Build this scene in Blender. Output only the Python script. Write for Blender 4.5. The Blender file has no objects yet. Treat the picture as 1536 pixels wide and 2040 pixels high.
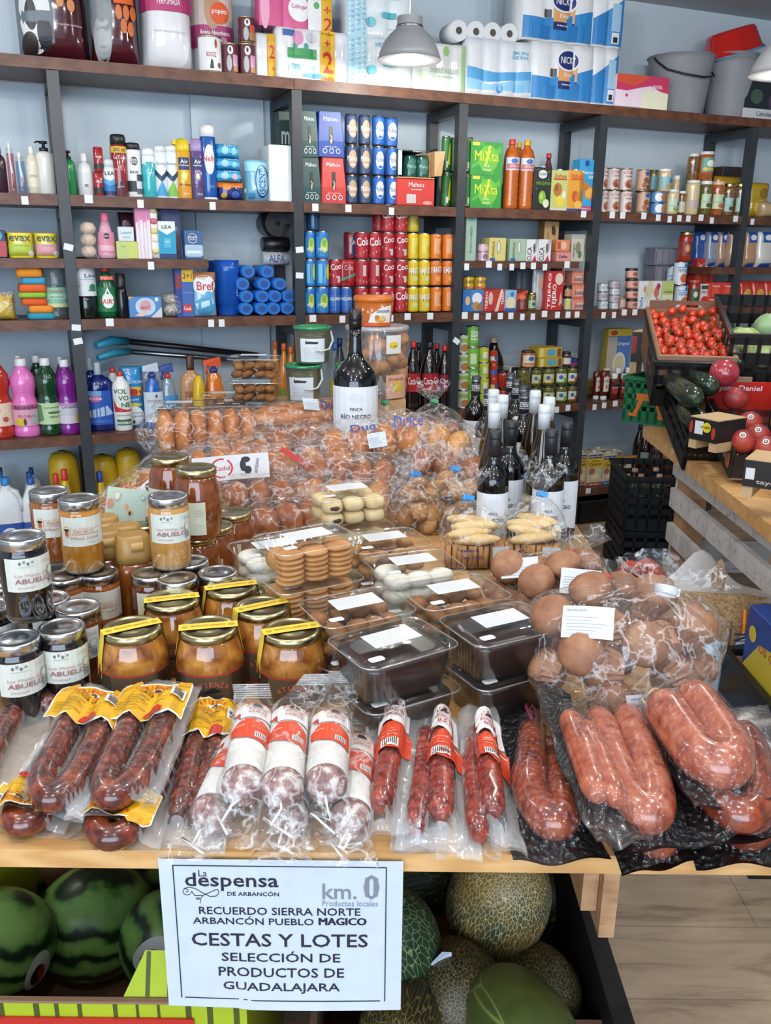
import bpy,math,random
from math import sin,cos,pi,sqrt,exp,atan2
random.seed(7)
S=bpy.context.scene
COL=S.collection
# ---------------------------------------------------------------- camera
F=1705.0
PIT,ROL,PSI=math.radians(16.98),math.radians(.638),math.radians(22.34)
HC,DW=1.40,3.63 # eye height, distance of the shelf fronts
FW=(0,cos(PIT),-sin(PIT));U0=(0,sin(PIT),cos(PIT))
RT=(cos(ROL),U0[1]*sin(ROL),U0[2]*sin(ROL))
UP=(-sin(ROL),U0[1]*cos(ROL),U0[2]*cos(ROL))
cd=bpy.data.cameras.new('camera');cam=bpy.data.objects.new('camera',cd);COL.objects.link(cam)
from mathutils import Matrix,Vector
cam.matrix_world=Matrix(((RT[0],UP[0],-FW[0],0),(RT[1],UP[1],-FW[1],0),(RT[2],UP[2],-FW[2],HC),(0,0,0,1)))
cd.sensor_fit='VERTICAL';cd.sensor_height=36;cd.lens=36*F/2040;cd.clip_start=.02
S.camera=cam
# ---------------------------------------------------------------- light and exposure
S.view_settings.view_transform='Standard';S.view_settings.look='None'
S.view_settings.gamma=1;S.view_settings.use_curve_mapping=False
S.view_settings.exposure=0.6
S.cycles.max_bounces=7;S.cycles.transparent_max_bounces=28
S.cycles.diffuse_bounces=3;S.cycles.glossy_bounces=3;S.cycles.caustics_reflective=False;S.cycles.caustics_refractive=False
W=bpy.data.worlds.new('world');S.world=W;W.use_nodes=True
W.node_tree.nodes['Background'].inputs[0].default_value=(.62,.76,1,1)
W.node_tree.nodes['Background'].inputs[1].default_value=.75
def light(kind,name,loc,energy,color,size=.1,rot=(0,0,0),size_y=None):
 d=bpy.data.lights.new(name,kind);d.energy=energy;d.color=color
 if kind=='AREA':
  d.size=size
  if size_y:d.shape='RECTANGLE';d.size_y=size_y
 else:d.shadow_soft_size=size
 o=bpy.data.objects.new(name,d);COL.objects.link(o);o.location=loc;o.rotation_euler=rot
 return o
light('AREA','shopfront_daylight',(-.6,-2.6,1.7),120,(.70,.84,1),4.5,(math.radians(84),0,0),2.2)
WARM=(1,.945,.88)
for lx,ly in((-1.35,1.3),(-.35,1.5),(.75,1.35),(-.95,.45),(.25,.55),(1.45,.5),(-1.9,2.5),(1.7,2.3),(.95,2.6),(.1,-.5),(-1.2,-.6)):  # the spot near the tomatoes is added to brighten the produce
 light('POINT','ceiling_spot',(lx,ly,2.33),11.5,WARM,.03)
# ---------------------------------------------------------------- pixels to points
def ray(u,v):
 a,b=(u-768)/F,-(v-1020)/F
 return[RT[i]*a+UP[i]*b+FW[i]for i in range(3)]
def at(u,v,z):
 q=ray(u,v);t=(z-HC)/q[2]
 return Vector((q[0]*t,q[1]*t,z))
def proj(x,y,z):
 d=(x,y,z-HC)
 c=sum(d[i]*FW[i]for i in range(3))
 return 768+F*sum(d[i]*RT[i]for i in range(3))/c,1020-F*sum(d[i]*UP[i]for i in range(3))/c,c
def zat(x,y,v):
 k=0;a=1.0
 lo,hi=-.5,4.
 for _ in range(40):
  m=(lo+hi)/2
  if proj(x,y,m)[1]>v:lo=m
  else:hi=m
 return lo
WD=Vector((cos(PSI),sin(PSI),0));WN=Vector((-sin(PSI),cos(PSI),0))
def wp(s,back,z=0):return WN*(DW+back)+WD*s+Vector((0,0,z))
def su(u,z,back):
 lo,hi=-4.,9.
 for _ in range(45):
  m=(lo+hi)/2;q=wp(m,back,z)
  if proj(*q)[0]<u:lo=m
  else:hi=m
 return lo
# ---------------------------------------------------------------- materials
MC={}
def lin(h):
 h=h.lstrip('#');o=[]
 for i in(0,2,4):
  c=int(h[i:i+2],16)/255
  o.append(c/12.92 if c<=.04045 else((c+.055)/1.055)**2.4)
 return(*o,1)
def nodes(name):
 m=bpy.data.materials.new(name);m.use_nodes=True
 t=m.node_tree
 return m,t,t.nodes['Principled BSDF']
def N(t,kind,**kw):
 n=t.nodes.new(kind)
 for k,v in kw.items():
  if k in n.inputs:n.inputs[k].default_value=v
  else:setattr(n,k,v)
 return n
def ocoord(t,sc=(1,1,1)):
 tc=N(t,'ShaderNodeTexCoord');mp=N(t,'ShaderNodeMapping');mp.inputs['Scale'].default_value=sc
 t.links.new(tc.outputs['Object'],mp.inputs[0]);return mp.outputs[0]
def noise(t,co,scale,detail=3,rough=.5,dist=0):
 n=N(t,'ShaderNodeTexNoise');n.inputs['Scale'].default_value=scale;n.inputs['Detail'].default_value=detail
 n.inputs['Roughness'].default_value=rough;n.inputs['Distortion'].default_value=dist
 t.links.new(co,n.inputs['Vector']);return n.outputs[0]
def ramp(t,fac,stops):
 r=N(t,'ShaderNodeValToRGB');e=r.color_ramp.elements
 while len(e)<len(stops):e.new(.5)
 for el,(p,c)in zip(e,stops):el.position=p;el.color=lin(c)if isinstance(c,str)else(c,c,c,1)
 t.links.new(fac,r.inputs[0]);return r.outputs[0]
def bump(t,b,h,st,dist=.002):
 n=N(t,'ShaderNodeBump');n.inputs['Strength'].default_value=st;n.inputs['Distance'].default_value=dist
 t.links.new(h,n.inputs['Height']);t.links.new(n.outputs[0],b.inputs['Normal'])
def M(h,r=.45,k='p'):
 """one paint, plastic ('p'), glossy glass or liquid ('g'), metal ('m') per colour, with a faint procedural unevenness"""
 key=(h,r,k)
 if key in MC:return MC[key]
 m,t,b=nodes('paint_'+h.strip('#')+k)
 c=lin(h);c2=tuple(x*.86 for x in c[:3])+(1,)
 n=noise(t,ocoord(t),35,2)
 x=N(t,'ShaderNodeMix');x.data_type='RGBA'
 x.inputs[6].default_value=c2;x.inputs[7].default_value=c
 t.links.new(n,x.inputs[0]);t.links.new(x.outputs[2],b.inputs['Base Color'])
 b.inputs['Roughness'].default_value=r
 if k=='m':b.inputs['Metallic'].default_value=1
 if k=='g':
  b.inputs['Roughness'].default_value=min(r,.12);b.inputs['Coat Weight'].default_value=.6;b.inputs['Coat Roughness'].default_value=.03
 MC[key]=m;return m
def stops_mat(name,scale,stops,r=.5,sc=(1,1,1),bmp=0,detail=4,dist=0,coat=0,bscale=None):
 if name in MC:return MC[name]
 m,t,b=nodes(name);co=ocoord(t,sc)
 n=noise(t,co,scale,detail,.6,dist)
 t.links.new(ramp(t,n,stops),b.inputs['Base Color']);b.inputs['Roughness'].default_value=r
 if coat:b.inputs['Coat Weight'].default_value=coat;b.inputs['Coat Roughness'].default_value=.06
 if bmp:bump(t,b,noise(t,co,bscale or scale*2.5,3),bmp)
 MC[name]=m;return m
def clear(name,tint,gloss,milk,rough=.08,crumple=0,cscale=30,ior=1.35,streak=0):
 """clear plastic: mostly see-through, mirror-like at grazing angles, a little milky; crumple bends its highlights"""
 if name in MC:return MC[name]
 m=bpy.data.materials.new(name);m.use_nodes=True;t=m.node_tree;t.nodes.clear()
 out=N(t,'ShaderNodeOutputMaterial');tr=N(t,'ShaderNodeBsdfTransparent');tr.inputs[0].default_value=lin(tint)
 gl=N(t,'ShaderNodeBsdfGlossy');gl.inputs['Roughness'].default_value=rough;gl.inputs[0].default_value=(1,1,1,1)
 di=N(t,'ShaderNodeBsdfDiffuse');di.inputs[0].default_value=(.93,.93,.93,1)
 lw=N(t,'ShaderNodeLayerWeight');lw.inputs['Blend'].default_value=.5
 pw=N(t,'ShaderNodeMath',operation='POWER');pw.inputs[1].default_value=3.5;t.links.new(lw.outputs['Facing'],pw.inputs[0])
 mu=N(t,'ShaderNodeMath',operation='MULTIPLY_ADD');mu.inputs[1].default_value=ior-1;mu.inputs[2].default_value=gloss
 t.links.new(pw.outputs[0],mu.inputs[0])
 a=N(t,'ShaderNodeMixShader');a.inputs[0].default_value=milk
 if streak: # thin milky white wrinkle streaks along the noise ridges
  cs=ocoord(t);q=noise(t,cs,streak,3,.55,.5);t.links.new(ramp(t,q,[(.47,milk),(.496,.3),(.504,.26),(.53,milk)]),a.inputs[0])
 t.links.new(tr.outputs[0],a.inputs[1]);t.links.new(di.outputs[0],a.inputs[2])
 c=N(t,'ShaderNodeMixShader');t.links.new(mu.outputs[0],c.inputs[0]);t.links.new(a.outputs[0],c.inputs[1]);t.links.new(gl.outputs[0],c.inputs[2])
 if crumple:
  bp=N(t,'ShaderNodeBump');bp.inputs['Strength'].default_value=crumple;bp.inputs['Distance'].default_value=.01
  co=ocoord(t)
  v=N(t,'ShaderNodeTexVoronoi');v.inputs['Scale'].default_value=cscale;t.links.new(co,v.inputs['Vector'])
  ad=N(t,'ShaderNodeMath',operation='ADD');t.links.new(v.outputs[0],ad.inputs[0]);t.links.new(noise(t,co,cscale*.7,3),ad.inputs[1])
  t.links.new(ad.outputs[0],bp.inputs['Height'])
  for n in(gl,di):t.links.new(bp.outputs[0],n.inputs['Normal'])
 t.links.new(c.outputs[0],out.inputs[0]);MC[name]=m;return m
FILM=clear('crumpled_bag_film','#fdfdfd',.03,.025,.05,.7,46,1.3,19)
VFILM=clear('vacuum_film','#f4f6f8',.04,.17,.14,.5,26)
TIGHT=clear('tight_vacuum_film','#fcfcfc',.045,.012,.07,.8,110,1.12)
PET=clear('clear_tub_plastic','#fafcfc',.02,.006,.05,.04,60,1.18)
GLS=clear('clear_bottle_plastic','#f0f6f6',.03,.04,.05,0,1,1.4)
# ---------------------------------------------------------------- mesh builder
EPS=.0005
class Flat:
 n=1;k=1
 def __init__(s,y,x0=0,z0=0):s.y=y;s.x0=x0;s.z0=z0
 def __call__(s,x,z,l):return(s.x0+x,s.y-l*EPS,s.z0+z)
class Cyl:
 n=9
 def __init__(s,R,z0=0,sy=1,yc=0):s.R=R;s.k=R(.5)if callable(R)else R;s.z0=z0;s.sy=sy;s.yc=yc
 def __call__(s,x,z,l):
  R=s.R(z+s.z0)if callable(s.R)else s.R
  a=x;R+=l*EPS
  return(R*sin(a),s.yc-R*s.sy*cos(a),s.z0+z)
class Fn:
 k=1
 def __init__(s,f,n=6):s.f=f;s.n=n
 def __call__(s,x,z,l):return s.f(x,z,l)
TXC={}
def text_mesh(s,bold=True):
 if(s,bold)in TXC:return TXC[(s,bold)]
 c=bpy.data.curves.new('writing','FONT');c.body=s;c.resolution_u=2;c.offset=(0 if 'M' in s else.012)if bold else 0
 o=bpy.data.objects.new('writing',c);me=o.to_mesh()
 vs=[(v.co.x,v.co.y)for v in me.vertices];fs=[tuple(p.vertices)for p in me.polygons]
 o.to_mesh_clear();bpy.data.objects.remove(o);bpy.data.curves.remove(c)
 if vs:
  x0=min(v[0]for v in vs);x1=max(v[0]for v in vs);y0=min(v[1]for v in vs);y1=max(v[1]for v in vs)
  vs=[((x-x0)/max(x1-x0,1e-6)-.5,(y-y0)/max(y1-y0,1e-6)-.5)for x,y in vs]
 TXC[(s,bold)]=(vs,fs);return vs,fs
class B:
 def __init__(s):s.v=[];s.f=[];s.m=[];s.sm=[];s.ms=[]
 def mi(s,m):
  if isinstance(m,str):m=M(m)
  if m not in s.ms:s.ms.append(m)
  return s.ms.index(m)
 def add(s,vs,fs,m,sm=False):
  o=len(s.v);k=s.mi(m);s.v+=[tuple(q)for q in vs]
  for f in fs:s.f.append(tuple(i+o for i in f));s.m.append(k);s.sm.append(sm)
  return s
 def box(s,x0,x1,y0,y1,z0,z1,m):
  vs=[(x,y,z)for z in(z0,z1)for x,y in((x0,y0),(x1,y0),(x1,y1),(x0,y1))]
  return s.add(vs,[(3,2,1,0),(4,5,6,7),(0,1,5,4),(1,2,6,5),(2,3,7,6),(3,0,4,7)],m)
 def hexa(s,lo,hi,m):
  """eight corners: four low, four high"""
  return s.add(list(lo)+list(hi),[(3,2,1,0),(4,5,6,7),(0,1,5,4),(1,2,6,5),(2,3,7,6),(3,0,4,7)],m)
 def bar(s,a,b,w,h,m,up=(0,0,1)):
  a=Vector(a);b=Vector(b);d=(b-a).normalized();sd=d.cross(Vector(up)).normalized();u=sd.cross(d)
  c=lambda p:[tuple(p+sd*w/2*i+u*h/2*j)for i,j in((-1,-1),(1,-1),(1,1),(-1,1))]
  return s.hexa(c(a),c(b),m)
 def rings(s,R,m,sm=True,cap0=True,cap1=True):
  n=len(R[0]);vs=[p for r in R for p in r];fs=[]
  for i in range(len(R)-1):
   for j in range(n):
    k=(j+1)%n;fs.append((i*n+j,i*n+k,(i+1)*n+k,(i+1)*n+j))
  s.add(vs,fs,m,sm)
  o=len(s.v)-len(vs)
  if cap0:s.f.append(tuple(o+j for j in range(n-1,-1,-1)));s.m.append(s.mi(m));s.sm.append(False)
  if cap1:s.f.append(tuple(o+len(vs)-n+j for j in range(n)));s.m.append(s.mi(m));s.sm.append(False)
  return s
 def lathe(s,prof,m,seg=18,c=(0,0),sy=1,caps=(True,True),sm=True):
  R=[[(c[0]+r*cos(2*pi*j/seg),c[1]+r*sy*sin(2*pi*j/seg),z)for j in range(seg)]for r,z in prof]
  return s.rings(R,m,sm,*caps)
 def rrect(s,prof,m,r=.2,seg=4,sm=True,caps=(True,True),c=(0,0),rib=0):
  """stack of rounded rectangles (half width, half depth, z)"""
  R=[]
  for hw,hd,z in prof:
   rr=r*min(hw,hd)*2;ring=[]
   for qx,qy,a0 in((1,-1,-pi/2),(1,1,0),(-1,1,pi/2),(-1,-1,pi)):
    for i in range(seg+1):
     a=a0+pi/2*i/seg
     ring.append((c[0]+qx*(hw-rr)+rr*cos(a),c[1]+qy*(hd-rr)+rr*sin(a),z))
   R.append(ring)
  return s.rings(R,m,sm,*caps)
 def tube(s,P,r,m,seg=10,sm=True,caps=True,flat=1):
  P=[Vector(p)for p in P];n=len(P);R=[]
  rr=r if isinstance(r,(list,tuple))else[r]*n
  up=Vector((0,0,1))
  for i in range(n):
   d=(P[min(i+1,n-1)]-P[max(i-1,0)]).normalized()
   if abs(d.dot(up))>.95:up=Vector((0,1,0))
   sd=d.cross(up).normalized();u=sd.cross(d)
   R.append([tuple(P[i]+sd*rr[i]*cos(2*pi*j/seg)+u*rr[i]*flat*sin(2*pi*j/seg))for j in range(seg)])
  return s.rings(R,m,sm,caps,caps)
 def blob(s,c,rad,m,seg=14,rn=9,p=2.0,jit=0,rot=0):
  """ellipsoid; p > 2 squares it off"""
  R=[];cr,sr=cos(rot),sin(rot)
  f=lambda x:math.copysign(abs(x)**(2/p),x)
  for i in range(rn+1):
   th=-pi/2+pi*(i if 0<i<rn else(i+.08 if i==0 else i-.08))/rn;ring=[]
   for j in range(seg):
    ph=2*pi*j/seg;k=1+(random.uniform(-jit,jit)if jit else 0)
    x=rad[0]*f(cos(th))*f(cos(ph))*k;y=rad[1]*f(cos(th))*f(sin(ph))*k
    ring.append((c[0]+x*cr-y*sr,c[1]+x*sr+y*cr,c[2]+rad[2]*f(sin(th))*k))
   R.append(ring)
  return s.rings(R,m)
 def grid(s,fn,nx,ny,m,sm=True):
  vs=[fn(i/nx,j/ny)for j in range(ny+1)for i in range(nx+1)]
  fs=[(j*(nx+1)+i,j*(nx+1)+i+1,(j+1)*(nx+1)+i+1,(j+1)*(nx+1)+i)for j in range(ny)for i in range(nx)]
  return s.add(vs,fs,m,sm)
 # print on a surface
 def strip(s,sf,xs,lo,hi,m,l=1):
  vs=[];fs=[];q=getattr(sf,'nz',1);w=q+1
  for i,x in enumerate(xs):
   vs+=[sf(x,lo[i]+(hi[i]-lo[i])*j/q,l)for j in range(w)]
   if i:fs+=[((i-1)*w+j,i*w+j,i*w+j+1,(i-1)*w+j+1)for j in range(q)]
  return s.add(vs,fs,m)
 def rect(s,sf,x0,x1,z0,z1,m,l=1,nz=1):
  n=max(1,sf.n)
  for k in range(nz):
   a=z0+(z1-z0)*k/nz;b=z0+(z1-z0)*(k+1)/nz
   s.strip(sf,[x0+(x1-x0)*i/n for i in range(n+1)],[a]*(n+1),[b]*(n+1),m,l)
  return s
 def ell(s,sf,cx,cz,rx,rz,m,l=1):
  n=12 if sf.n<10 else 20;t=[-cos(pi*i/n)for i in range(n+1)]
  return s.strip(sf,[cx+rx*q for q in t],[cz-rz*sqrt(max(0,1-q*q))for q in t],[cz+rz*sqrt(max(0,1-q*q))for q in t],m,l)
 def poly(s,sf,P,m,l=1):
  xs=sorted(set([p[0]for p in P]));k=[]
  for a,b in zip(xs,xs[1:]):
   nn=max(1,min(4,sf.n//2),sf.n//4)
   k+=[a+(b-a)*i/nn for i in range(nn)]
  k.append(xs[-1]);lo=[];hi=[]
  for x in k:
   z=[]
   for(x0,z0),(x1,z1)in zip(P,P[1:]+P[:1]):
    if x0==x1==x:z+=[z0,z1]
    elif min(x0,x1)<=x<=max(x0,x1)and x0!=x1:z.append(z0+(z1-z0)*(x-x0)/(x1-x0))
   lo.append(min(z));hi.append(max(z))
  return s.strip(sf,k,lo,hi,m,l)
 def txt(s,sf,t,cx,cz,w,h,m,l=1,rot=0,bold=True):
  vs,fs=text_mesh(t,bold);c,q=cos(rot),sin(rot)
  k=sf.k;w*=k*(.24 if t=='I' else 1)
  return s.add([sf(cx+(x*w*c-z*h*q)/k,cz+x*w*q+z*h*c,l)for x,z in vs],fs,m)
 def mesh(s,name='mesh'):
  me=bpy.data.meshes.new(name);me.from_pydata(s.v,[],s.f)
  for m in s.ms:me.materials.append(m)
  me.polygons.foreach_set('material_index',s.m);me.polygons.foreach_set('use_smooth',s.sm)
  me.update();return me
 def move(s,T):
  s.v=[tuple(T@Vector(q))for q in s.v];return s
def dec(b,sf,hw,H,L,l0=1):
 """print list: x in -1..1 of the half width hw, z in 0..1 of the height H"""
 for i,d in enumerate(L):
  k=d[0];l=l0+i*.35+(1.3 if k in 'tv' else 0)
  m=d[-1];rot=0
  if not isinstance(m,str):rot=m;m=d[-2]
  if k=='r':b.rect(sf,d[1]*hw,d[2]*hw,d[3]*H,d[4]*H,m,l)
  elif k=='e':b.ell(sf,d[1]*hw,d[2]*H,d[3]*hw,d[4]*H,m,l)
  elif k=='t':b.txt(sf,d[1],d[2]*hw,d[3]*H,d[4]*hw*2,d[5]*H,m,l,rot)
  elif k=='v': # writing that runs up the pack
   b.txt(sf,d[1],d[2]*hw,d[3]*H,d[5]*H/sf.k,d[4]*hw*2*sf.k,m,l,pi/2)
  elif k=='p':b.poly(sf,[(x*hw,z*H)for x,z in d[1]],m,l)
 return b
# ---------------------------------------------------------------- objects
def obj(name,b,parent=None,label=None):
 me=b if isinstance(b,bpy.types.Mesh)else b.mesh(name)
 o=bpy.data.objects.new(name,me);COL.objects.link(o)
 if parent:o.parent=parent
 if label:o['label']=label
 return o
def tag(o,label,cat,group=None):
 o['label']=label;o['category']=cat
 if group:o['group']=group
 return o
def thing(name,label,cat,loc,rz=0,parts=None,group=None):
 """parts: one builder, or a list of (part name, builder[, [sub-parts]])"""
 if isinstance(parts,(B,bpy.types.Mesh)):
  o=obj(name,parts)
 else:
  o=bpy.data.objects.new(name,None);COL.objects.link(o);o.empty_display_size=.03
  for q in parts:
   c=obj(q[0],q[1],o)
   for r in(q[2]if len(q)>2 else[]):obj(r[0],r[1],c)
 o.location=loc;o.rotation_euler=(0,0,rz)if not isinstance(rz,tuple)else rz
 return tag(o,label,cat,group)
def copy(o,loc,rz,label,group=None):
 r=o.copy();COL.objects.link(r);r.location=loc;r.rotation_euler=(0,0,rz)if not isinstance(rz,tuple)else rz
 r['label']=label
 if group:r['group']=group
 for ch in o.children:
  c=ch.copy();COL.objects.link(c);c.parent=r
  for g in ch.children:
   d=g.copy();COL.objects.link(d);d.parent=c
 return r
def struct(name,b):
 o=obj(name,b);o['kind']='structure';return o
# ================================================================ the room
def wood_mat(name,c1,c2,c3,sc,r=.5,scale=6):
 if name in MC:return MC[name]
 m,t,b=nodes(name);co=ocoord(t,sc)
 w=N(t,'ShaderNodeTexWave');w.inputs['Scale'].default_value=scale;w.inputs['Distortion'].default_value=6
 w.inputs['Detail'].default_value=3;w.inputs['Detail Scale'].default_value=1.5;t.links.new(co,w.inputs['Vector'])
 n=noise(t,co,9,5,.6)
 mx=N(t,'ShaderNodeMath',operation='MULTIPLY_ADD');mx.inputs[1].default_value=.35
 t.links.new(w.outputs[1],mx.inputs[0]);t.links.new(n,mx.inputs[2])
 t.links.new(ramp(t,mx.outputs[0],[(.35,c1),(.6,c2),(.9,c3)]),b.inputs['Base Color'])
 b.inputs['Roughness'].default_value=r;bump(t,b,n,.15);MC[name]=m;return m
SHELFWOOD=wood_mat('dark_stained_board','#4a2a1c','#573322','#66402c',(1,8,8),.45,3)
PINE=wood_mat('pine_board','#b98a55','#c9995f','#d8ac74',(1,7,7),.42,2.5)
RAWWOOD=wood_mat('raw_pallet_wood','#9c7350','#b58a63','#c49a73',(1,6,6),.7,3)
WHITEWOOD=stops_mat('worn_white_paint',14,[(.3,'#a5a09b'),(.42,'#d3d1ce'),(.7,'#dededd')],.6,(.6,3,3),.3)
def floor_mat():
 m,t,b=nodes('floor_vinyl');co=ocoord(t)
 br=N(t,'ShaderNodeTexBrick');br.inputs['Scale'].default_value=1;br.offset=.37
 for k,v in(('Brick Width',1.3),('Row Height',.19),('Mortar Size',.0018)):br.inputs[k].default_value=v
 br.inputs['Color1'].default_value=lin('#bba994');br.inputs['Color2'].default_value=lin('#b09d88');br.inputs['Mortar'].default_value=lin('#9a8a76')
 t.links.new(co,br.inputs['Vector'])
 mp=N(t,'ShaderNodeMapping');mp.inputs['Scale'].default_value=(1.2,7,1);t.links.new(co,mp.inputs[0])
 n=noise(t,mp.outputs[0],3,6,.65,.6)
 x=N(t,'ShaderNodeMix');x.data_type='RGBA';x.blend_type='MULTIPLY';x.inputs[0].default_value=.8
 t.links.new(br.outputs[0],x.inputs[6]);t.links.new(ramp(t,n,[(.3,'#8b7c6c'),(.5,'#e6ded2'),(.75,'#fffaf0')]),x.inputs[7])
 t.links.new(x.outputs[2],b.inputs['Base Color']);b.inputs['Roughness'].default_value=.45;return m
fl=struct('floor',B().box(-4,5,-4,7,-.05,0,floor_mat()))
WALLC=stops_mat('painted_wall',2,[(.3,'#b4c3cd'),(.7,'#bdcbd4')],.7,bmp=.05,bscale=60)
WB=.36
def slab(s0,s1,b0,b1,z0,z1,m,bl=None):
 bl=bl or B();c=lambda z:[tuple(wp(s,k,z))for s,k in((s0,b0),(s1,b0),(s1,b1),(s0,b1))]
 return bl.hexa(c(z0),c(z1),m)
q_=wp(su(1400,2.6,WB),WB);ZC=zat(q_[0],q_[1],22)
struct('wall_back',slab(-3.2,6,WB,WB+.1,0,ZC+.05,WALLC))
a_,b_=su(384,1.8,WB-.03),su(527,1.8,WB-.03)
struct('trim_1',slab(a_,b_,WB-.03,WB,0,ZC,WALLC))
struct('ceiling',B().box(-4,5,-4,7,ZC,ZC+.06,M('#b4bac0',.8)))
struct('wall_left',B().box(-4.1,-4,-4,7,0,ZC,WALLC))
struct('wall_right',B().box(5,5.1,-4,7,0,ZC,WALLC))
# ================================================================ shelving
STEEL=stops_mat('charcoal_steel',20,[(.3,'#2b2f33'),(.7,'#33383c')],.38)
TAGW=M('#e4e8ec',.6)
POSTS=[.1485,1.066,1.818,2.550,3.463]
RZ=[2.054,1.589,1.129,.668,.21]
DEP=.31
unit=bpy.data.objects.new('shelving_unit',None);COL.objects.link(unit)
tag(unit,'long charcoal steel shelving unit with dark stained wooden boards along the wall','shelves')
for k,s in enumerate([-.85]+POSTS+[4.35]):
 for nm,b0 in(('front_post',.002),('back_post',DEP-.01)):
  obj(nm,slab(s,s+.042,b0,b0+.042,0,RZ[0]-.042,STEEL),unit)
 for z in RZ:obj('cross_rail',slab(s,s+.042,.044,DEP-.01,z-.085,z-.042,STEEL),unit)
boards=[]
def board(s0,s1,z,th=.04,dep=DEP):
 return obj('shelf_board',slab(s0,s1,0,dep,z-th,z,SHELFWOOD),unit)
segs=[(-1.9,POSTS[0]),(POSTS[0]+.042,POSTS[1]),(POSTS[1]+.042,POSTS[2]),(POSTS[2]+.042,POSTS[3]),(POSTS[3]+.042,POSTS[4]),(POSTS[4]+.042,5.2)]
BD={}
board(-1.9,1.075,RZ[0]);board(1.077,5.2,RZ[0])
for r in(1,2,3,4):
 for i,(a,b)in enumerate(segs):BD[(r,i)]=board(a+.001,b-.001,RZ[r])
R15=1.358
BD[(15,0)]=board(-1.9,segs[0][1]-.001,R15,.035);BD[(15,1)]=board(segs[1][0]+.001,su(415,R15,0),R15,.035)
BD[(15,3)]=board(segs[3][0]+.001,su(1154,R15,0),R15,.03);BD[(15,5)]=board(segs[5][0]+.001,5.2,1.335,.035)
BD[(15,4)]=board(su(1405,1.335,.05),segs[4][1]-.001,1.335,.035)
BD[(0,0)]=unit
# paper price tags on the board edges: (row, bay, pixel column)
TAGS=[(1,0,48),(1,1,176),(1,1,279),(1,1,423),(1,2,628),(1,2,694),(1,2,780),(2,1,218),(2,1,420),(2,1,441),(2,2,623),(2,2,682),(2,2,778),
(2,2,812),(2,2,857),(15,1,300),(1,3,1163),(15,3,930),(15,3,974),(15,3,996),(15,3,1020),(15,3,1042),(15,3,1063),(15,3,1086),(15,3,1130),
(2,3,926),(2,3,949),(2,3,973),(2,3,997),(2,3,1018),(2,3,1041),(2,3,1062),(2,3,1085),(2,3,1111),(2,3,1132),(2,3,1150),
(1,4,1220),(1,4,1241),(1,4,1283),(1,4,1312),(1,4,1335),(1,4,1354),(1,4,1372),(1,4,1397),(1,4,1419),(1,4,1466),(1,5,1500),
(2,4,1203),(2,4,1224),(2,4,1244),(2,4,1265),(3,4,1185),(3,4,1204),(3,4,1226),(3,4,1247),(3,3,1110),(3,3,1132),(4,4,1172),(4,4,1223)]
for r,bay,u in TAGS:
 z=R15 if r==15 else RZ[r]
 if(r,bay)not in BD:continue
 s=su(u,z,0);w=.024+.006*((u*7)%3)/2
 obj('price_tag',slab(s-w/2,s+w/2,-.0012,-.0002,z-.034+.006*((u%3)-1),z-.004+.006*((u%3)-1),TAGW),BD[(r,bay)],'white paper price tag')
for k,(s,z,rr)in enumerate(((.155,1.40,.25),(.156,1.098,.1),(.158,1.045,-.15),(1.073,1.40,-.1),(1.071,1.295,.05),(1.826,1.0,.6))):
 o=obj('price_tag',B().box(-.017,.017,-.001,0,-.012,.012,TAGW),unit,'white paper tag stuck on the post')
 o.location=wp(s+.014,0,z);o.rotation_euler=(0,rr,PSI)
# ================================================================ pendant lamps
ALU=M('#8f9295',.4);BULB=None
def bulb_mat():
 m,t,b=nodes('lit_bulb');b.inputs['Emission Color'].default_value=(1,.95,.88,1);b.inputs['Emission Strength'].default_value=28;return m
BULB=bulb_mat()
def inner_mat():
 return M('#f2f2f0',.35)
def lamp(c,R,label):
 k=R/.12
 sh=B()
 out=[(.046,.145),(.048,.115),(.05,.108),(.056,.1),(.075,.085),(.095,.06),(.11,.03),(.12,0)]
 sh.lathe([(r*k,z*k)for r,z in out],ALU,32,caps=(False,True))
 sh.lathe([(.12*k,0),(.117*k,.001),(.107*k,.03),(.092*k,.058),(.072*k,.082),(.03*k,.098)],inner_mat(),32,caps=(False,False))
 sh.lathe([(.05*k,.1085*k),(.0515*k,.112*k),(.0495*k,.116*k)],M('#8d9094',.3,'m'),32,caps=(False,False))
 bu=B().blob((0,0,.052*k),(.033*k,.033*k,.033*k),BULB,16,10).lathe([(.018*k,.06*k),(.018*k,.095*k)],M('#d8d8d4'),12)
 co=B().tube([(0,0,.145*k),(0,0,ZC-c[2])],.003,M('#d9dcdf'),8)
 o=thing('pendant_lamp',label,'lamp',c,0,[('lamp_shade',sh),('bulb',bu),('cord',co)])
 L=light('POINT','pendant_light',(0,0,.0),22,(1,.95,.88),.035);L.location=(c[0],c[1],c[2]+.008)
 return o
def along(u,v,c):
 q=ray(u,v);return Vector((q[0]*c,q[1]*c,HC+q[2]*c))
lamp(along(815,121,3.2),.12,'brushed metal bell pendant lamp hanging before the toilet roll packs')
lamp(along(1562,150,3.05),.12,'metal bell pendant lamp cut by the right edge beside the buckets')
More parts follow.
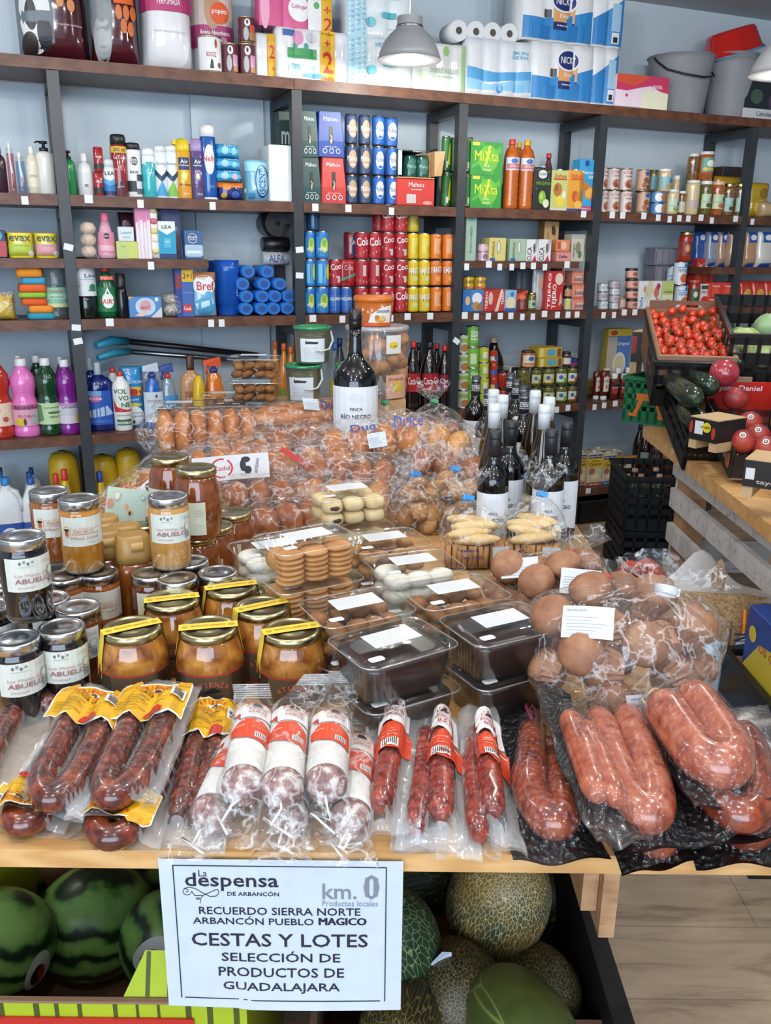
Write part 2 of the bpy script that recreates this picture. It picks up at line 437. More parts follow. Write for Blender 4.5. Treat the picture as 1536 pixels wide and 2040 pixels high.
# ================================================================ product builders (front faces -y, base at z = 0)
CARD='#c8a070'
def carton(w,h,d,col,L=(),side=None,top=None,r=.03,back=None):
 b=B();e=min(w,d,h)*r
 b.rrect([(w/2-e,d/2-e,0),(w/2,d/2,e),(w/2,d/2,h-e),(w/2-e,d/2-e,h)],side or col,r=.03,seg=1,sm=False)
 sf=Flat(-d/2)
 b.rect(sf,-w/2+e,w/2-e,e,h-e,col,.5)
 if top:b.box(-w/2+e,w/2-e,-d/2+e,d/2-e,h,h+.0008,top)
 return dec(b,sf,w/2,h,L,1.5)
def can(r,h,col,L=(),rim='#b9bcc0',lid='#c4c7ca',neck=.86,seg=18):
 b=B();rm=M(rim,.3,'m')
 b.lathe([(r*.8,0),(r*.86,.003),(r*.97,h*.05)],rm,seg,caps=(True,False))
 b.lathe([(r*.97,h*.05),(r,h*.09),(r,h*.9),(r*(neck+.04),h*.965)],M(col,.28,'g'),seg,caps=(False,False))
 b.lathe([(r*(neck+.04),h*.965),(r*neck,h*.985),(r*neck,h),(r*(neck-.06),h),(r*(neck-.08),h*.985)],rm,seg,caps=(False,True))
 return dec(b,Cyl(r),1.15*1,h,L,1)
def tin(r,h,col,L=(),lid='#c0b48c',seg=18):
 b=B();rm=M(lid,.3,'m')
 b.lathe([(r*.98,0),(r*1.03,.002),(r*1.03,h*.035),(r,h*.05)],rm,seg,caps=(True,False))
 b.lathe([(r,h*.05),(r,h*.95)],M(col,.35,'g'),seg,caps=(False,False))
 b.lathe([(r,h*.95),(r*1.03,h*.965),(r*1.03,h),(r*.96,h),(r*.95,h-.003)],rm,seg,caps=(False,True))
 return dec(b,Cyl(r),1.15,h,L,1)
def dcyl(b,R,h,L,l0=1,z0=0,sy=1):
 """print list on a cylinder: x in -1..1 spans the visible half"""
 sf=Cyl(R,z0,sy)
 M2=[]
 for d in L:
  M2.append(d)
 return dec(b,sf,1.15,h,M2,l0)
def bottle(r,h,prof,body,cap,label=None,capk='p',lk=None,sy=1,k='g',capr=None,seg=20,L=()):
 """prof: (radius, height) fractions of the body up to the neck; cap: (r0, z0, z1) fractions"""
 bb=B().lathe([(r*a,h*z)for a,z in prof],body if not isinstance(body,str)else M(body,.12,k),seg,sy=sy)
 if L:dec(bb,Cyl(lambda z:r*max(a for a,zz in prof),0,sy),1.15,h,L,1.5)
 parts=[('bottle_body',bb)]
 if cap:
  cr,z0,z1,cc=cap
  parts.append(('cap',B().lathe([(r*cr,h*z0),(r*cr*1.02,h*(z0*.8+z1*.2)),(r*cr*.97,h*(z1-.008)),(r*cr*.85,h*z1)],M(cc,.4,capk),14,sy=sy)))
 if label:
  z0,z1,rr,lc,LL=label
  lb=B();sf=Cyl(r*rr+.0006,h*z0,sy)
  n=sf.n;a=lk or 1.25
  lb.rect(sf,-a,a,0,h*(z1-z0),lc,.5)
  dec(lb,sf,1.1,h*(z1-z0),LL,1.5)
  parts.append(('label',lb))
 return parts
SODA=[(.9,0),(1,.02),(1,.1),(.95,.14),(1,.18),(1,.52),(.98,.58),(.85,.68),(.6,.78),(.36,.87),(.32,.92)]
WINE=[(.92,0),(1,.012),(1,.56),(.97,.62),(.8,.68),(.5,.73),(.4,.78),(.38,.82),(.37,.985),(.39,.99),(.39,1)]
ROUND=[(.9,0),(1,.03),(1,.74),(.9,.82),(.6,.87),(.45,.89)]
TALL=[(.95,0),(1,.03),(1,.88)]
SPRAY=[(.96,0),(1,.015),(1,.82),(.9,.86)]
def spray(r,h,col,capc,L=(),capf=.17):
 b=B().lathe([(r*.96,0),(r,h*.015),(r,h*(1-capf)),(r*.93,h*(1.02-capf))],M(col,.3,'g'),16)
 dec(b,Cyl(r),1.15,h,L)
 c=B().lathe([(r*.92,h*(1.0-capf)),(r*.92,h*(1-capf*.3)),(r*.8,h*(1-capf*.05)),(r*.55,h)],M(capc,.35),16)
 return[('can_body',b),('cap',c)]
def jar(r,h,content,lid,label=None,L=(),lidh=.1,neck=.86,lidr=None,k='g',shoulder=.84,squat=1):
 lr=lidr or neck+.04
 b=B().lathe([(r*.9,0),(r,h*.04),(r,h*shoulder*.93),(r*.97,h*shoulder),(r*neck,h*(1-lidh)-h*.02),(r*neck,h*(1-lidh))],content if not isinstance(content,str)else M(content,.1,k),20)
 c=B().lathe([(r*lr,h*(1-lidh)-.001),(r*lr*1.02,h*(1-lidh)+.001),(r*lr*1.02,h-.002),(r*lr*.97,h),(r*lr*.8,h),(r*lr*.78,h-.0012)],M(lid,.3,'m' if lid in METALS else 'p'),20)
 parts=[('jar_body',b),('lid',c)]
 if label:
  z0,z1,lc=label;lb=B();sf=Cyl(r+.0006,h*z0)
  lb.rect(sf,-1.2,1.2,0,h*(z1-z0),lc,.5);dec(lb,sf,1.1,h*(z1-z0),L,1.5)
  parts.append(('label',lb))
 return parts
METALS={'#c3a968','#c9cbcd','#b9bcc0','#cbb98a','#c8b478'}
def pouch(w,h,d,col,L=(),flat=.12,jit=0,side=None,k='g',r=.32):
 """filled bag, thin at the top and bottom seams"""
 def y(x,z):
  q=max(0,1-abs(2*z/h-1)**4)**.5;p=max(0,1-abs(2*x/w)**3.2)**.5
  return d/2*max(flat,q)*max(.08,p)+.003*sin(40*z+7*x)*jit
 b=B();n=24;R=[]
 for i in range(n+1):
  z=h*i/n;t=[-1+2*j/10 for j in range(11)]
  ring=[(w/2*x*(1-.05*abs(sin(pi*i/n))),-y(w/2*x,z),z)for x in t]+[(w/2*x*(1-.05*abs(sin(pi*i/n))),y(w/2*x,z),z)for x in reversed(t[1:-1])]
  R.append(ring)
 b.rings(R,M(col,r,k))
 sf=Fn(lambda x,z,l:(x,-y(x,z)-.0018-l*EPS,z),12);sf.nz=8
 return dec(b,sf,w/2,h,L,1)
def rollpack(w,h,d,nx,nz,wrap,L=(),side=None,r=None):
 """paper rolls in printed film: bulging columns"""
 b=B();rr=w/nx/2
 def f(x,z):
  q=((x/w+.5)*nx)%1;zz=(z/h*nz)%1
  return-d/2-rr*.22*sqrt(max(0,1-(2*q-1)**2))+.003*(abs(2*zz-1)**6)+.004
 nn=nx*6;R=[];m=M(wrap,.22,'g')
 zs=[h*i/(nz*6)for i in range(nz*6+1)]
 for z in zs:
  fr=[(-w/2+w*i/nn,f(-w/2+w*i/nn,z),z)for i in range(nn+1)]
  R.append(fr+[(w/2,d/2,z),(-w/2,d/2,z)])
 b.rings(R,m)
 sf=Fn(lambda x,z,l:(x,f(x,z)-.0022-l*EPS,z),nn);sf.nz=6
 for dd in L:pass
 return dec(b,sf,w/2*.99,h,L,1)
# ---------------------------------------------------------------- placing on the shelves
def zrow(r):return R15 if r==15 else(1.335 if r==16 else RZ[r])
def span(r,u0,u1,back,z=None):
 z=zrow(r)if z is None else z
 a,b=su(u0,z+.05,back),su(u1,z+.05,back);return(a+b)/2,b-a
def hh(s,back,z,vt):
 q=wp(s,back);return max(.012,zat(q.x,q.y,vt)-z)
def put(nm,label,cat,r,u0,u1,vt,mk,back=.03,d=None,z=None,group=None,h=None,rz=0,rnd=False):
 """mk(w, h, d) builds the thing; u0..u1 its width in the photograph, vt its top"""
 z=zrow(r)if z is None else z
 s,w=span(r,u0,u1,back,z)
 if rnd:
  q=wp(s,back+w/2);c=proj(q.x,q.y,z)[2];w=(u1-u0)*c/F*.99;bk=back+w/2;s=su((u0+u1)/2,z+.05,bk)
  d=w
 else:
  d=d or min(.2,max(w*.6,.05));bk=back+d/2
 H=h or hh(s,back if not rnd else bk,z,vt)
 P=mk(w,H,d)
 return thing(nm,label,cat,wp(s,bk,z+.0005),PSI+rz,P,group)
def cart(nm,label,cat,r,u0,u1,vt,col,L=(),back=.03,d=None,z=None,group=None,h=None,side=None,top=None,rz=0):
 return put(nm,label,cat,r,u0,u1,vt,lambda w,H,D:carton(w,H,D,col,L,side,top),back,d,z,group,h,rz)
def topz(o):
 m=max((o.matrix_basis@Vector(c)).z for c in o.bound_box)if o.type=='MESH' else o.location.z+max(v.co.z for ch in o.children for v in ch.data.vertices)
 return m
# ================================================================ top shelf
W_='#eef0f1'
put('pet_food_bag','glossy maroon dog food bag with a black and white dog on its left half','pet food',0,38,183,-60,lambda w,h,d:pouch(w,h,d,'#45141f',
[('r',-1,-.02,0,1,'#5d6a72'),('e',-.5,.34,.42,.3,'#cfd3d4'),('e',-.62,.33,.16,.12,'#1d2228'),('e',-.28,.2,.2,.14,'#20252b'),('e',-.6,.78,.3,.16,'#e4e6e6'),('e',-.55,.66,.2,.08,'#23272c'),('e',-.7,.1,.22,.1,'#2a2322'),
('r',.02,.8,.66,.84,'#6d3f86'),('t','Carne y Cereales',.4,.75,.3,.05,W_),('e',.18,.56,.11,.05,'#c98552'),('e',.48,.53,.11,.05,'#c98552'),('e',.2,.45,.11,.05,'#c98552'),('e',.5,.42,.11,.05,'#c98552'),('t','croquetas nutritivas',.42,.27,.36,.025,'#c9a9ae')],.1,1),.02,.2,h=.42)
put('pet_food_bag','glossy maroon cat food bag with grey tabby picture and orange rounds','pet food',0,184,285,-60,lambda w,h,d:pouch(w,h,d,'#481420',
[('e',-.55,.42,.42,.38,'#7b8386'),('e',-.55,.2,.34,.2,'#a2a8aa'),('e',-.7,.62,.12,.1,'#4a5054'),('e',0,.98,.5,.1,'#e7e9e9'),('r',.4,.8,.8,.9,'#d8a429'),('t','Adulto',.2,.7,.28,.06,W_),('r',-.05,.75,.5,.62,'#dd6127'),('t','Pollo y Arroz',.35,.56,.3,.04,W_),
('e',.12,.43,.13,.06,'#cb6a2b'),('e',.42,.43,.13,.06,'#cb6a2b'),('e',.7,.43,.13,.06,'#cb6a2b'),('e',.3,.32,.13,.06,'#cb6a2b'),('e',.58,.3,.13,.06,'#cb6a2b')],.1,1),.02,.18,h=.40)
put('cat_litter_bag','white and pink cat litter bag with orange round badge, front one','cat litter',0,287,395,-40,lambda w,h,d:pouch(w,h,d,'#e3e6ea',
[('r',-.98,.98,.5,.76,'#b2376f'),('t','Arena Absorbente',0,.66,.66,.05,W_),('t','PERFUMADA',0,.585,.42,.055,W_),('r',-.98,.98,.76,1,'#d9c3b4'),('e',-.2,.95,.3,.16,'#b98f6f'),('e',.12,.86,.42,.13,'#e05c24'),('t','popets',.12,.87,.32,.06,W_),('t','absorbe los olores',0,.33,.6,.02,'#c3c8cf')],.3),.03,.2,h=.39)
put('cat_litter_bag','pink and white cat litter bag half hidden behind the dog food tins','cat litter',0,386,476,-30,lambda w,h,d:pouch(w,h,d,'#dadde3',
[('r',-.98,.98,.28,.5,'#a83a70'),('t','Arena Absorbente',0,.43,.66,.045,W_),('t','PERFUMADA',.1,.36,.42,.05,W_),('r',-.98,.98,.5,.85,'#cdbcb4'),('e',-.1,.66,.36,.2,'#bb9475'),('e',.22,.62,.42,.11,'#dd5a25'),('t','popets',.22,.63,.34,.055,W_),('r',-.98,.98,.85,1,'#c16f9e')],.3),.10,.18,h=.36)
DOGT=[('r',-1,1,.06,.94,'#e2e3e4'),('t','BDOGZ',-.05,.48,.36,.13,'#a23c35'),('e',.3,.78,.1,.12,'#a23c35'),('p',[(-.2,.1),(.1,.1),(.05,.32),(-.1,.36)],'#33383f'),('e',.55,.2,.16,.08,'#6e4a30')]
put('pet_food_tin','white dog food tin with red lettering on the top shelf','tin',0,395,442,75,lambda w,h,d:tin(w/2,h,'#dcdedf',DOGT),.02,rnd=True)
CATT=[('r',-1,1,.06,.94,'#5a1f30'),('e',-.1,.76,.3,.14,W_),('e',-.12,.78,.12,.08,'#5a1f30'),('e',-.25,.34,.28,.26,'#aeb2b2'),('r',.15,.8,.25,.62,'#c58fb3'),('r',.2,.85,.08,.25,'#b27a4a')]
CATT2=CATT[:4]+[('r',.15,.8,.4,.68,'#d2553a'),('r',.1,.85,.1,.4,'#b98247')]
t_=[None]*3
t_[0]=put('pet_food_tin','small maroon cat food tin between dog tin and stacked tins','tin',0,442,474,88,lambda w,h,d:tin(w/2,h,'#5a1f30',CATT),.02,rnd=True)
t_[1]=put('pet_food_tin','small maroon cat food tin at the bottom of a two-tin stack','tin',0,475,509,89,lambda w,h,d:tin(w/2,h,'#5a1f30',CATT),.02,rnd=True)
put('pet_food_tin','maroon cat food tin with orange panel on top of another tin','tin',0,474,508,36,lambda w,h,d:tin(w/2,h,'#5a1f30',CATT2),.02,rnd=True,z=topz(t_[1]))
# toilet and kitchen paper
put('toilet_roll_pack','white toilet roll pack with yellow 2+ band, partly behind the next','toilet paper',0,510,556,67,lambda w,h,d:rollpack(w,h,d,2,2,'#e2e4e8',[('r',0,.75,0,1,'#d9a821'),('t','2',.4,.6,.2,.3,'#cc2b2b'),('t','+',.5,.22,.14,.12,'#cc2b2b')]),.05,.12)
a1=put('toilet_roll_pack','white toilet roll pack with green band and big red +2 on yellow','toilet paper',0,552,693,60,lambda w,h,d:rollpack(w,h,d,4,2,'#e6e8eb',
[('r',-.72,.1,.42,.62,'#3f9a5b'),('e',-.5,.66,.06,.07,'#3fa093'),('e',-.2,.66,.06,.07,'#3fa093'),('r',-.85,-.5,.84,.96,'#3d62a8'),('e',-.42,.82,.14,.14,'#d98fb5'),('e',-.05,.84,.14,.1,'#c7c9d4'),('r',-.7,.1,.12,.3,'#bfe0e8'),('t','70%',-.5,.26,.12,.1,'#4aa0a8'),('e',0,.1,.3,.05,'#5fa6cf'),
('r',.2,.62,0,1,'#dfae22'),('t','4 rollos',.4,.94,.17,.05,'#8a4a1a'),('t','+',.4,.76,.08,.12,'#cf2a28'),('t','2',.42,.38,.15,.42,'#cf2a28'),('t','GRATIS',.42,.06,.17,.07,'#cf2a28')]),.03,.13)
put('toilet_roll_pack','pink toilet roll pack with white heart lying on the +2 pack','toilet paper',0,515,662,-8,lambda w,h,d:rollpack(w,h,d,3,1,'#cf4f86',
[('r',-1,.3,0,1,'#d3588d'),('e',-.85,.5,.12,.6,'#e5a3c0'),('r',-.8,-.3,.75,.98,'#3d62a8'),('e',.08,.55,.3,.36,W_),('t','Colhogar',.08,.6,.22,.16,'#c33a72'),('e',.08,.9,.1,.06,'#7d3a92'),('r',.32,.68,0,1,'#e2e4e6'),('e',.55,.7,.08,.1,'#58a86a'),('r',.68,1,0,1,'#dfae22'),('t','+',.85,.6,.1,.2,'#cf2a28'),('t','2',.87,.2,.12,.36,'#cf2a28')]),.04,.12,z=topz(a1),h=.125)
HI=lambda n:[('r',-1,-.45,0,1,'#a9d3e2')]+[('e',-.95+.09*(i%6),.04+.92*((i*37)%50)/50,.035,.018,('#e2f0f4','#7fbcd4')[i%2])for i in range(46)]+[('t','HIGIENICO',.2,.86,.4,.1,'#6fb6cf'),('r',.05,.5,.42,.54,'#56b3c4'),('e',-.3,.32,.14,.1,'#6cc0cf'),('t','2 capas',.4,.2,.2,.05,'#8fc5d6')]
b1=put('toilet_roll_pack','pale blue and white toilet roll pack behind the lamp, lower one','toilet paper',0,692,822,77,lambda w,h,d:rollpack(w,h,d,3,2,'#dde7eb',HI(0)),.02,.15)
put('toilet_roll_pack','pale blue and white toilet roll pack behind the lamp cord, upper one','toilet paper',0,692,818,-20,lambda w,h,d:rollpack(w,h,d,3,2,'#dde7eb',HI(1)),.025,.15,z=topz(b1))
put('toilet_roll_pack','white toilet roll pack with green trim right behind the lamp','toilet paper',0,812,926,86,lambda w,h,d:rollpack(w,h,d,4,2,'#dfe5e3',
[('e',.3,.85,.1,.1,'#8fc36a'),('t','DOBLE ROLLO',.25,.44,.5,.1,'#a3b893'),('t','absorcion',.3,.32,.3,.05,'#9dc58d'),('r',.86,1,0,1,'#a6c98e'),('e',-.5,.3,.2,.12,'#d6e6d0')]),.03,.13)
z_=0
def roll(R,L):return[('paper',B().tube([(0,-L/2,R),(0,L/2,R)],R,M('#dfe3e6',.8),18)),('core',B().tube([(0,-L/2-.001,R),(0,-L/2+.004,R)],R*.36,M('#54504c',.9),12))]
for i,u in enumerate((906,940,973,1006)):
 s=su(u,2.3,.08);zz=RZ[0]+.1375 if i<1 else RZ[0]+.1375
 q=wp(s,.1);zc=zat(q.x,q.y,88+2*i)
 thing('toilet_roll',('first','second','third','last')[i]+' from the left of four toilet rolls lying on the white packs','toilet roll',wp(s,.095,zc),PSI,roll(.041,.11),'toilet rolls lying on the packs')
put('toilet_roll_pack','white toilet roll pack with wavy blue band beside kitchen rolls','toilet paper',0,929,1058,80,lambda w,h,d:rollpack(w,h,d,4,1,'#e4e9ee',
[('p',[(-1,.5),(-.2,.42),(.5,.46),(1,.5),(1,.34),(.3,.3),(-.4,.24),(-1,.3)],'#4f9fd6'),('p',[(-1,.3),(-.3,.2),(.4,.3),(1,.34),(1,.12),(-1,.1)],'#86bfe2'),('t','SKIN',.6,.8,.24,.06,'#5ab0cf'),('t','DERM',.6,.72,.24,.06,'#5ab0cf'),('e',.0,.14,.1,.08,'#3d8fd0'),('r',.4,.75,.1,.24,'#6fb2dc')]),.025,.13)
def nicky(w,h,d,n):return rollpack(w,h,d,n,1,'#e8ebee',[('p',[(-1,.42),(-.4,.4),(.2,.46),(1,.62),(1,.04),(-1,.04)],'#2f86c9'),('p',[(-1,.3),(0,.26),(1,.4),(1,.04),(-1,.04)],'#2474b8'),('r',-.16,.46,.26,.62,'#dca067'),('r',-.16,.46,.22,.36,'#1d2a66'),('e',.14,.72,.38,.19,'#e9ecf2'),('e',.14,.72,.33,.16,'#1f2d70'),('t','NICKY',.14,.72,.25,.12,W_),('t','Elite',.15,.47,.14,.07,'#f4ead8'),('r',-.42,-.22,.42,.56,'#50565c'),('t','blanco',.15,.3,.2,.03,W_)])
def nick2(w,h,d):return rollpack(w,h,d,2,1,'#e8ebee',[('p',[(-1,.5),(0,.68),(1,.9),(1,.04),(-1,.04)],'#2d7fc2'),('r',.2,.8,.3,.8,'#9fc3dc'),('r',.25,.75,.08,.28,'#dfe3e6'),('r',.35,.65,.1,.2,'#26292d')])
n1=put('kitchen_roll_pack','white and blue kitchen roll pack with navy oval, lower of two','kitchen paper',0,1057,1178,88,lambda w,h,d:nicky(w,h,d,3),.02,.16)
put('kitchen_roll_pack','white and blue kitchen roll pack with navy oval, upper of two','kitchen paper',0,1040,1178,-25,lambda w,h,d:nicky(w,h,d,3),.02,.16,z=topz(n1),h=.225)
n2=put('kitchen_roll_pack','narrow end of blue kitchen roll pack beside the pink box, lower one','kitchen paper',0,1178,1227,96,lambda w,h,d:nick2(w,h,d),.02,.16)
put('kitchen_roll_pack','narrow end of blue kitchen roll pack with barcode, upper one','kitchen paper',0,1180,1239,-25,lambda w,h,d:nick2(w,h,d),.02,.16,z=topz(n2),h=.225)
cart('cardboard_box','pink, orange and cream box in front of the grey bucket','box',0,1227,1330,151,'#e9d5e2',[('r',0,1,0,.55,'#e3e3c6'),('p',[(-1,.52),(-.6,.5),(-.1,.62),(.3,.7),(.7,.55),(1,.5),(1,1),(-1,1)],'#c93a62'),('p',[(-1,.75),(-.3,.66),(.3,.98),(.35,1),(-1,1)],'#d5553a'),('p',[(-.66,.36),(-.6,.42),(-.54,.36),(-.6,.3)],'#b53a62'),('t','aceite',.55,.72,.17,.05,W_),('t','TESTERS',.55,.66,.2,.05,W_)],back=.0,d=.1,side='#d8c5d3')
GREYP=M('#8e9297',.42)
def bucket(r0,r1,h,m):
 return B().lathe([(r0*.97,0),(r0,.004),(r1*.98,h*.9),(r1*.985,h*.905),(r1,h*.99),(r1*1.05,h*.992),(r1*1.05,h),(r1*.98,h),(r1*.95,h*.9),(r0*.95,.012)],m,32,caps=(True,True))
def put_bucket(label,u,vt,wu,back,extra=None,z=None):
 s=su(u,2.2,back);q=wp(s,back);c=proj(q.x,q.y,2.2)[2];r1=wu*c/F/2/1.05;h=zat(q.x,q.y,vt)-RZ[0]
 return s,r1,h
s,r1,h=put_bucket('',1352,116,132,.15)
hd=B().tube([(-r1*1.03,0,h*.95),(-r1*1.02,-.03,h*.86),(-r1*.9,-.08,h*.72),(-r1*.55,-r1*.95,h*.62),(0,-r1*1.12,h*.58),(r1*.6,-r1*.9,h*.64),(r1*1.02,0,h*.95)],.0045,M('#191a1c',.5),8)
thing('bucket','grey plastic bucket with black handle behind the pink box','bucket',wp(s,.15,RZ[0]+.0005),PSI,[('bucket_body',bucket(r1*.82,r1,h,GREYP)),('handle',hd)])
s,r1,h=put_bucket('',1452,122,106,.14)
thing('bucket','grey plastic bucket under the red basin, lower of two nested','bucket',wp(s,.14,RZ[0]+.0005),PSI,bucket(r1*.80,r1,h,GREYP))
thing('bucket','grey plastic bucket nested inside the one under the red basin','bucket',wp(s,.14,RZ[0]+.022),PSI,bucket(r1*.77,r1*.965,h,GREYP))
REDP=M('#c01f1a',.25,'g')
bs=B().rrect([(.165,.12,0),(.162,.118,.006),(.15,.108,.02),(.128,.09,.1),(.118,.082,.112),(.09,.06,.116)],REDP,r=.5,seg=10)
bl=B().rrect([(.163,.119,-.004),(.167,.122,0),(.163,.119,.005)],M('#3f93b8',.3),r=.5,seg=10)
bd=B();bd.rect(Flat(-.1335),.05,.085,.03,.065,'#c9b0b0',1)
q=wp(s,.14);zz=RZ[0]+h+.03
o=thing('wash_basin','red plastic wash basin tipped upside down on the grey buckets','basin',wp(s+.01,.15,zz),0,[('basin_body',bs),('rim',bl)])
o.rotation_euler=(0,math.radians(-17),PSI)
cart('storage_box','dark box with white stripe under the right pendant lamp','box',0,1480,1600,166,'#20262a',[('r',-1,1,.02,.28,'#c9cdd0'),('t','Cabrales',-.3,.15,.26,.12,'#33383c'),('e',-.6,.6,.2,.2,'#3f5a4a'),('e',.1,.5,.3,.3,'#4d3a52')],back=.03,d=.2)
# ================================================================ shelf row 1, toiletries (left bays)
def bot(nm,label,r,u0,u1,vt,prof,body,cap=None,lab=None,back=.03,k='g',group=None,sy=1,cat='bottle',z=None,L=(),lk=None,capk='p'):
 return put(nm,label,cat,r,u0,u1,vt,lambda w,h,d:bottle(w/2,h,prof,body,cap,lab,sy=sy,k=k,L=L,lk=lk,capk=capk),back,rnd=True,group=group,z=z)
def spr(label,r,u0,u1,vt,col,capc,L,back=.03,capf=.17,nm='spray_can',group=None,z=None):
 return put(nm,label,'spray can',r,u0,u1,vt,lambda w,h,d:spray(w/2,h,col,capc,L,capf),back,rnd=True,group=group,z=z)
SLIM=[(.85,0),(1,.03),(1,.66),(.9,.74),(.45,.82),(.4,.86)]
bot('shampoo_bottle','dark plum bottle at the left end of the toiletries',1,-14,14,290,SLIM,'#3a2330',(.5,.84,1,'#6d5a5c'))
TB=lambda w,h,d,c,c2:[('backing_card',B().box(-w/2,w/2,0,.004,0,h*.8,M(c2,.5))),('toothbrush',B().tube([(0,-.012,.01),(w*.12,-.012,h*.35),(-w*.05,-.012,h*.7),(0,-.014,h)],[w*.14,w*.2,w*.11,w*.2],M('#e8e4e2',.3),8).tube([(w*.06,-.018,h*.1),(w*.1,-.02,h*.4)],w*.1,M(c,.3),6)),('clear_blister',pouch(w*.9,h*.9,.03,'#ffffff',(),.1).move(Matrix.Translation((0,-.012,0))))]
def toothb(label,u0,u1,vt,c,c2,rz):
 def mk(w,h,d):
  p=TB(w,h,d,c,c2);p[2][1].ms[:]=[GLS];return p
 return put('toothbrush_pack',label,'toothbrush',1,u0,u1,vt,mk,.03,.04)
toothb('red handled toothbrush in a clear pack, left of the cream bottles',17,32,284,'#b3444e','#b34b55',0)
toothb('pink and grey toothbrush leaning in a clear pack beside a cream spray bottle',34,52,304,'#c58f8c','#4f7fb5',0)
toothb('toothbrush in a pale blue and green pack behind the front toothbrushes',26,46,296,'#5d8fb5','#7fae5b',0)if 0 else None
bot('lotion_bottle','slim cream lotion bottle with white pump beside toothbrush packs',1,55,80,292,SLIM,'#d8d2bd',(.42,.84,1,'#e3dfd0'),(.15,.6,1,'#dcd7c4',[('t','crema',0,.5,.5,.12,'#b5a56e')]),k='p')
def pumpb(w,h,d,col,pc):
 p=bottle(w/2,h,[(.9,0),(1,.02),(1,.66),(.9,.76),(.55,.8),(.4,.81)],col,None,k='p')
 p.append(('pump',B().lathe([(w*.24,h*.8),(w*.24,h*.87),(w*.1,h*.875),(w*.08,h*.94),(w*.22,h*.95),(w*.22,h*.99),(w*.1,h)],M(pc,.35),12).tube([(0,0,h*.975),(-w*.3,-w*.25,h*.975),(-w*.45,-w*.35,h*.95)],w*.05,M(pc,.35),6)))
 return p
put('soap_dispenser','big white soap bottle with black pump left of the steel post','bottle',1,75,111,281,lambda w,h,d:pumpb(w,h,d,'#dcdcd6','#1b1b1d'),.03,rnd=True)
put('soap_dispenser','green soap bottle with black pump right of the steel post','bottle',1,126,152,300,lambda w,h,d:pumpb(w,h,d,'#2f9152','#17181a'),.04,rnd=True)
bot('shampoo_bottle','plain white bottle with white cap right of the green soap',1,156,185,306,[(.85,0),(1,.03),(1,.6),(.88,.72),(.45,.78),(.42,.82)],'#dcdfe0',(.5,.8,1,'#e3e5e6'),(.2,.55,1,'#d3d8da',[('r',-.2,.25,.02,.2,'#7d8286')]),k='p')
s1=spr('small red and black shaving foam tin, lower of two stacked',1,187,206,343,'#a3242d','#262424',[('r',-1,1,.1,.35,'#2a2425'),('t','foam',0,.6,.5,.12,'#e6c9c9')],capf=.06)
spr('small red and black shaving foam tin, upper of two stacked',1,186,205,293,'#a3242d','#a3242d',[('r',-1,1,.1,.32,'#2a2425'),('t','foam',0,.6,.5,.12,'#e6c9c9')],capf=.1,z=topz(s1))
spr('short white and blue shaving foam can with clear cap',1,206,231,318,'#e4e8ea','#cfd8dc',[('r',-1,1,.02,.36,'#1f78b8'),('p',[(-1,.36),(0,.28),(1,.36),(1,.5),(0,.42),(-1,.5)],'#5aa7d6'),('t','LEA',0,.62,.62,.1,'#16181c'),('r',-1,1,.02,.14,'#1d2f5e')],capf=.24)
spr('tall dark red hair spray with yellow band and black cap',1,224,257,268,'#8f2430','#1f2426',[('p',[(-1,0),(1,0),(1,.3),(-1,.2)],'#15312c'),('r',-1,1,.70,.8,'#d7b32a'),('t','300 ml',0,.75,.6,.06,'#3a2b12'),('t','LaToja',0,.62,.62,.07,'#e8dcd8'),('t','magno',-.2,.43,.4,.04,'#d9b5b0'),('t','gel',-.1,.16,.3,.04,'#b9c7c2')],capf=.19)
spr('black and white deodorant spray with round dark badge',1,253,284,285,'#e6e8ea','#22272c',[('e',0,.66,.4,.08,'#1d2430'),('t','NIVEA',0,.68,.5,.05,'#eef0f2'),('t','MEN',0,.63,.3,.04,'#eef0f2'),('t','B&W',-.05,.46,.45,.05,'#33383e'),('r',-1,.1,.1,.3,'#22272c'),('r',.2,.9,.3,.42,'#3a4046'),('r',.1,1,.06,.16,'#5a6066')],capf=.15)
spr('turquoise deodorant spray with white cap',1,284,312,296,'#3bb3b8','#e3e7e8',[('r',-1,1,.72,.84,'#dfe6e8'),('p',[(-1,.66),(0,.74),(1,.68),(1,.74),(-1,.74)],'#dfe6e8'),('t','fresh',.1,.5,.5,.05,'#c8ecec')],capf=.2)
RX=lambda c:[('t','Rexona',0,.66,.66,.06,'#8fa6b5'),('p',[(-1,.56),(0,.42),(1,.56),(1,.46),(0,.3),(-1,.46)],'#1f3a5c'),('p',[(-1,.04),(1,.04),(0,.34)],c)]
spr('white deodorant spray with navy chevron and blue foot',1,309,334,291,'#dfe6ea','#dfe3e6',RX('#3f9fd0'),capf=.14)
spr('white deodorant spray with navy chevron and green foot',1,330,356,291,'#dfe6ea','#dfe3e6',RX('#7dbb4a'),capf=.14,back=.035)
AIRF=lambda c,c2,t:[('r',-.6,.6,.56,.8,'#232f63'),('t','Air',0,.72,.4,.07,'#eef0f2'),('t','freshener',0,.65,.5,.035,'#eef0f2'),('e',-.05,.44,.36,.1,c2),('e',-.05,.44,.22,.06,'#efe6a8'),('r',-1,1,.02,.24,c),('t',t,0,.28,.6,.06,'#7a3a20'),('t','Oro',.1,.1,.3,.05,'#f0e4c0')]
def trig(label,u0,u1,vt,col,capc,L):
 def mk(w,h,d):
  p=spray(w/2*.93,h*.86,col,col,L,.1)
  p[1]=('spray_head',B().lathe([(w*.42,h*.77),(w*.43,h*.84),(w*.4,h*.97),(w*.2,h)],M(capc,.35),14).box(-w*.55,0,-w*.18,w*.18,h*.9,h*.97,capc))
  return p
 return put('air_freshener',label,'spray can',1,u0,u1,vt,mk,.03,rnd=True)
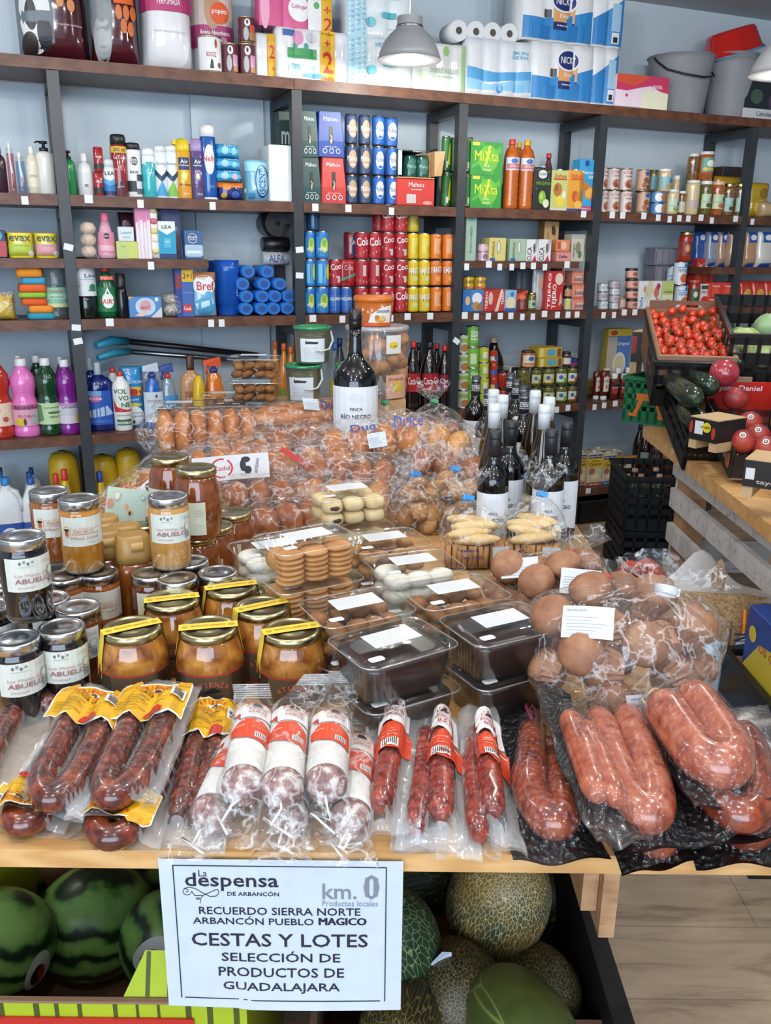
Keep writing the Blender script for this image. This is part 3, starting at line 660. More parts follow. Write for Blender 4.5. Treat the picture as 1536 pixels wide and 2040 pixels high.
trig('yellow lemon air freshener spray with yellow head',349,384,277,'#d9aa1f','#e0c41e',AIRF('#d9941c','#e4d23a','limon'))
trig('purple lavender air freshener spray with lilac head',378,409,277,'#5b4a86','#a48cc0',AIRF('#4a3a6e','#8a78b0','Lavanda'))
spr('tall blue spray with white oval label and white cap',1,401,433,250,'#1b56a3','#e4e8ea',[('e',0,.54,.56,.2,'#e3e9ee'),('t','Nelly',0,.54,.72,.1,'#c2473c'),('t','LACA',0,.18,.4,.04,'#8fb0d8'),('r',-1,1,.0,.03,'#dfe3e6')],capf=.175)
zz=None;lb=['bottom','middle','top']
o=put('wet_wipes_pack','navy and orange tissue pack under three sky blue wipes packs','wipes',1,432,488,363,lambda w,h,d:pouch(w,h,.08,'#1f2f6e',[('r',-1,1,.7,1,'#d9762a'),('e',-.3,.75,.3,.2,'#e08a3a'),('e',.3,.3,.3,.2,'#3a5aa8'),('e',-.5,.25,.2,.16,'#d0a24a')],.3,1),.03,.08);zz=topz(o)
for i,vt in enumerate((338,314,286)):
 o=put('wet_wipes_pack',lb[i]+' one of three sky blue wipes packs stacked beside tall blue spray','wipes',1,428+i,484-2*i,vt,lambda w,h,d:pouch(w,h,.09,'#38a0d2',[('r',-1,1,.3,.62,'#58b8e0'),('e',-.3,.5,.26,.3,'#9fd6ec'),('e',.4,.4,.2,.26,('#d9b8c8','#8fd0e6','#8fd0e6')[i]),('t','tips',.1,.86,.5,.14,'#e8f4f8')],.35,1),.03,.09,z=zz,group='sky blue wipes packs');zz=topz(o)
put('tissue_pack','clear blue tissue pack with navy oval beside a white box','tissues',1,491,540,318,lambda w,h,d:pouch(w,h,d,'#7fc0dd',[('r',-.95,.95,.72,.95,'#a9dcec'),('p',[(-1,.3),(1,.5),(1,.4),(-1,.2)],'#c8ecf4'),('e',.3,.48,.56,.4,'#23407c'),('e',.3,.48,.5,.35,'#8fc4de'),('v','SCENT',.3,.5,.26,.56,'#23407c'),('r',-.8,-.3,.05,.2,'#4a90c4')],.5,1),.03,.09)
cart('cardboard_box','plain white box at the right end beside the steel post','box',1,537,582,289,'#dce5e6',[('r',.3,.5,.3,.5,'#cfd9da')],back=.02,d=.2)
# ================================================================ small upper shelf on the left
cart('diaper_pack','dark blue and red pack at the left edge of small shelf','pack',15,-30,12,458,'#23305c',[('r',-1,1,.05,.6,'#b23a44'),('e',.2,.8,.5,.2,'#3a9fb0')],d=.12)
EV=lambda c:[('t','evax',0,.78,.76,.22,'#3d5f7c'),('r',-.86,.86,.12,.58,c),('t','normal alas',.05,.5,.5,.06,'#6d8a3a'),('e',.7,.18,.2,.12,'#e8e8d8')]
put('sanitary_pads_pack','yellow and green sanitary pads pack with blue lettering','pads',15,12,69,464,lambda w,h,d:pouch(w,h,d,'#e3cf22',EV('#b5c84a'),.75),.02,.1)
put('sanitary_pads_pack','yellow and pink sanitary pads pack beside the steel post','pads',15,68,118,465,lambda w,h,d:pouch(w,h,d,'#e3cf22',EV('#dba0a8'),.75),.02,.1)
def sponge_net(w,h,d):
 b=[('sponge',B().blob((0.002*(i-1),0,h*(.17+.3*i)),(w*.48,w*.46,h*.17),stops_mat('loofah',60,[(.3,'#b5a08c'),(.7,'#d9cbbb')],.8,bmp=.4),14,8,jit=.03))for i in range(3)]
 t=B().tube([(w*.4,-.01,h*.1),(w*.55,-.03,-.01),(w*.5,-.03,-.02)],.0015,M('#cbb9a6'),5)
 return b+[('cord',t)]
put('bath_sponge_string','string of three cream loofah balls hanging by the post','sponge',15,160,193,437,sponge_net,.02,rnd=True)
bot('nail_polish_remover','pink tapered bottle with pink cap and dark round badge',15,193,231,425,[(.8,0),(.95,.02),(1,.1),(.86,.45),(.6,.68),(.42,.82)],'#dba7ba',(.42,.8,1,'#d96f8d'),(.12,.58,.99,'#d98aa0',[('e',0,.82,.3,.14,'#22262c'),('t','CLEAN',0,.82,.36,.08,'#e8d4da'),('r',-.7,.7,.12,.38,'#e3b7c4')]),k='p',lk=.9)
c1=cart('soap_box','green and yellow soap box under a small white box','soap',15,232,276,481,'#c6cf6a',[('r',-1,.1,0,1,'#bccb7c'),('t','jabon',-.4,.7,.2,.12,'#8a9a3a')],d=.07)
cart('soap_box','small white soap box lying on the green and yellow box','soap',15,235,266,452,'#d5dde0',[('t','Lactovit',0,.6,.7,.18,'#6fa0b0'),('r',-.5,.5,.2,.34,'#a8c3cc')],d=.06,z=topz(c1))
put('hair_dye_box','dark maroon faceted pouch behind the stacked soap boxes','box',15,240,272,423,lambda w,h,d:pouch(w,h,d,'#3c1d25',[('e',0,.6,.6,.2,'#57303a')],.2),.12,.05)
for i,(a,b_)in enumerate(((273,288),(288,302))):
 cart('hair_removal_box',('left','right')[i]+' one of two tall pink and white boxes standing together','box',15,a,b_,414,'#e6dde3',[('p',[(-1,.7),(1,.78),(1,1),(-1,1)],'#d77fae'),('p',[(-.4,.6),(.2,.66),(0,.9)],'#e7a9c8'),('r',-.12,0,.02,.7,'#d9bcc8')],d=.05,side='#d7a8c4')
put('cotton_ball_bag','narrow clear bag of pastel cotton balls','cotton',15,300,319,411,lambda w,h,d:[('bag',pouch(w,h,d,'#f3efe8',(),.2,1)),*[('cotton_ball',B().blob((0,-d*.3,h*k),(w*.42,.014,w*.37),c))for k,c in((.15,'#e3d79a'),(.36,'#e6e0cc'),(.53,'#e2d28c'),(.72,'#d0707f'),(.92,'#dcd89c'))]],.03,.04)
cart('shaving_cream_box','white and turquoise shaving box with black lettering','box',15,317,351,441,'#e4ebee',[('r',-1,1,.14,.62,'#1f9cc4'),('p',[(-1,.78),(0,.64),(1,.78),(1,.6),(-1,.6)],'#1f9cc4'),('r',-1,1,0,.14,'#233a6a'),('t','LEA',0,.85,.58,.08,'#14161a'),('r',-.4,.4,.3,.56,'#4fb6d4'),('t','MEN',0,.46,.3,.05,W_)],d=.05)
put('razor_pack','tall dark blue hanging razor pack behind the boxes','razor',15,326,364,412,lambda w,h,d:[('backing_card',B().box(-w/2,w/2,0,.004,0,h,M('#24407c',.35))),('razor',B().tube([(.004,-.012,.02),(.004,-.014,h*.55)],.006,M('#8fa3b8',.3,'m'),8).box(-.008,.02,-.02,-.006,h*.55,h*.62,'#9aa6b4').tube([(.018,-.012,.02),(.018,-.014,h*.5)],.005,M('#b23f46',.3),8)),('blister',B().rrect([(w*.4,.014,0),(w*.42,.016,h*.9)],GLS,r=.2).move(Matrix.Translation((0,-.014,0))))],.06,.05)
cart('face_cream_box','blue box with round badge at the right end of small shelf','box',15,368,404,459,'#3a6294',[('e',-.1,.72,.5,.17,'#dfe6ec'),('e',-.1,.72,.44,.15,'#2d4f80'),('t','NIVEA',-.1,.76,.5,.07,W_),('t','MEN',-.1,.68,.3,.06,W_),('p',[(-1,.14),(-.7,.08),(.7,.08),(1,.14),(1,.46),(.8,.5),(-.8,.5),(-1,.46)],'#a9c4da'),('r',-.8,.8,.2,.3,'#dfe8ee')],d=.06)
# ================================================================ row 2 left, cleaning
put('rubber_gloves_pack','yellow rubber gloves in a slack clear bag at left edge','gloves',2,-25,33,574,lambda w,h,d:[('gloves',pouch(w*.9,h*.8,.07,'#c9a91e',[('p',[(-.8,.2),(.5,.7),(.6,.6),(-.7,.1)],'#e0c63a'),('p',[(-.9,.6),(.1,1),(.2,.85),(-.8,.5)],'#d0b52a')],.3,1)),('bag',pouch(w,h,.09,'#ffffff',(),.2,1).__class__()if 0 else(lambda q:(q.ms.__setitem__(0,FILM),q)[1])(pouch(w,h*.9,.085,'#fffffe',(),.2,1)))],.02,.09)
zz=RZ[2];cl=['#d9722a','#3a8fae','#d85a2a','#7fb23a','#d8662a','#e08a32','#2f93b5','#e09a34']
for i,c in enumerate(('#2f8fa8','#e0882c','#d95c28','#86b83e','#d8602a','#3d9cc0','#e38b28')):
 w0,w1=((52,108),(56,107),(40,92),(35,92),(34,90),(40,90),(30,84))[i]
 o=put('sponge_cloth',('lowest teal','orange one above the lowest teal','red-orange lower','lime green','red-orange upper','blue','top orange')[i]+' cloth in the stack of coloured sponge cloths','cloth',2,w0,w1,600,lambda w,h,d:B().rrect([(w/2*.96,.05,0),(w/2,.055,h*.3),(w/2*.98,.055,h*.7),(w/2*.94,.05,h)],stops_mat('cloth'+c,90,[(.3,c),(.7,c)],.9,bmp=.5),r=.2),.02+.004*(i%3),.11,z=zz,h=(.024,.028,.028,.02,.03,.026,.034)[i],rz=(.1,-.05,.04,-.06,.08,0,-.05)[i],group='stacked sponge cloths');zz=topz(o)
bot('bleach_bottle','clear ribbed bottle with white cap and green label',2,91,137,497,[(.95,0),(1,.02),(1,.08),(.95,.1),(1,.13),(.98,.46),(.94,.48),(.98,.5),(.94,.53),(.98,.56),(.94,.6),(.98,.7),(.7,.82),(.32,.9),(.3,.92)],GLS,(.34,.91,1,'#dfe3e4'),(.17,.46,.985,'#7fb59a',[('t','lejia',0,.8,.5,.14,'#c05a52'),('r',-.9,.9,.42,.66,'#a9cdb8'),('t','alcohol',0,.54,.5,.1,'#4f7a66'),('r',-.9,.9,.02,.2,'#c8c890')]))
bot('floor_soap_bottle','tall dark green bottle with white label beside the post',2,150,194,512,[(.95,0),(1,.02),(1,.32),(.96,.34),(1,.36),(1,.86),(.88,.95),(.5,.99),(.4,1)],'#0d1a17',None,(.37,.82,1,'#dfe4e6',[('t','Lina',.5,.74,.5,.14,'#2c4f8c'),('t','limpiador',.3,.6,.7,.05,'#7d98b5'),('e',.6,.3,.3,.14,'#2f8060'),('r',.2,.9,.18,.22,'#2f8060'),('p',[(-.6,.3),(-.2,.44),(-.5,.36)],'#44505a')]))
bot('dish_soap_bottle','green dish soap bottle with red cap and white oval',2,196,234,527,[(.72,0),(.95,.03),(1,.25),(.98,.5),(.8,.66),(.62,.72),(.6,.78),(.4,.84),(.36,.88)],'#0f5a33',(.42,.87,1,'#d8402a'),(.12,.58,1.0,'#157042',[('e',0,.46,.55,.32,'#e3ebe4'),('p',[(-.3,.7),(0,1),(.3,.7)],'#e3ebe4'),('p',[(-.12,.74),(0,.88),(.12,.72)],'#1c6a3c'),('t','FAIRY',0,.42,.74,.2,'#c23a36')]),L=[('r',-.6,.7,.71,.79,'#d9492f'),('t','MAX',.05,.75,.5,.05,'#f2dcd4')],sy=.8)
bot('shoe_polish_bottle','narrow black bottle right of the green dish soap',2,233,254,545,[(.95,0),(1,.03),(1,.6),(.9,.64),(.85,.66)],'#141416',(.86,.66,1,'#1c1c1e'),k='p')
cart('soap_box','light blue and white soap box with pink heart emblem','soap',2,257,322,591,'#4f86bf',[('p',[(-1,.86),(-.7,1),(-1,1)],'#d8a83a'),('p',[(.3,0),(1,.5),(1,0)],'#c9cfd0'),('e',0,.52,.62,.42,'#b3d3e6'),('e',0,.56,.4,.3,'#d9b5c2'),('e',0,.6,.3,.2,'#c89aa8'),('r',-.36,.3,.4,.52,'#b8404a'),('t','el mago',0,.46,.4,.08,W_),('e',.7,.86,.12,.1,'#dfe6ea'),('p',[(-.7,.1),(-.2,.28),(.2,.2),(-.2,.06)],'#e0c3b2')],d=.07)
SC=stops_mat('steel_scourer',120,[(.3,'#55524c'),(.6,'#b9b4a8')],.3,bmp=1)
put('steel_scourer_pack','bag of shiny steel wool scourers','scourer',2,325,366,585,lambda w,h,d:[('scourer',B().blob((0,0,h*.3),(w*.5,.035,h*.3),SC,16,8,jit=.05)),('scourer',B().blob((-.005,0,h*.74),(w*.36,.03,h*.24),SC,16,8,jit=.05)),('bag',(lambda q:(q.ms.__setitem__(0,FILM),q)[1])(pouch(w,h,.08,'#fffffd',(),.2,1)))],.02,.08)
cart('insecticide_box','narrow blue box with yellow top saying 2+1','box',2,352,387,537,'#3f62a8',[('r',-1,-.3,0,1,'#27408a'),('r',-.26,1,.74,1,'#e0b722'),('t','2+1',.36,.87,.5,.12,'#5a3a1a'),('r',-.26,.7,.1,.26,'#c73a32'),('t','Cucal',.2,.18,.4,.08,W_),('r',-.26,1,.5,.52,'#6f8cc4'),('r',-1,-.4,.6,.9,'#8a2f3a')],d=.06)
put('toilet_cleaner_pack','blue and white bag of toilet cleaner with red lettering','cleaner',2,384,434,543,lambda w,h,d:pouch(w,h,d,'#8fc0dc',[('r',-1,1,.84,1,'#a96f4a'),('e',0,.72,.9,.22,'#e2e8ec'),('t','Bref',.1,.7,.7,.2,'#c7352f'),('e',0,.24,.84,.2,'#4b9dca'),('p',[(-.8,.3),(.6,.4),(.7,.3),(-.6,.16)],'#c2e2f0'),('e',.3,.5,.3,.08,'#5aa8d4')],.3,1),.02,.07)
bot('waste_bin','tall blue plastic container standing behind the blue bag rolls',2,430,478,518,[(.86,0),(.88,.02),(.92,.2),(1,.21),(1,.76),(1.03,.78),(1.03,1)],'#1a55b0',None,None,k='p',back=.06,cat='bin',L=[('v','plastic',.55,.5,.12,.3,'#a9c6ea')])
bot('waste_bin','second blue plastic container half hidden behind the first',2,416,452,519,[(.86,0),(.9,.1),(1,.8),(1.02,1)],'#17489c',None,None,k='p',back=.19,cat='bin')
BLUEB=M('#1d6cc0',.42);BLUED=M('#114a90',.5)
def bagroll(R,L):return[('roll',B().tube([(0,0,R),(0,L,R)],R,BLUEB,14,flat=.92)),('roll_end',B().tube([(0,-.0012,R),(0,.003,R)],R*.62,BLUED,12,flat=.8))]
R0=None;n=0
rows=[(2,[491,522,546,573],0),(2,[492,523,548,575],1),(2,[484,526,557],2),(2,[495,532],3)]
for r,us,lv in rows:
 for i,u in enumerate(us):
  s=su(u,RZ[2]+.03,.03+.02*lv);R=.0275
  nm=('first','second','third','fourth')[i];rw=('bottom','second','third','top')[lv]
  thing('bag_roll',f'{nm} blue rubbish bag roll from the left in the {rw} layer','bag roll',wp(s,.03+.012*lv,RZ[2]+.001+lv*.0505),PSI,bagroll(R,.2),'blue rubbish bag rolls')
BLK=M('#17181a',.35)
s=su(544,RZ[2]+.25,.12)
o=thing('bag_roll','white and black bag roll pack under the big black roll','bag roll',wp(su(556,RZ[2]+.2,.14),.2,RZ[2]+.205),PSI,B().tube([(-.06,0,.028),(.06,0,.028)],.028,M('#c9ccd0',.4),14).txt(Flat(-.0285,0,.028),'ALFA',0,0,.07,.03,'#3d4f8a',1),'black bag rolls');
thing('bag_roll','black rubbish bag roll lying across under the big round one','bag roll',wp(su(556,RZ[2]+.25,.14),.2,RZ[2]+.262),PSI,B().tube([(-.06,0,.03),(.06,0,.03)],.03,BLK,16),'black bag rolls')
thing('bag_roll','biggest black bag roll with its end facing out, topmost','bag roll',wp(su(552,RZ[2]+.3,.14),.12,RZ[2]+.323),PSI,[('roll',B().tube([(0,0,.055),(0,.16,.055)],.055,BLK,22)),('core',B().tube([(0,-.001,.055),(0,.004,.055)],.012,M('#050505',.8),12))],'black bag rolls')
# ================================================================ row 3 left, floor cleaners
FC=[(.95,0),(1,.02),(1,.1),(.93,.13),(.97,.17),(.97,.42),(.9,.46),(.8,.52),(.86,.58),(.95,.66),(.9,.76),(.6,.84),(.42,.88),(.4,.9)]
def floorc(label,u0,u1,vt,col,lc,LL,back=.03):
 return bot('floor_cleaner_bottle',label,3,u0,u1,vt,FC,col,(.42,.9,1,'#dfe2e3'),(.15,.43,.985,lc,LL)if lc else None,back)
floorc('red floor cleaner bottle cut by the left edge',-24,28,706,'#b3301f','#e2c8b5',[('e',-.2,.7,.3,.14,'#a83a42'),('e',.4,.3,.2,.12,'#b5525a')])
floorc('pink floor cleaner bottle with navy brand band',28,80,714,'#dd74bb','#d9a0b5',[('r',-1,1,.74,.98,'#b8577f'),('t','Bestello',0,.86,.8,.16,'#2d3a6c'),('t','FLORAL',.1,.45,.6,.14,'#c23a78'),('e',-.4,.18,.34,.2,'#d9b52e'),('e',-.1,.18,.1,.16,'#3a3236'),('r',.3,.9,.1,.66,'#a9adb5')])
floorc('dark green pine floor cleaner bottle with pale green label',78,124,713,'#0d3d20','#b7d2a4',[('p',[(-1,.1),(-.5,.2),(-.6,.9),(-1,.98)],'#5d8f5a'),('t','concentrado',.3,.8,.7,.08,'#3d5f3a'),('r',-.1,.8,.5,.6,'#4a6a48'),('t','PINO',.35,.35,.4,.1,'#46663f')])
floorc('purple floor cleaner bottle left of the steel post',117,160,716,'#7d1f86','#d3c8d8',[('r',-1,.6,.4,.7,'#c3c2cc'),('t','LAVANDA',.2,.8,.7,.12,'#4a3a6a'),('e',.7,.25,.16,.2,'#d9b52e'),('r',-1,1,.86,1,'#b58ac0')])
floorc('pink floor cleaner bottle standing behind the front pink one',36,62,708,'#c96aab',None,(),.17)
floorc('dark green floor cleaner bottle behind the front green one',66,100,708,'#0d3d20',None,(),.17)
floorc('purple floor cleaner bottle behind the front purple one',118,142,711,'#6b1d72',None,(),.17)
bot('dish_soap_bottle','wide navy blue dish soap bottle with clear nozzle cap',3,172,231,722,[(.94,0),(1,.03),(1,.62),(.94,.7),(.7,.77),(.4,.8),(.36,.82)],'#10206a',(.22,.81,1,'#a9b8c4'),(.1,.6,1.0,'#2456b0',[('p',[(-.8,.4),(.4,.56),(.8,.3),(-.7,.2)],'#a9c3dc'),('e',-.3,.78,.4,.1,'#c46a9a'),('t','flota',-.3,.78,.4,.06,W_),('r',-.7,.6,.06,.14,'#3a6cc0'),('r',-.8,.1,.86,1,'#6fa3dc')]),sy=.62,lk=.8)
bot('dish_soap_bottle','navy dish soap bottle hidden behind the front navy one',3,170,206,713,[(.94,0),(1,.03),(1,.62),(.94,.7),(.7,.77),(.4,.8),(.36,.82)],'#10206a',(.3,.81,1,'#a9b8c4'),None,sy=.62,back=.16)
VV=[('t','VOL',-.2,.68,.66,.08,'#17703f'),('t','VO',.1,.565,.5,.08,'#17703f'),('t','NE',.3,.45,.46,.08,'#17703f'),('p',[(-1,.56),(-.6,.42),(.4,.36),(1,.37),(1,.33),(-.9,.33)],'#c2302a'),('r',-.7,.8,.1,.2,'#1c6a42'),('t','amoniaco',0,.15,.7,.06,W_),('t','perfumado',.1,.27,.7,.03,'#5a6a62')]
bot('ammonia_bottle','white bottle with red cap and big green letters',3,228,263,740,[(.94,0),(1,.02),(1,.72),(.9,.8),(.45,.88),(.36,.92)],'#e4e6e4',(.34,.92,1,'#c5362c'),None,k='p',L=VV)
bot('ammonia_bottle','white bottle with red cap half hidden behind the lettered one',3,216,246,733,[(.94,0),(1,.02),(1,.72),(.9,.8),(.45,.88),(.36,.92)],'#e0e2e2',(.36,.92,1,'#c5362c'),None,k='p',back=.13)
put('insecticide_pack','blue insecticide pack with red and yellow emblem and white oval','insecticide',3,246,292,732,lambda w,h,d:pouch(w,h,d,'#2f8ac8',[('t','INSECTICIDA',.1,.76,.84,.045,W_),('r',-.8,.7,.54,.68,'#d9b52a'),('p',[(-.9,.56),(.6,.52),(.8,.62),(-.6,.68)],'#c2352d'),('t','MATON',0,.6,.66,.05,'#2a1a1a'),('t','Rapid',0,.47,.4,.04,W_),('e',-.1,.385,.8,.035,'#c9c24a'),('e',0,.2,.82,.16,'#e2e8ea'),('t','Moscas y',0,.25,.7,.04,'#22304a'),('t','Mosquitos',0,.195,.7,.04,'#22304a'),('e',-.1,.1,.1,.03,'#3a3a3a')],.55),.085,.06)
def trigger(w,h,d,col,hc,hc2,lab=None):
 p=bottle(w/2*.9,h,[(.9,0),(1,.03),(1,.4),(.84,.5),(.7,.6),(.62,.7),(.3,.76),(.28,.8)],col,None,lab,sy=.7)
 hd=B().lathe([(w*.16,h*.77),(w*.17,h*.82),(w*.1,h*.83),(w*.1,h*.87)],M(hc2,.35),12)
 hd.hexa([(-w*.42,-.012,h*.87),(w*.3,-.012,h*.86),(w*.3,.012,h*.86),(-w*.42,.012,h*.87)],[(-w*.4,-.01,h*.95),(w*.26,-.012,h),(w*.26,.012,h),(-w*.4,.01,h*.95)],hc)
 hd.tube([(-w*.16,0,h*.88),(-w*.28,0,h*.78),(-w*.24,0,h*.74)],.006,M(hc,.35),6)
 return p+[('spray_head',hd)]
put('spray_bottle','clear blue trigger spray with pale grey label','spray bottle',3,286,330,722,lambda w,h,d:trigger(w,h,d,'#2a62b4','#b9c9d6','#23408a',(.1,.56,.99,'#c9d4de',[('t','limpia',0,.72,.6,.06,'#a8484a'),('r',-.8,.8,.66,.68,'#8f9aa8'),('e',.2,.86,.1,.06,'#3a4658')])),.03,rnd=True)
put('spray_bottle','small clear trigger spray with blue head and red collar','spray bottle',3,318,358,724,lambda w,h,d:trigger(w,h,d,'#8396a2','#2d4f98','#c5413a',(.08,.5,.99,'#3f8fc4',[('p',[(-.8,.1),(.8,.6),(.8,.1)],'#d8d05a'),('t','GLASS',0,.6,.6,.1,W_)])),.05,rnd=True)
bot('wax_bottle','translucent tan bottle with dark brown cap',3,362,406,708,[(.94,0),(1,.03),(1,.62),(.9,.7),(.4,.76),(.32,.8)],'#b98b62',(.34,.79,1,'#4a2a1c'),(.1,.5,.99,'#8f5c3a',[('e',0,.3,.4,.14,'#c9a283'),('t','cera',0,.7,.5,.14,'#e0c9b0')]),k='p',sy=.6,lk=.7)
bot('oil_bottle','yellow bottle in front of the tan wax bottle',3,386,412,748,[(.9,0),(1,.05),(1,.6),(.8,.85),(.5,.98),(.3,1)],'#d9b21c',None,None,k='p',back=.01)
put('spray_bottle','orange trigger spray bottle with orange head','spray bottle',3,404,454,711,lambda w,h,d:trigger(w,h,d,'#d9761e','#d9521f','#3a3f78',(.08,.5,.99,'#dd8a2a',[('e',-.3,.5,.3,.2,'#b5331f'),('t','KH7',.2,.5,.5,.2,'#f0e0c0')])),.04,rnd=True)
mh=B()
P0,P1=wp(su(255,.98,.2),.2,1.02),wp(su(520,.95,.2),.26,.935)
st1=B().tube([P0,P1],.013,BLK,10);st2=B().tube([P0+Vector((0,.02,-.045)),P1+Vector((0,.03,-.035))],.011,M('#9a9ea2',.3,'m'),10)
gp=B();a=wp(su(190,1.0,.16),.12,1.012)
gp.tube([P0,(P0+a)/2+Vector((0,0,.012)),a],[.017,.02,.016],M('#2b93b0',.4),10);g2=B().tube([P0+Vector((0,.02,-.045)),(P0+a)/2+Vector((0,.01,-.04)),a+Vector((0,.01,-.05))],[.015,.016,.012],M('#2b93b0',.4),10)
thing('mop','black mop handle with turquoise grip lying behind the cleaners, upper of two','mop',(0,0,0),0,[('handle',st1),('grip',gp)])
thing('mop','silver mop handle with turquoise grip lying behind the cleaners, lower of two','mop',(0,0,0),0,[('handle',st2),('grip',g2)])
# ================================================================ bottom left: jugs
WH='#d3d8da'
def jug(w,h,d,cc,lab=True):
 b=B().rrect([(w*.46,w*.34,0),(w*.5,w*.36,.006),(w*.5,w*.36,h*.52),(w*.46,w*.33,h*.66),(w*.26,w*.22,h*.8),(w*.12,w*.12,h*.9)],M(WH,.35),r=.22)
 hd=B().tube([(w*.1,-w*.1,h*.84),(w*.36,-w*.2,h*.8),(w*.47,-w*.22,h*.66),(w*.47,-w*.22,h*.52)],[.012,.013,.013,.012],M(WH,.35),8)
 p=[('jug_body',b),('handle',hd),('cap',B().lathe([(w*.16,h*.89),(w*.165,h*.9),(w*.155,h),(w*.1,h)],M(cc,.4),14))]
 if lab:
  lb=B().rrect([(w*.502,w*.362,h*.06),(w*.502,w*.362,h*.36)],M('#274c9c',.4),r=.22,caps=(False,False));sf=Flat(-w*.362-.001)
  lb.ell(sf,0,h*.2,w*.3,h*.1,'#d8dfe6',1);lb.txt(sf,'CONEJO',0,h*.2,w*.4,h*.07,'#b53a3a',2);p.append(('label',lb))
 return p
for i,(u0,u1,vt,bk,cc)in enumerate(((-6,50,957,.02,'#2f86c4'),(48,96,956,.02,'#2a58a8'),(-10,32,946,.11,'#2f74b8'),(52,86,946,.11,'#274f98'),(-4,28,937,.2,'#23508c'),(58,88,937,.2,'#1f4484'))):
 z0=.21
 put('bleach_jug',('front left','front right','second left','second right','rear left','rear right')[i]+' white bleach jug with blue cap low on the left','jug',4,u0,u1,vt,lambda w,h,d:jug(w,min(h,.3),d,cc),bk,.1,group='white bleach jugs')
YEL=M('#c9a51e',.4)
for i,(u0,u1,vt,bk)in enumerate(((108,166,898,.12),(186,240,905,.12),(238,288,892,.14))):
 put('detergent_jug',('yellow round detergent jug left of the steel post','yellow detergent jug just right of the steel post','yellow detergent jug furthest right under the shelf')[i],'jug',4,u0,u1,vt,lambda w,h,d:[('jug_body',B().lathe([(w*.42,0),(w*.48,.02),(w*.5,h*.78),(w*.46,h*.9),(w*.34,h*.97),(w*.12,h*.985)],YEL,20)),('cap',B().lathe([(w*.14,h*.97),(w*.14,h)],M('#7a6a1a'),12))],bk,rnd=True,group='yellow detergent jugs')
for i,(u0,u1,vt,cc)in enumerate(((112,132,944,'#c8352c'),(128,150,935,'#cf3a30'),(176,200,956,'#27479c'),(196,218,940,'#2a4ea6'))):
 bot('detergent_bottle',('yellow bottle with red cap before the left detergent jug','taller yellow bottle with red cap by the left detergent jug','yellow bottle with blue cap right of the steel post','taller yellow bottle with blue cap under the shelf')[i],4,u0,u1,vt,[(.95,0),(1,.03),(1,.7),(.6,.84),(.5,.86)],'#cfa91e',(.55,.85,1,cc),None,k='p',back=.02)
# ================================================================ row 1, beer and juice
TH=['bottom','second','third','top']
MAH=lambda c:[('t','Mahou',0,.84,.62,.09,W_),('r',-.16,.16,.3,.68,'#0c0f10'),('p',[(-.1,.3),(.05,.3),(.1,.44),(-.08,.5)],'#b9a58a'),('e',-.5,.13,.17,.06,W_),('e',-.5,.13,.13,.045,c),('e',0,.13,.17,.06,W_),('e',0,.13,.13,.045,c),('e',.5,.13,.17,.06,W_),('e',.5,.13,.13,.045,c),('t','pack',0,.22,.5,.025,W_)]
def beerbox(w,h,d,col,L):
 b=B();b.rrect([(w/2,d/2,0),(w/2,d/2,h*.35),(w/2*.84,d/2*.8,h)],col,r=.03,seg=1,sm=False)
 def f(x,z,l):
  k=1 if z<h*.35 else 1-.16*(z-h*.35)/(h*.65);kd=1 if z<h*.35 else 1-.2*(z-h*.35)/(h*.65)
  return(x*k,-d/2*kd-l*EPS-.001,z)
 sf=Fn(f,2)
 for i,q in enumerate(L):
  if q[0]=='r':b.rect(sf,q[1]*w/2,q[2]*w/2,q[3]*h,q[4]*h,q[5],1+i*.4,3)
  else:dec(b,sf,w/2,h,[q],1+i*.4)
 return b
G1,B1,R1='#1d4a48','#1c469c','#c23a34'
o1=put('beer_box','green beer carton with slot, lower left by the post','beer',1,602,640,313,lambda w,h,d:beerbox(w,h,d,G1,MAH(G1)),.02,.12)
put('beer_box','green beer carton with slot, upper left by the post','beer',1,600,635,221,lambda w,h,d:beerbox(w,h,d,G1,MAH(G1)),.025,.12,z=topz(o1))
o1=put('beer_box','red beer carton with slot under the blue one','beer',1,641,690,313,lambda w,h,d:beerbox(w,h,d,R1,MAH(R1)),.015,.14)
put('beer_box','blue beer carton with slot on top of the red one','beer',1,634,686,222,lambda w,h,d:beerbox(w,h,d,B1,MAH(B1)),.02,.14,z=topz(o1))
cart('beer_box','dark green beer carton standing behind the steel post','beer',1,558,584,222,'#24413f',[('t','m',0,.72,.6,.14,'#c9d0ce'),('e',.5,.3,.6,.2,'#a55a3a')],back=.2,d=.1)
CN=[('r',-1,1,.1,.9,'#33496b'),('e',0,.52,.62,.3,'#b99a7c'),('t','Mahou',0,.55,.74,.17,'#e9ecef'),('t','sin',0,.34,.3,.1,'#e9ecef')]
CB=[('r',-1,1,.1,.9,'#2560ae'),('e',0,.52,.6,.3,'#d3d9de'),('t','Mahou',0,.55,.7,.17,'#27477c'),('e',0,.3,.3,.05,'#2560ae')]
colz={}
for ci,(u0,u1,L,rim,nm)in enumerate(((686,712,CN,'#a98d73','navy and tan beer can'),(713,738,CN,'#a98d73','navy and tan beer can'),(740,766,CB,'#b79a84','blue and white beer can'),(767,793,CB,'#b79a84','blue and white beer can'))):
 z=None
 for k,vt in enumerate((352,298,245)):
  if ci==3 and k==2:continue
  cN=('first','second','third','fourth')[ci]
  o=put('beer_can',f'{nm}, {("bottom", "middle", "top")[k]} of the {cN} column from the red carton','can',1,u0,u1,vt,lambda w,h,d:can(w/2,h,L[0][5],L,rim),.03,rnd=True,z=z,h=.118,group='beer cans in columns');z=topz(o)
  colz[(ci,k)]=z
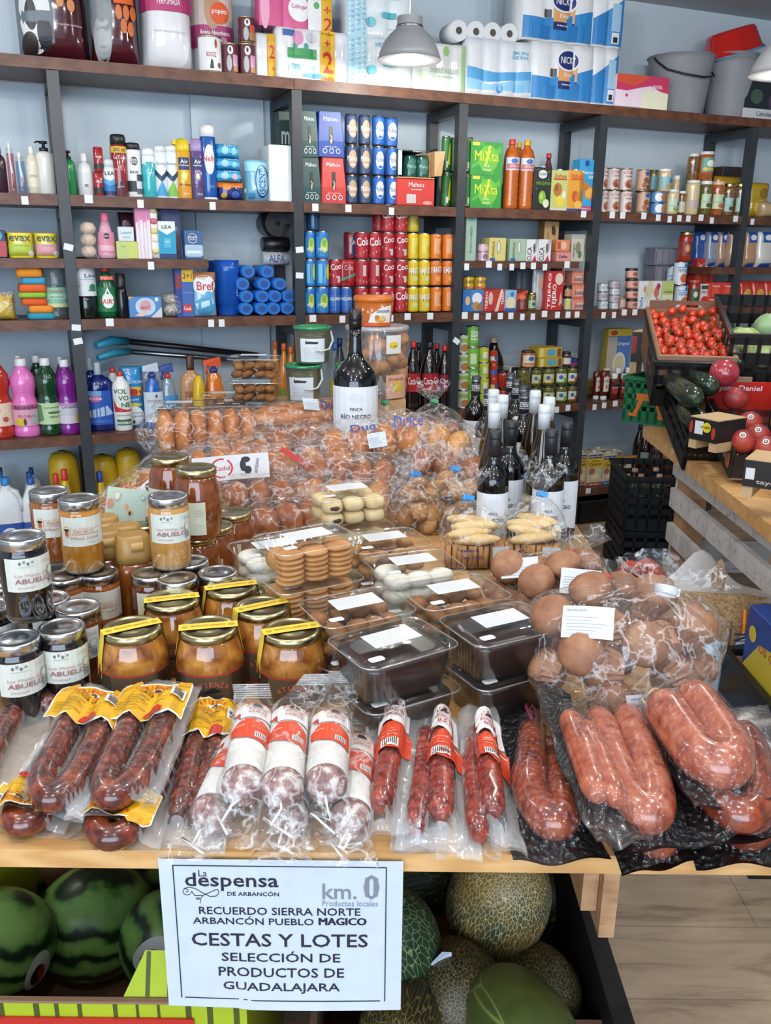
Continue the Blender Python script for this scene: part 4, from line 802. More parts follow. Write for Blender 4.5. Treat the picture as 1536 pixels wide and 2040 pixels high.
put('beer_can','blue and white beer can standing back in the top layer','can',1,768,786,250,lambda w,h,d:can(.0325,h,'#2560ae',CB,'#b79a84'),.06,rnd=True,z=colz[(3,1)],h=.118,group='beer cans in columns')
o1=put('beer_tray','red beer tray with barcode under the open green tray','beer',1,791,866,356,lambda w,h,d:carton(w,h,d,'#c8382f',[('t','Mahou',0,.78,.4,.16,W_),('t','*****',0,.6,.3,.05,W_),('r',-.5,-.02,.1,.42,'#e6e2e0')]+[('r',-.46+.06*i,-.44+.06*i,.12,.4,'#7a6a68')for i in range(7)]+[('e',.6,.12,.25,.07,'#e0968c')]),.015,.2)
def opentray(w,h,d):
 b=B();m=M('#1d3f38',.5);t=.004
 b.box(-w/2,w/2,-d/2,d/2,0,t,CARD);b.box(-w/2,-w/2+t,-d/2,d/2,t,h,m);b.box(w/2-t,w/2,-d/2+.05,d/2,t,h,CARD);b.box(-w/2,w/2,d/2-t,d/2,t,h,m);b.box(-w/2,w/2*.6,-d/2,d/2,h-t,h,m)
 b.hexa([(w/2,-d/2,h*.1),(w/2+.02,-d/2-.03,h*.1),(w/2+.02,d/2,h*.1),(w/2,d/2,h*.1)],[(w/2-.002,-d/2,h),(w/2+.035,-d/2-.03,h),(w/2+.03,d/2,h),(w/2,d/2,h)],CARD)
 b.txt(Flat(-d/2-.0006,0,h-.004),'Mahou',.01,0,w*.3,.006,W_)
 b.rect(Flat(-d/2-.001),-w/2,-w*.4,h*.1,h*.98,'#d5d6d2',1);return b
tz=topz(o1)
tr=put('beer_tray','open green beer tray with brown flap on the red tray','beer',1,793,866,300,opentray,.01,.19,z=tz)
for i,u in enumerate((812,836)):
 s=su(u,tz+.05,.08)
 thing('beer_can',('left','right')[i]+' dark green beer can inside the open tray','can',wp(s,.06,tz+.005),PSI,can(.031,.092,'#1c4a42',[('e',0,.5,.6,.34,'#2f6a5c'),('t','Mahou',0,.5,.6,.14,'#a9c4b8')]))
MX=[('r',-1,1,0,1,'#2f9a3a'),('p',[(-.9,.2),(.9,.9),(.9,.7),(-.9,.3)],'#58b53c'),('p',[(-.4,.98),(.3,.02),(.5,.02),(-.2,.98)],'#49ab3a'),('e',.1,.5,.62,.4,'#6cbf3c'),('t','MiXta',.0,.58,.74,.3,'#e7df2e'),('p',[(.1,.9),(.25,.9),(.0,.3),(-.12,.3)],'#e7df2e'),('t','Shandy',0,.28,.2,.06,W_),('t','Lemon',0,.18,.26,.08,'#e2ecd0'),('r',-.9,-.45,.88,.98,'#d9d43a')]
o1=cart('lemon_beer_box','green lemon beer carton with yellow lettering, lower of two','beer',1,937,998,350,'#2f9a3a',MX,d=.2,side='#1f6a2c')
cart('lemon_beer_box','green lemon beer carton with yellow lettering, upper of two','beer',1,937,1001,283,'#2f9a3a',MX,d=.2,side='#1f6a2c',z=topz(o1))
YG=[('r',-1,1,.1,.9,'#2c6a2c'),('p',[(0,.2),(1,.2),(1,.8),(.4,.8)],'#c9c92e'),('r',-.3,.1,.12,.3,'#d3d6d0')]
for ci,(u0,u1)in enumerate(((878,897),(895,915))):
 z=None
 for k in range(2):
  o=put('lemon_beer_can',f'green and yellow lemon beer can, {("lower", "upper")[k]} of the {("left", "right")[ci]} pair beside the post','can',1,u0,u1,350,lambda w,h,d:can(w/2,h,'#2c6a2c',YG),.05+.02*ci,rnd=True,z=z,h=.148,group='lemon beer cans');z=topz(o)
for ci,u0 in enumerate((926,)):
 z=None
 for k in range(2):
  o=put('lemon_beer_can',f'lemon beer can seen edge on left of the green carton, {("lower", "upper")[k]} one','can',1,922,938,350,lambda w,h,d:can(.028,h,'#8a8f4a',YG),.05,rnd=True,z=z,h=.148);z=topz(o)
OR=stops_mat('orange_drink',60,[(.3,'#a8501a'),(.7,'#c46a24')],.08,coat=.6)
JB=[(.9,0),(1,.02),(1,.1),(.94,.13),(1,.17),(.94,.21),(1,.26),(.94,.3),(1,.35),(.94,.4),(1,.44),(.96,.5),(1,.56),(1,.74),(.8,.84),(.36,.91),(.34,.93)]
def juice(label,u0,u1,vt,cc,back=.03):
 return bot('juice_bottle',label,1,u0,u1,vt,JB,OR,(.42,.92,1,cc),(.56,.74,1.0,'#c9d3dc',[('r',-1,1,.1,.5,'#c4707a'),('e',-.1,.72,.4,.2,'#3f66b0'),('t','Multi',.1,.3,.6,.16,'#dfe4d0')]),back)
juice('orange ribbed juice bottle with red cap beside the green cartons',1000,1031,278,'#d0402e')
juice('orange ribbed juice bottle with yellow cap',1029,1061,280,'#dca62a')
juice('orange juice bottle with yellow cap standing behind the front pair',1018,1040,284,'#dca62a',.16)
bot('juice_bottle','dark pink soft drink bottle with red cap behind the black carton',1,1076,1100,306,SODA,'#6b3a40',(.42,.92,1,'#c93a34'),None,.2)
def jcart(label,u0,u1,vt,col,L,side=None,cap=True,slant=False):
 def mk(w,h,d):
  p=[('carton_body',carton(w,h*.96,d,col,L,side))]
  if cap:p.append(('cap',B().lathe([(.011,h*.96),(.0115,h*.965),(.011,h),(.008,h)],M('#e3e5e4',.4),12,c=(w*.2,0))))
  return p
 return put('juice_carton',label,'juice carton',1,u0,u1,vt,mk,.03,.07)
jcart('black apple juice carton with green apple picture',1062,1097,330,'#1d211e',[('e',-.05,.84,.5,.1,'#dfe3e2'),('t','DON SIMON',-.05,.84,.6,.06,'#20242a'),('t','MANZANA',.05,.63,.8,.08,'#7fb53a'),('e',.0,.3,.4,.16,'#7fb53a'),('e',-.1,.33,.2,.08,'#a9cf5a'),('e',.45,.16,.34,.1,'#dfe3c0'),('e',-.6,.94,.1,.02,'#4a7a3a'),('e',.6,.9,.1,.02,'#4a7a3a'),('e',.6,.72,.1,.02,'#4a7a3a'),('e',-.7,.5,.1,.02,'#4a7a3a')])
jcart('yellow pineapple juice carton with fruit picture',1096,1130,336,'#c3ca7a',[('r',-1,1,0,.06,'#cfd0c4'),('t','Disfruta',.05,.86,.7,.1,'#c34a34'),('r',-.7,.8,.76,.8,'#c8402f'),('e',-.2,.52,.5,.17,'#b57a2e'),('e',-.35,.56,.2,.08,'#8f5a22'),('e',.1,.24,.5,.14,'#e6cf4a'),('e',.55,.4,.2,.1,'#e8ead8')])
jcart('orange peach juice carton with fruit picture',1129,1161,336,'#e2a13a',[('r',-1,1,0,.06,'#27509a'),('t','Disfruta',.05,.86,.7,.1,'#d0582f'),('r',-.6,.9,.76,.8,'#d4502f'),('e',0,.36,.42,.14,'#c8562a'),('e',.2,.34,.22,.1,'#d9743a'),('e',.4,.16,.5,.1,'#edb84a')])
jcart('tall blue orange juice carton beside the right post',1152,1188,313,'#3aa0d4',[('r',-1,1,0,.1,'#b8326a'),('t','FORMATO 1,5 L',0,.05,.8,.05,W_),('e',-.3,.92,.24,.06,'#244a90'),('t','Naranja',0,.74,.76,.08,W_),('t','zumo',.3,.66,.4,.06,W_),('e',.1,.36,.54,.13,'#d98a2a'),('e',.1,.36,.42,.1,'#eab25a'),('e',-.3,.48,.3,.08,'#d07a2a'),('e',.8,.5,.14,.06,'#9a2f6a')],cap=False)
# ---------------------------------------------------------------- jars and tins, right bay
LIT=[('r',-1,1,.06,.94,'#d9cdc8'),('t','LITUBA',0,.82,.76,.13,'#b03a34'),('t','Caseras',0,.66,.6,.1,'#8a5a50'),('e',.1,.3,.66,.2,'#b5654a'),('e',.0,.26,.4,.12,'#8f4030'),('e',.3,.34,.2,.08,'#d09a5a')]
BEAN=[('r',-1,1,.06,.94,'#c8a089'),('e',.1,.82,.4,.1,'#3a5a9a'),('e',-.1,.5,.34,.14,'#8a4f34'),('e',.4,.46,.3,.12,'#a3623f'),('e',-.3,.28,.3,.12,'#9a5a3a'),('e',.3,.2,.3,.1,'#7a4028'),('r',-1,1,.06,.12,'#7a6a52')]
for ci,(u0,u1,L,c,nm,bk)in enumerate(((1196,1210,LIT,'#d9cdc8','pale bean tin tucked behind the post',.05),(1209,1233,LIT,'#d9cdc8','pale bean tin with red lettering, left column',.03),(1233,1258,LIT,'#d9cdc8','pale bean tin with red lettering, right column',.03),(1267,1293,BEAN,'#c8a089','brown bean tin with gold rim',.03))):
 z=None
 for k in range(2):
  o=put('bean_tin',f'{nm}, {("lower", "upper")[k]} one','tin',1,u0,u1,380,lambda w,h,d:tin(w/2,h,c,L),bk,rnd=True,z=z,h=(.1015,.1)[k],group='bean tins');z=topz(o)
def jr(label,r,u0,u1,vt,content,lid,lab=None,L=(),back=.03,z=None,h=None,group=None,nm='preserve_jar',**kw):
 return put(nm,label,'jar',r,u0,u1,vt,lambda w,hh_,d:jar(w/2,hh_,content,lid,lab,L,**kw),back,rnd=True,z=z,h=h,group=group)
CREAM=stops_mat('asparagus',20,[(.3,'#b39a6a'),(.7,'#d9c9a0')],.12,(30,30,2),coat=.6)
OLIVE=stops_mat('green_preserve',90,[(.3,'#3e3a1c'),(.7,'#7a7434')],.12,coat=.6)
STEW=stops_mat('brown_preserve',90,[(.3,'#4e3320'),(.55,'#7a5a34'),(.75,'#9a8a5a')],.12,coat=.6)
ORPR=stops_mat('orange_preserve',90,[(.3,'#7a3a1c'),(.7,'#b56a34')],.12,coat=.6)
BL=lambda c:[('e',.5,.66,.3,.2,'#3060a8'),('r',-.9,.2,.4,.5,'#8fb5a0'),('e',.1,.22,.5,.16,c)]
s1=None
tt=None
for k in range(2):
 tt=put('tuna_tin',('lower','upper')[k]+' squat blue and orange tin under the dark green jar','tin',1,1291,1326,402,lambda w,h,d:tin(w/2,h,'#3f78b0',[('r',-1,1,.1,.9,'#4f86b8'),('e',-.3,.5,.4,.4,'#e1e6ea'),('e',.5,.5,.6,.4,'#b5764a')],'#c9cbcd'),.03,rnd=True,z=topz(tt)if tt else None,h=.052)
tz=topz(tt)
jr('dark green pickle jar with blue label on the squat tins',1,1291,1311,335,OLIVE,'#3a4a3a',(.1,.7,'#4f7a86'),[],z=tz,h=.098)
jr('pale preserve jar with white lid on the squat tins',1,1309,1337,331,CREAM,'#dfe1de',(.12,.66,'#7fb0b8'),BL('#b59a4a'),z=tz,h=.105,back=.02)
o=jr('squat preserve jar with green and blue label, front row',1,1326,1351,378,CREAM,'#dfe1de',(.1,.6,'#b9cdb0'),BL('#8a9a4a'),back=.02)
jr('small jar with white lid right of the squat preserve jar',1,1349,1365,381,STEW,'#dfe1de',(.1,.55,'#c9c4b0'),[],back=.04)
jr('small jar with white lid standing behind, upper one',1,1335,1350,337,CREAM,'#dfe1de',(.2,.6,'#c9c4b0'),[],back=.1,h=.19)
jr('tall white asparagus jar with white lid',1,1363,1391,360,CREAM,'#dfe1de',(.2,.42,'#b5a0a0'),[],back=.02,shoulder=.9,lidh=.07)
o1=jr('olive preserve jar with pale label, right of the asparagus',1,1390,1415,361,OLIVE,'#dfe1de',(.2,.62,'#b9cfa8'),BL('#4a5a3a'),back=.02)
o2=jr('orange preserve jar with white lid and pale label',1,1412,1440,362,ORPR,'#d8b49a',(.2,.62,'#b9cfa8'),BL('#c46a3a'),back=.02)
jr('dark stew jar with gold lid, second from the right post',1,1437,1460,366,STEW,'#c8b478',(.14,.56,'#9fc0b8'),BL('#5a4a2a'),back=.02)
jr('dark stew jar with gold lid nearest the right post',1,1459,1484,366,STEW,'#c8b478',(.14,.56,'#9fc0b8'),BL('#4a4a2a'),back=.02)
jr('tall brown stew jar standing on jars, upper left',1,1368,1390,302,STEW,'#d3d4d0',None,z=RZ[1]+.158,h=.135,back=.06)
jr('tall orange stew jar with green label standing on jars, upper right',1,1389,1420,300,ORPR,'#d3d4d0',(.3,.78,'#5a9a8a'),[('e',0,.6,.5,.24,'#e1e6d8'),('r',-.9,.9,.1,.3,'#c8b44a')],z=topz(o1),h=.138)
jr('jar standing back under the tall brown stew jar',1,1366,1390,362,STEW,'#c8b478',None,back=.09,h=.157)
cart('cardboard_box','low dark brown box at the back above the right jars','box',1,1432,1490,333,'#3a2620',[('r',-1,-.5,.05,.95,'#20242a')],back=.22,d=.08)
YB=lambda w,h,d:pouch(w,h,d,'#b5941f',[('e',0,.3,.6,.2,'#d0b040'),('e',.3,.7,.4,.16,'#8a6a1a')],.3,2)
put('pasta_bag','crumpled yellow bag at the back behind the right jars','bag',1,1424,1486,352,YB,.14,.07)
put('pasta_bag','crumpled yellow bag right of the last steel post','bag',1,1492,1536,364,YB,.06,.08)
put('bread_bag','tan bag at the right edge beyond the last post','bag',1,1518,1580,402,lambda w,h,d:pouch(w,h,d,'#b59a72',(),.3,2),.02,.08)
# ================================================================ row 2, soft drink cans
def cancol(us,rows,col,L,nm,bk=.03,rim='#c3c6ca',grp='soft drink cans',only=None,h=.1155):
 for ci,(u0,u1)in enumerate(us):
  z=None
  for k in range(rows):
   if only and k not in only[ci]:
    z=(z or RZ[2])+h;continue
   o=put('soft_drink_can',f'{nm}, {("left", "right")[ci] if len(us) == 2 else ("first", "second", "third", "fourth")[ci]} column, {TH[k]} row','can',2,u0,u1,500,lambda w,hh_,d:can(w/2,hh_,col,L[k%len(L)],rim),bk,rnd=True,z=z,h=h,group=grp);z=topz(o)
LM=[('r',-1,1,.1,.9,'#2a78c0'),('p',[(-1,.1),(1,.1),(1,.3),(-1,.5)],'#38a8d0'),('e',.1,.5,.5,.26,'#c9d03a'),('e',0,.58,.3,.14,'#7ab53a'),('t','NESTEA',-.1,.36,.6,.1,W_),('r',-1,-.6,.2,.8,'#3aa0d0')]
LM2=[LM[0],LM[1],('e',.7,.55,.4,.3,'#c9d03a'),('r',-.7,-.2,.16,.84,'#6ac0e0'),('r',.1,.2,.16,.84,'#7fc8e6')]
cancol([(606,627),(627,655)],3,'#2a78c0',[LM,LM2,LM],'blue and lime iced tea can',grp='blue iced tea cans')
put('soft_drink_can','plain dark blue can standing on top of the iced tea cans','can',2,610,637,424,lambda w,h,d:can(w/2,h,'#1c4a72',[('r',-.4,-.3,.12,.88,'#2f6a98')]),.06,rnd=True,z=RZ[2]+.347,h=.1155)
AQ=[('r',-1,1,.1,.9,'#2a5aa8'),('r',-1,1,.3,.7,'#3568b4'),('t','AQUARIUS',0,.56,.95,.14,W_),('r',-.2,-.1,.12,.88,'#7fa0d0')]
cancol([(654,678),(677,701)],1,'#2a5aa8',[AQ],'silver blue sports drink can beside the iced tea',grp='sports drink cans')
CK=[('r',-1,1,.1,.9,'#b01f2a'),('p',[(-1,.2),(1,.44),(1,.36),(-1,.12)],'#d9d6d6'),('p',[(-1,.14),(1,.38),(1,.36),(-1,.12)],'#2f8f6a'),('t','Cola',-.05,.66,.9,.3,W_,.1)]
CK2=[('r',-1,1,.1,.9,'#a81c28'),('t','Coca',0,.74,.8,.22,W_,.15),('p',[(-1,.5),(1,.3),(1,.22),(-1,.42)],'#d9d6d6'),('r',.1,.5,.16,.4,'#c9bcbc')]
CK3=[('r',-1,1,.1,.9,'#ac1d29'),('r',-.1,.4,.4,.8,'#c9bcbc'),('p',[(-1,.3),(1,.2),(1,.12),(-1,.22)],'#c9a0a4')]
cancol([(758,785),(784,812)],4,'#b01f2a',[CK,CK2,CK2,CK],'red cola can in the tall pair',grp='red cola cans')
cancol([(707,733),(733,758)],3,'#a81c28',[CK3,CK3,CK],'red cola can left of the tall pair',grp='red cola cans',only=[(1,2),(0,1,2)])
put('soft_drink_can','red cola can standing back left of the top cola pair','can',2,748,764,428,lambda w,h,d:can(.033,h,'#a81c28',CK3),.1,rnd=True,z=RZ[2]+.347,h=.1155,group='red cola cans')
put('soft_drink_can','dark blue and red can in the second upper row left of the cola','can',2,688,710,478,lambda w,h,d:can(.033,h,'#7a2430',[('r',-.1,.8,.1,.9,'#24487c'),('t','AQ',.3,.6,.5,.2,W_)]),.1,rnd=True,z=RZ[2]+.232,h=.1155)
put('soft_drink_can','red cola can at the far left end of the cola row','can',2,654,680,525,lambda w,h,d:can(w/2,h,'#a81c28',CK2),.04,rnd=True,z=RZ[2]+.1165,h=.1155,group='red cola cans')
put('soft_drink_multipack','red shrink-wrapped cola multipack in the middle row','can pack',2,680,708,526,lambda w,h,d:rollpack(w,h,d,2,1,'#a01c26',[('p',[(-1,.3),(1,.5),(1,.4),(-1,.2)],'#3a8f70'),('t','Cola',0,.7,.6,.2,'#d9b0b0')]),.06,.12,z=RZ[2]+.1165,h=.1155)
put('soft_drink_can','red cola can in the bottom row behind the round pastry tub','can',2,706,733,575,lambda w,h,d:can(w/2,h,'#a81c28',CK3),.03,rnd=True,h=.1155,group='red cola cans')
FY=[('r',-1,1,.1,.9,'#d6bb1c'),('p',[(-.8,.42),(.8,.5),(.8,.68),(-.8,.6)],'#2a5598'),('t','FANTA',0,.6,.94,.22,W_,.08),('e',.2,.3,.4,.1,'#c9d8a0')]
FY2=[FY[0],('r',-.5,.5,.24,.8,'#dccb5a'),('e',.5,.4,.4,.16,'#c8b018')]
FO=[('r',-1,1,.1,.9,'#d9741c'),('p',[(-.8,.46),(.8,.54),(.8,.74),(-.8,.66)],'#2a4a90'),('t','FANTA',0,.64,.94,.22,W_,.08),('e',.1,.3,.4,.1,'#e6a05a')]
FO2=[FO[0],('r',-.5,.5,.24,.8,'#e0a070'),('e',.6,.5,.3,.2,'#c8601a')]
cancol([(811,833),(832,856)],3,'#d6bb1c',[FY,FY,FY2],'yellow lemon soda can',grp='yellow lemon soda cans')
cancol([(855,879),(879,904)],3,'#d9741c',[FO2,FO,FO2],'orange soda can',rim='#3a4f98',grp='orange soda cans')
put('soft_drink_can','single yellow can standing back above the lemon sodas','can',2,812,829,432,lambda w,h,d:can(.031,h,'#a8921c',FY2),.09,rnd=True,z=RZ[2]+.347,h=.1155)
# ================================================================ row 2 and small shelf, third bay
for i,(a,b_)in enumerate(((922,945),(944,969))):
 put('peanut_tin',('left','right')[i]+' small yellow tin with black lettering on the biscuit boxes','tin',2,a,b_,552,lambda w,h,d:tin(w/2,h,'#d2a81f',[('r',-1,1,.06,.26,'#a5552a'),('t','ORTIZ',0,.58,.9,.26,'#20242a'),('e',0,.24,.5,.1,'#c9803a')]),.03,rnd=True,z=RZ[2]+.101,h=.058)
BX=[(922,938,'#2f6fb4',[('e',.2,.5,.6,.2,'#d9b27a')],577,'narrow blue biscuit box beside the post'),(937,963,'#3f7fbc',[('e',0,.6,.76,.26,'#dfe3e4'),('e',-.1,.26,.6,.2,'#b98a52'),('e',.4,.2,.4,.14,'#a3703a')],577,'blue biscuit box with cookie picture'),
(962,984,'#b8302e',[('v','TEJERO',-.3,.5,.28,.8,W_),('e',.4,.6,.4,.3,'#d9b2a0')],577,'red box with upright white lettering'),(984,1006,'#bb3832',[('p',[(-.8,0),(.2,1),(.6,1),(-.2,0)],'#e0c8b0'),('v','TEJERO',.6,.6,.24,.6,W_)],577,'red and cream biscuit box'),
(1006,1029,'#8fb8d4',[('e',0,.4,.8,.28,'#e0d2a8'),('r',-1,1,0,.14,'#2a5fa8'),('e',.2,.8,.3,.12,'#3a78b8')],578,'light blue biscuit box'),(1029,1051,'#6a2622',[('p',[(-1,.5),(1,.9),(1,1),(-1,.8)],'#c84a32'),('e',0,.66,.6,.12,'#d97a4a'),('v','CHOCO',0,.3,.3,.4,'#d9b8a8')],578,'dark red chocolate box')]
for a,b_,c,L,vt,lab in BX:
 cart('biscuit_box',lab+' in the row beside the right post','box',2,a,b_,vt,c,L,d=.1)
jr('small green spread jar between biscuit boxes and ham pack',2,1050,1068,583,OLIVE,'#c3a968',(.15,.6,'#9fb58a'),[('e',0,.5,.4,.2,'#2a4f8f')],back=.02)
put('cured_ham_pack','tall silver grey pack with garlic picture','pack',2,1062,1084,535,lambda w,h,d:pouch(w*1.1,h,.03,'#a9adb2',[('e',.3,.66,.4,.14,'#c4a48a'),('r',-.5,-.2,.1,.9,'#c5c8cc')],.5,1),.05,.03)
cart('cardboard_box','dark grey box at the back behind the silver pack','box',2,1028,1062,535,'#5a6068',[('r',-.9,-.6,.1,.9,'#7a8088'),('r',-.3,0,.1,.9,'#747a82')],back=.16,d=.08)
cart('biscuit_box','tallest red box with two columns of upright white lettering','box',2,1087,1121,540,'#b92c2c',[('v','TEJERO',-.62,.5,.2,.9,W_),('v','TEJERO',.0,.36,.3,.62,W_),('e',.42,.8,.46,.15,'#dcc6b4'),('p',[(.5,.1),(.9,.2),(.7,.5)],'#d9a89a')],d=.06,back=.02)
o1=put('spread_tub','pair of pale blue and yellow yogurt tubs beside the tall red box','tub',2,1122,1139,594,lambda w,h,d:tin(w/2,h,'#a9cdd4',[('r',-1,0,.1,.9,'#d4c84a'),('t','a',.4,.5,.3,.3,'#7aa0b8')]),.03,rnd=True)
jr('small dark jar with black lid on the pale tubs',2,1122,1140,568,'#3a2620','#222222',(.15,.7,'#b58a62'),[],z=topz(o1),h=.06)
z=None
for k in range(3):
 o=put('wafer_pack',TH[k if k<2 else 3]+' of three pink wafer packs stacked by the right post','wafers',2,1141-0*k,1168-3*k,580,lambda w,h,d:carton(w,h,d,'#d98a72',[('r',-.4,.7,.1,.6,'#e2b2a0'),('t','tostadas',.1,.36,.7,.34,'#4a2f6a'),('r',-1,1,.85,1,'#c46a58')]),.03+.006*k,.07,z=z,h=(.06,.065,.06)[k],group='pink wafer packs');z=topz(o)
# small upper shelf, third bay
cart('fish_tin_box','tall pale green box at the left end of the small shelf','box',15,927,948,430,'#9fb8a6',[('r',-.5,.6,.88,1,'#6fa89a'),('e',0,.66,.26,.12,'#7a958a'),('v','Boquerones',0,.4,.2,.44,'#5a7568')],d=.06)
o1=put('spread_tub','lower small pink tub on the small shelf','tub',15,951,974,503,lambda w,h,d:tin(w/2,h,'#c9a8b0',[('e',0,.5,.5,.3,'#8a6a86')],'#d9c8cc'),.03,rnd=True,h=.04)
put('spread_tub','upper small pink tub on the small shelf','tub',15,951,974,488,lambda w,h,d:tin(w/2,h,'#c9a8b0',[('r',-1,1,.3,.7,'#d4b8c0')],'#d9c8cc'),.03,rnd=True,z=topz(o1),h=.036)
FISH=lambda c:[('e',.1,.62,.24,.3,c),('e',.1,.62,.14,.24,'#dfe0d8'),('v','SARDINILLAS',-.55,.5,.16,.7,'#6a6a4a'),('r',-.9,-.3,.02,.14,'#2f5fa8')]
for a,b_,c,lab,vt in((975,1008,'#d6c878','pale yellow sardine box',474),(1016,1048,'#a6bfa2','pale green sardine box with fish picture',476)):
 cart('fish_tin_box',lab+' on the small shelf','box',15,a,b_,vt,c,FISH('#8a9a8a'),d=.08)
CU=[('v','CUCA',-.5,.34,.4,.6,'#17181a'),('p',[(.1,.3),(.5,1),(1,1),(.6,.4)],'#a9adb2'),('p',[(.0,0),(.8,0),(.5,.3)],'#b8365a'),('e',.3,.62,.2,.2,'#5a6068')]
cart('fish_tin_box','left one of two white boxes with upright black lettering on the small shelf','box',15,1049,1072,477,'#e2e2df',CU,d=.08)
cart('fish_tin_box','right one of two white boxes with upright black lettering on the small shelf','box',15,1073,1098,477,'#e2e2df',CU,d=.08)
cart('fish_tin_box','tall tan mussel box standing behind the white boxes','box',15,1082,1111,441,'#b79663',[('e',.2,.78,.2,.12,'#3a2a22'),('e',.4,.74,.14,.1,'#4a362a'),('v','mejillones',-.5,.5,.16,.5,'#7a5a32'),('r',-1,1,.0,.5,'#a3804f')],back=.09,d=.06,side='#7a5c38')
o1=cart('fish_tin_box','lower pink and orange box at the right of the small shelf','box',15,1110,1138,501,'#d68f86',[('t','Delba',-.1,.5,.6,.3,'#2f3a6a'),('r',-1,1,.9,1,'#c06a60')],d=.08)
cart('fish_tin_box','upper pink and orange box at the right of the small shelf','box',15,1110,1136,478,'#d8875a',[('e',0,.5,.5,.34,'#e3b89a'),('r',-.9,-.4,.2,.8,'#b5503a')],d=.08,z=topz(o1))
cart('fish_tin_box','cream box with grey lid at the right end of the small shelf','box',15,1138,1164,467,'#c6c1ae',[('r',-1,1,.84,1,'#a9aaa6'),('e',0,.5,.4,.22,'#8a866e'),('v','navajas',-.6,.4,.18,.5,'#6a6650'),('e',.3,.26,.3,.14,'#5f7a5a')],back=.05,d=.07)
# ================================================================ row 2, fourth and fifth bay
for ci,(a,b_,n,c,hc)in enumerate(((1191,1212,3,'#b9bfc4',.042),(1213,1236,4,'#b0b4b8',.034))):
 z=None
 for k in range(n):
  o=put('tuna_tin',f'round silver tuna tin in the {("left", "right")[ci]} stack, {TH[k] if k < n-1 else "top"} one','tin',2,a,b_,600,lambda w,h,d:tin(w/2,h,c,[('r',-.8,.8,.2,.8,('#dfe3e6','#c9b0b4')[k%2]),('t','ATUN',0,.5,.6,.4,'#5a6f8a')],'#c9cbcd'),.03,rnd=True,z=z,h=hc,group='stacked tuna tins');z=topz(o)
put('tuna_tin','single round tin standing before the two tuna stacks','tin',2,1231,1247,592,lambda w,h,d:tin(w/2,h,'#8a6a5a',[('r',-.8,.8,.2,.8,'#c0a898')],'#c3a968'),.01,rnd=True)
z=None
for k in range(4):
 o=jr(f'pink pate jar with black lid, {TH[k]} of the stack of four',2,1246,1271,600,'#c48a7a','#2a2624',(.12,.75,'#d3a08e'),[('e',.1,.5,.5,.3,'#a85a4a')],z=z,h=.0495,group='stacked pate jars',lidh=.26,neck=.95,shoulder=.7);z=topz(o)
for a,b_,c,L,lab in((1272,1290,'#dfe3e4',[('v','leche',-.4,.24,.4,.36,'#2f6fb4'),('p',[(.2,.2),(1,.5),(1,.9),(.4,.8)],'#b9cfa8'),('e',.2,.7,.3,.12,'#d98a5a')],'white carton with blue lettering'),(1291,1317,'#e0dcd8',[('v','caldo',.3,.22,.4,.36,'#c23a3a'),('e',.2,.6,.4,.2,'#c9705a'),('p',[(-1,.3),(-.3,.6),(-.6,1),(-1,1)],'#d9c8a0'),('e',.4,.8,.3,.12,'#a83a5a')],'white broth carton with red lettering'),(1318,1340,'#b9c87a',[('r',-1,1,.3,.5,'#d9dcb8'),('e',.1,.2,.6,.14,'#b5733a'),('t','salsa',.1,.62,.7,.1,'#5a6f2a')],'green carton')):
 cart('broth_carton',lab+' beside the pate jars','carton',2,a,b_,560,c,L,d=.06)
FRI=[('r',-1,1,.06,.94,'#cdd8e0'),('t','FRITADA',0,.62,.8,.16,'#2a64a8'),('e',.1,.3,.6,.2,'#c8663a'),('e',.2,.84,.3,.1,'#3a70b0'),('r',-1,1,.74,.78,'#6a9ac8')]
z=None
for k in range(2):
 o=put('tomato_tin',('lower','upper')[k]+' blue and white tin with tomato picture','tin',2,1342-k,1368-k,570,lambda w,h,d:tin(w/2,h,'#cdd8e0',FRI,'#c9cbcd'),.02,rnd=True,z=z,h=.116);z=topz(o)
put('tomato_tin','blue and white tin standing behind left of the tomato tins','tin',2,1324,1344,540,lambda w,h,d:tin(w/2,h,'#b5c9d8',FRI,'#c9cbcd'),.1,rnd=True,h=.21)
TOM=stops_mat('tomato_sauce',60,[(.3,'#7a1c12'),(.7,'#a8301c')],.1,coat=.6)
o1=jr('red tomato sauce jar with green and black label, lower one',2,1367,1393,558,TOM,'#a85a3a',(.28,.7,'#2f4f3a'),[('r',.2,.9,.1,.9,'#c8402f'),('e',-.3,.5,.3,.26,'#c9d0b8')],back=.02)
jr('red tomato sauce jar with gold lid, upper one',2,1350,1378,499,TOM,'#c8b478',(.2,.7,'#7a2a24'),[('r',.2,.9,.1,.9,'#34563a'),('e',-.3,.5,.3,.26,'#c98a5a')],back=.03,z=z,h=.145)
cart('tomato_carton','white fried tomato carton with red picture','carton',2,1393,1414,566,'#dcd8d6',[('r',-.8,.8,.78,.94,'#2f4a3a'),('t','FRITO',0,.66,.7,.1,'#4a2a2a'),('e',0,.3,.7,.2,'#c43a2c'),('e',-.2,.16,.5,.1,'#d9604a')],d=.06)
TR=[('e',0,.62,.6,.2,'#e0583a'),('r',-.8,.8,.3,.34,'#f0d8d0'),('t','Tomate',0,.86,.6,.08,W_),('r',-.6,.6,.14,.18,'#f0c8c0')]
for i,(a,b_)in enumerate(((1411,1436),(1435,1460))):
 o=cart('tomato_carton',('left','right')[i]+' red tomato carton in the front pair beside the post','carton',2,a,b_,563,'#d23a2c',TR,d=.06,back=.02)
for i,(a,b_)in enumerate(((1382,1394),(1394,1406),(1406,1419))):
 cart('tomato_carton',('left','middle','right')[i]+' of three raised red tomato cartons at the back','carton',2,a,b_,515,'#bf342a',TR,d=.07,back=.14)
z=None
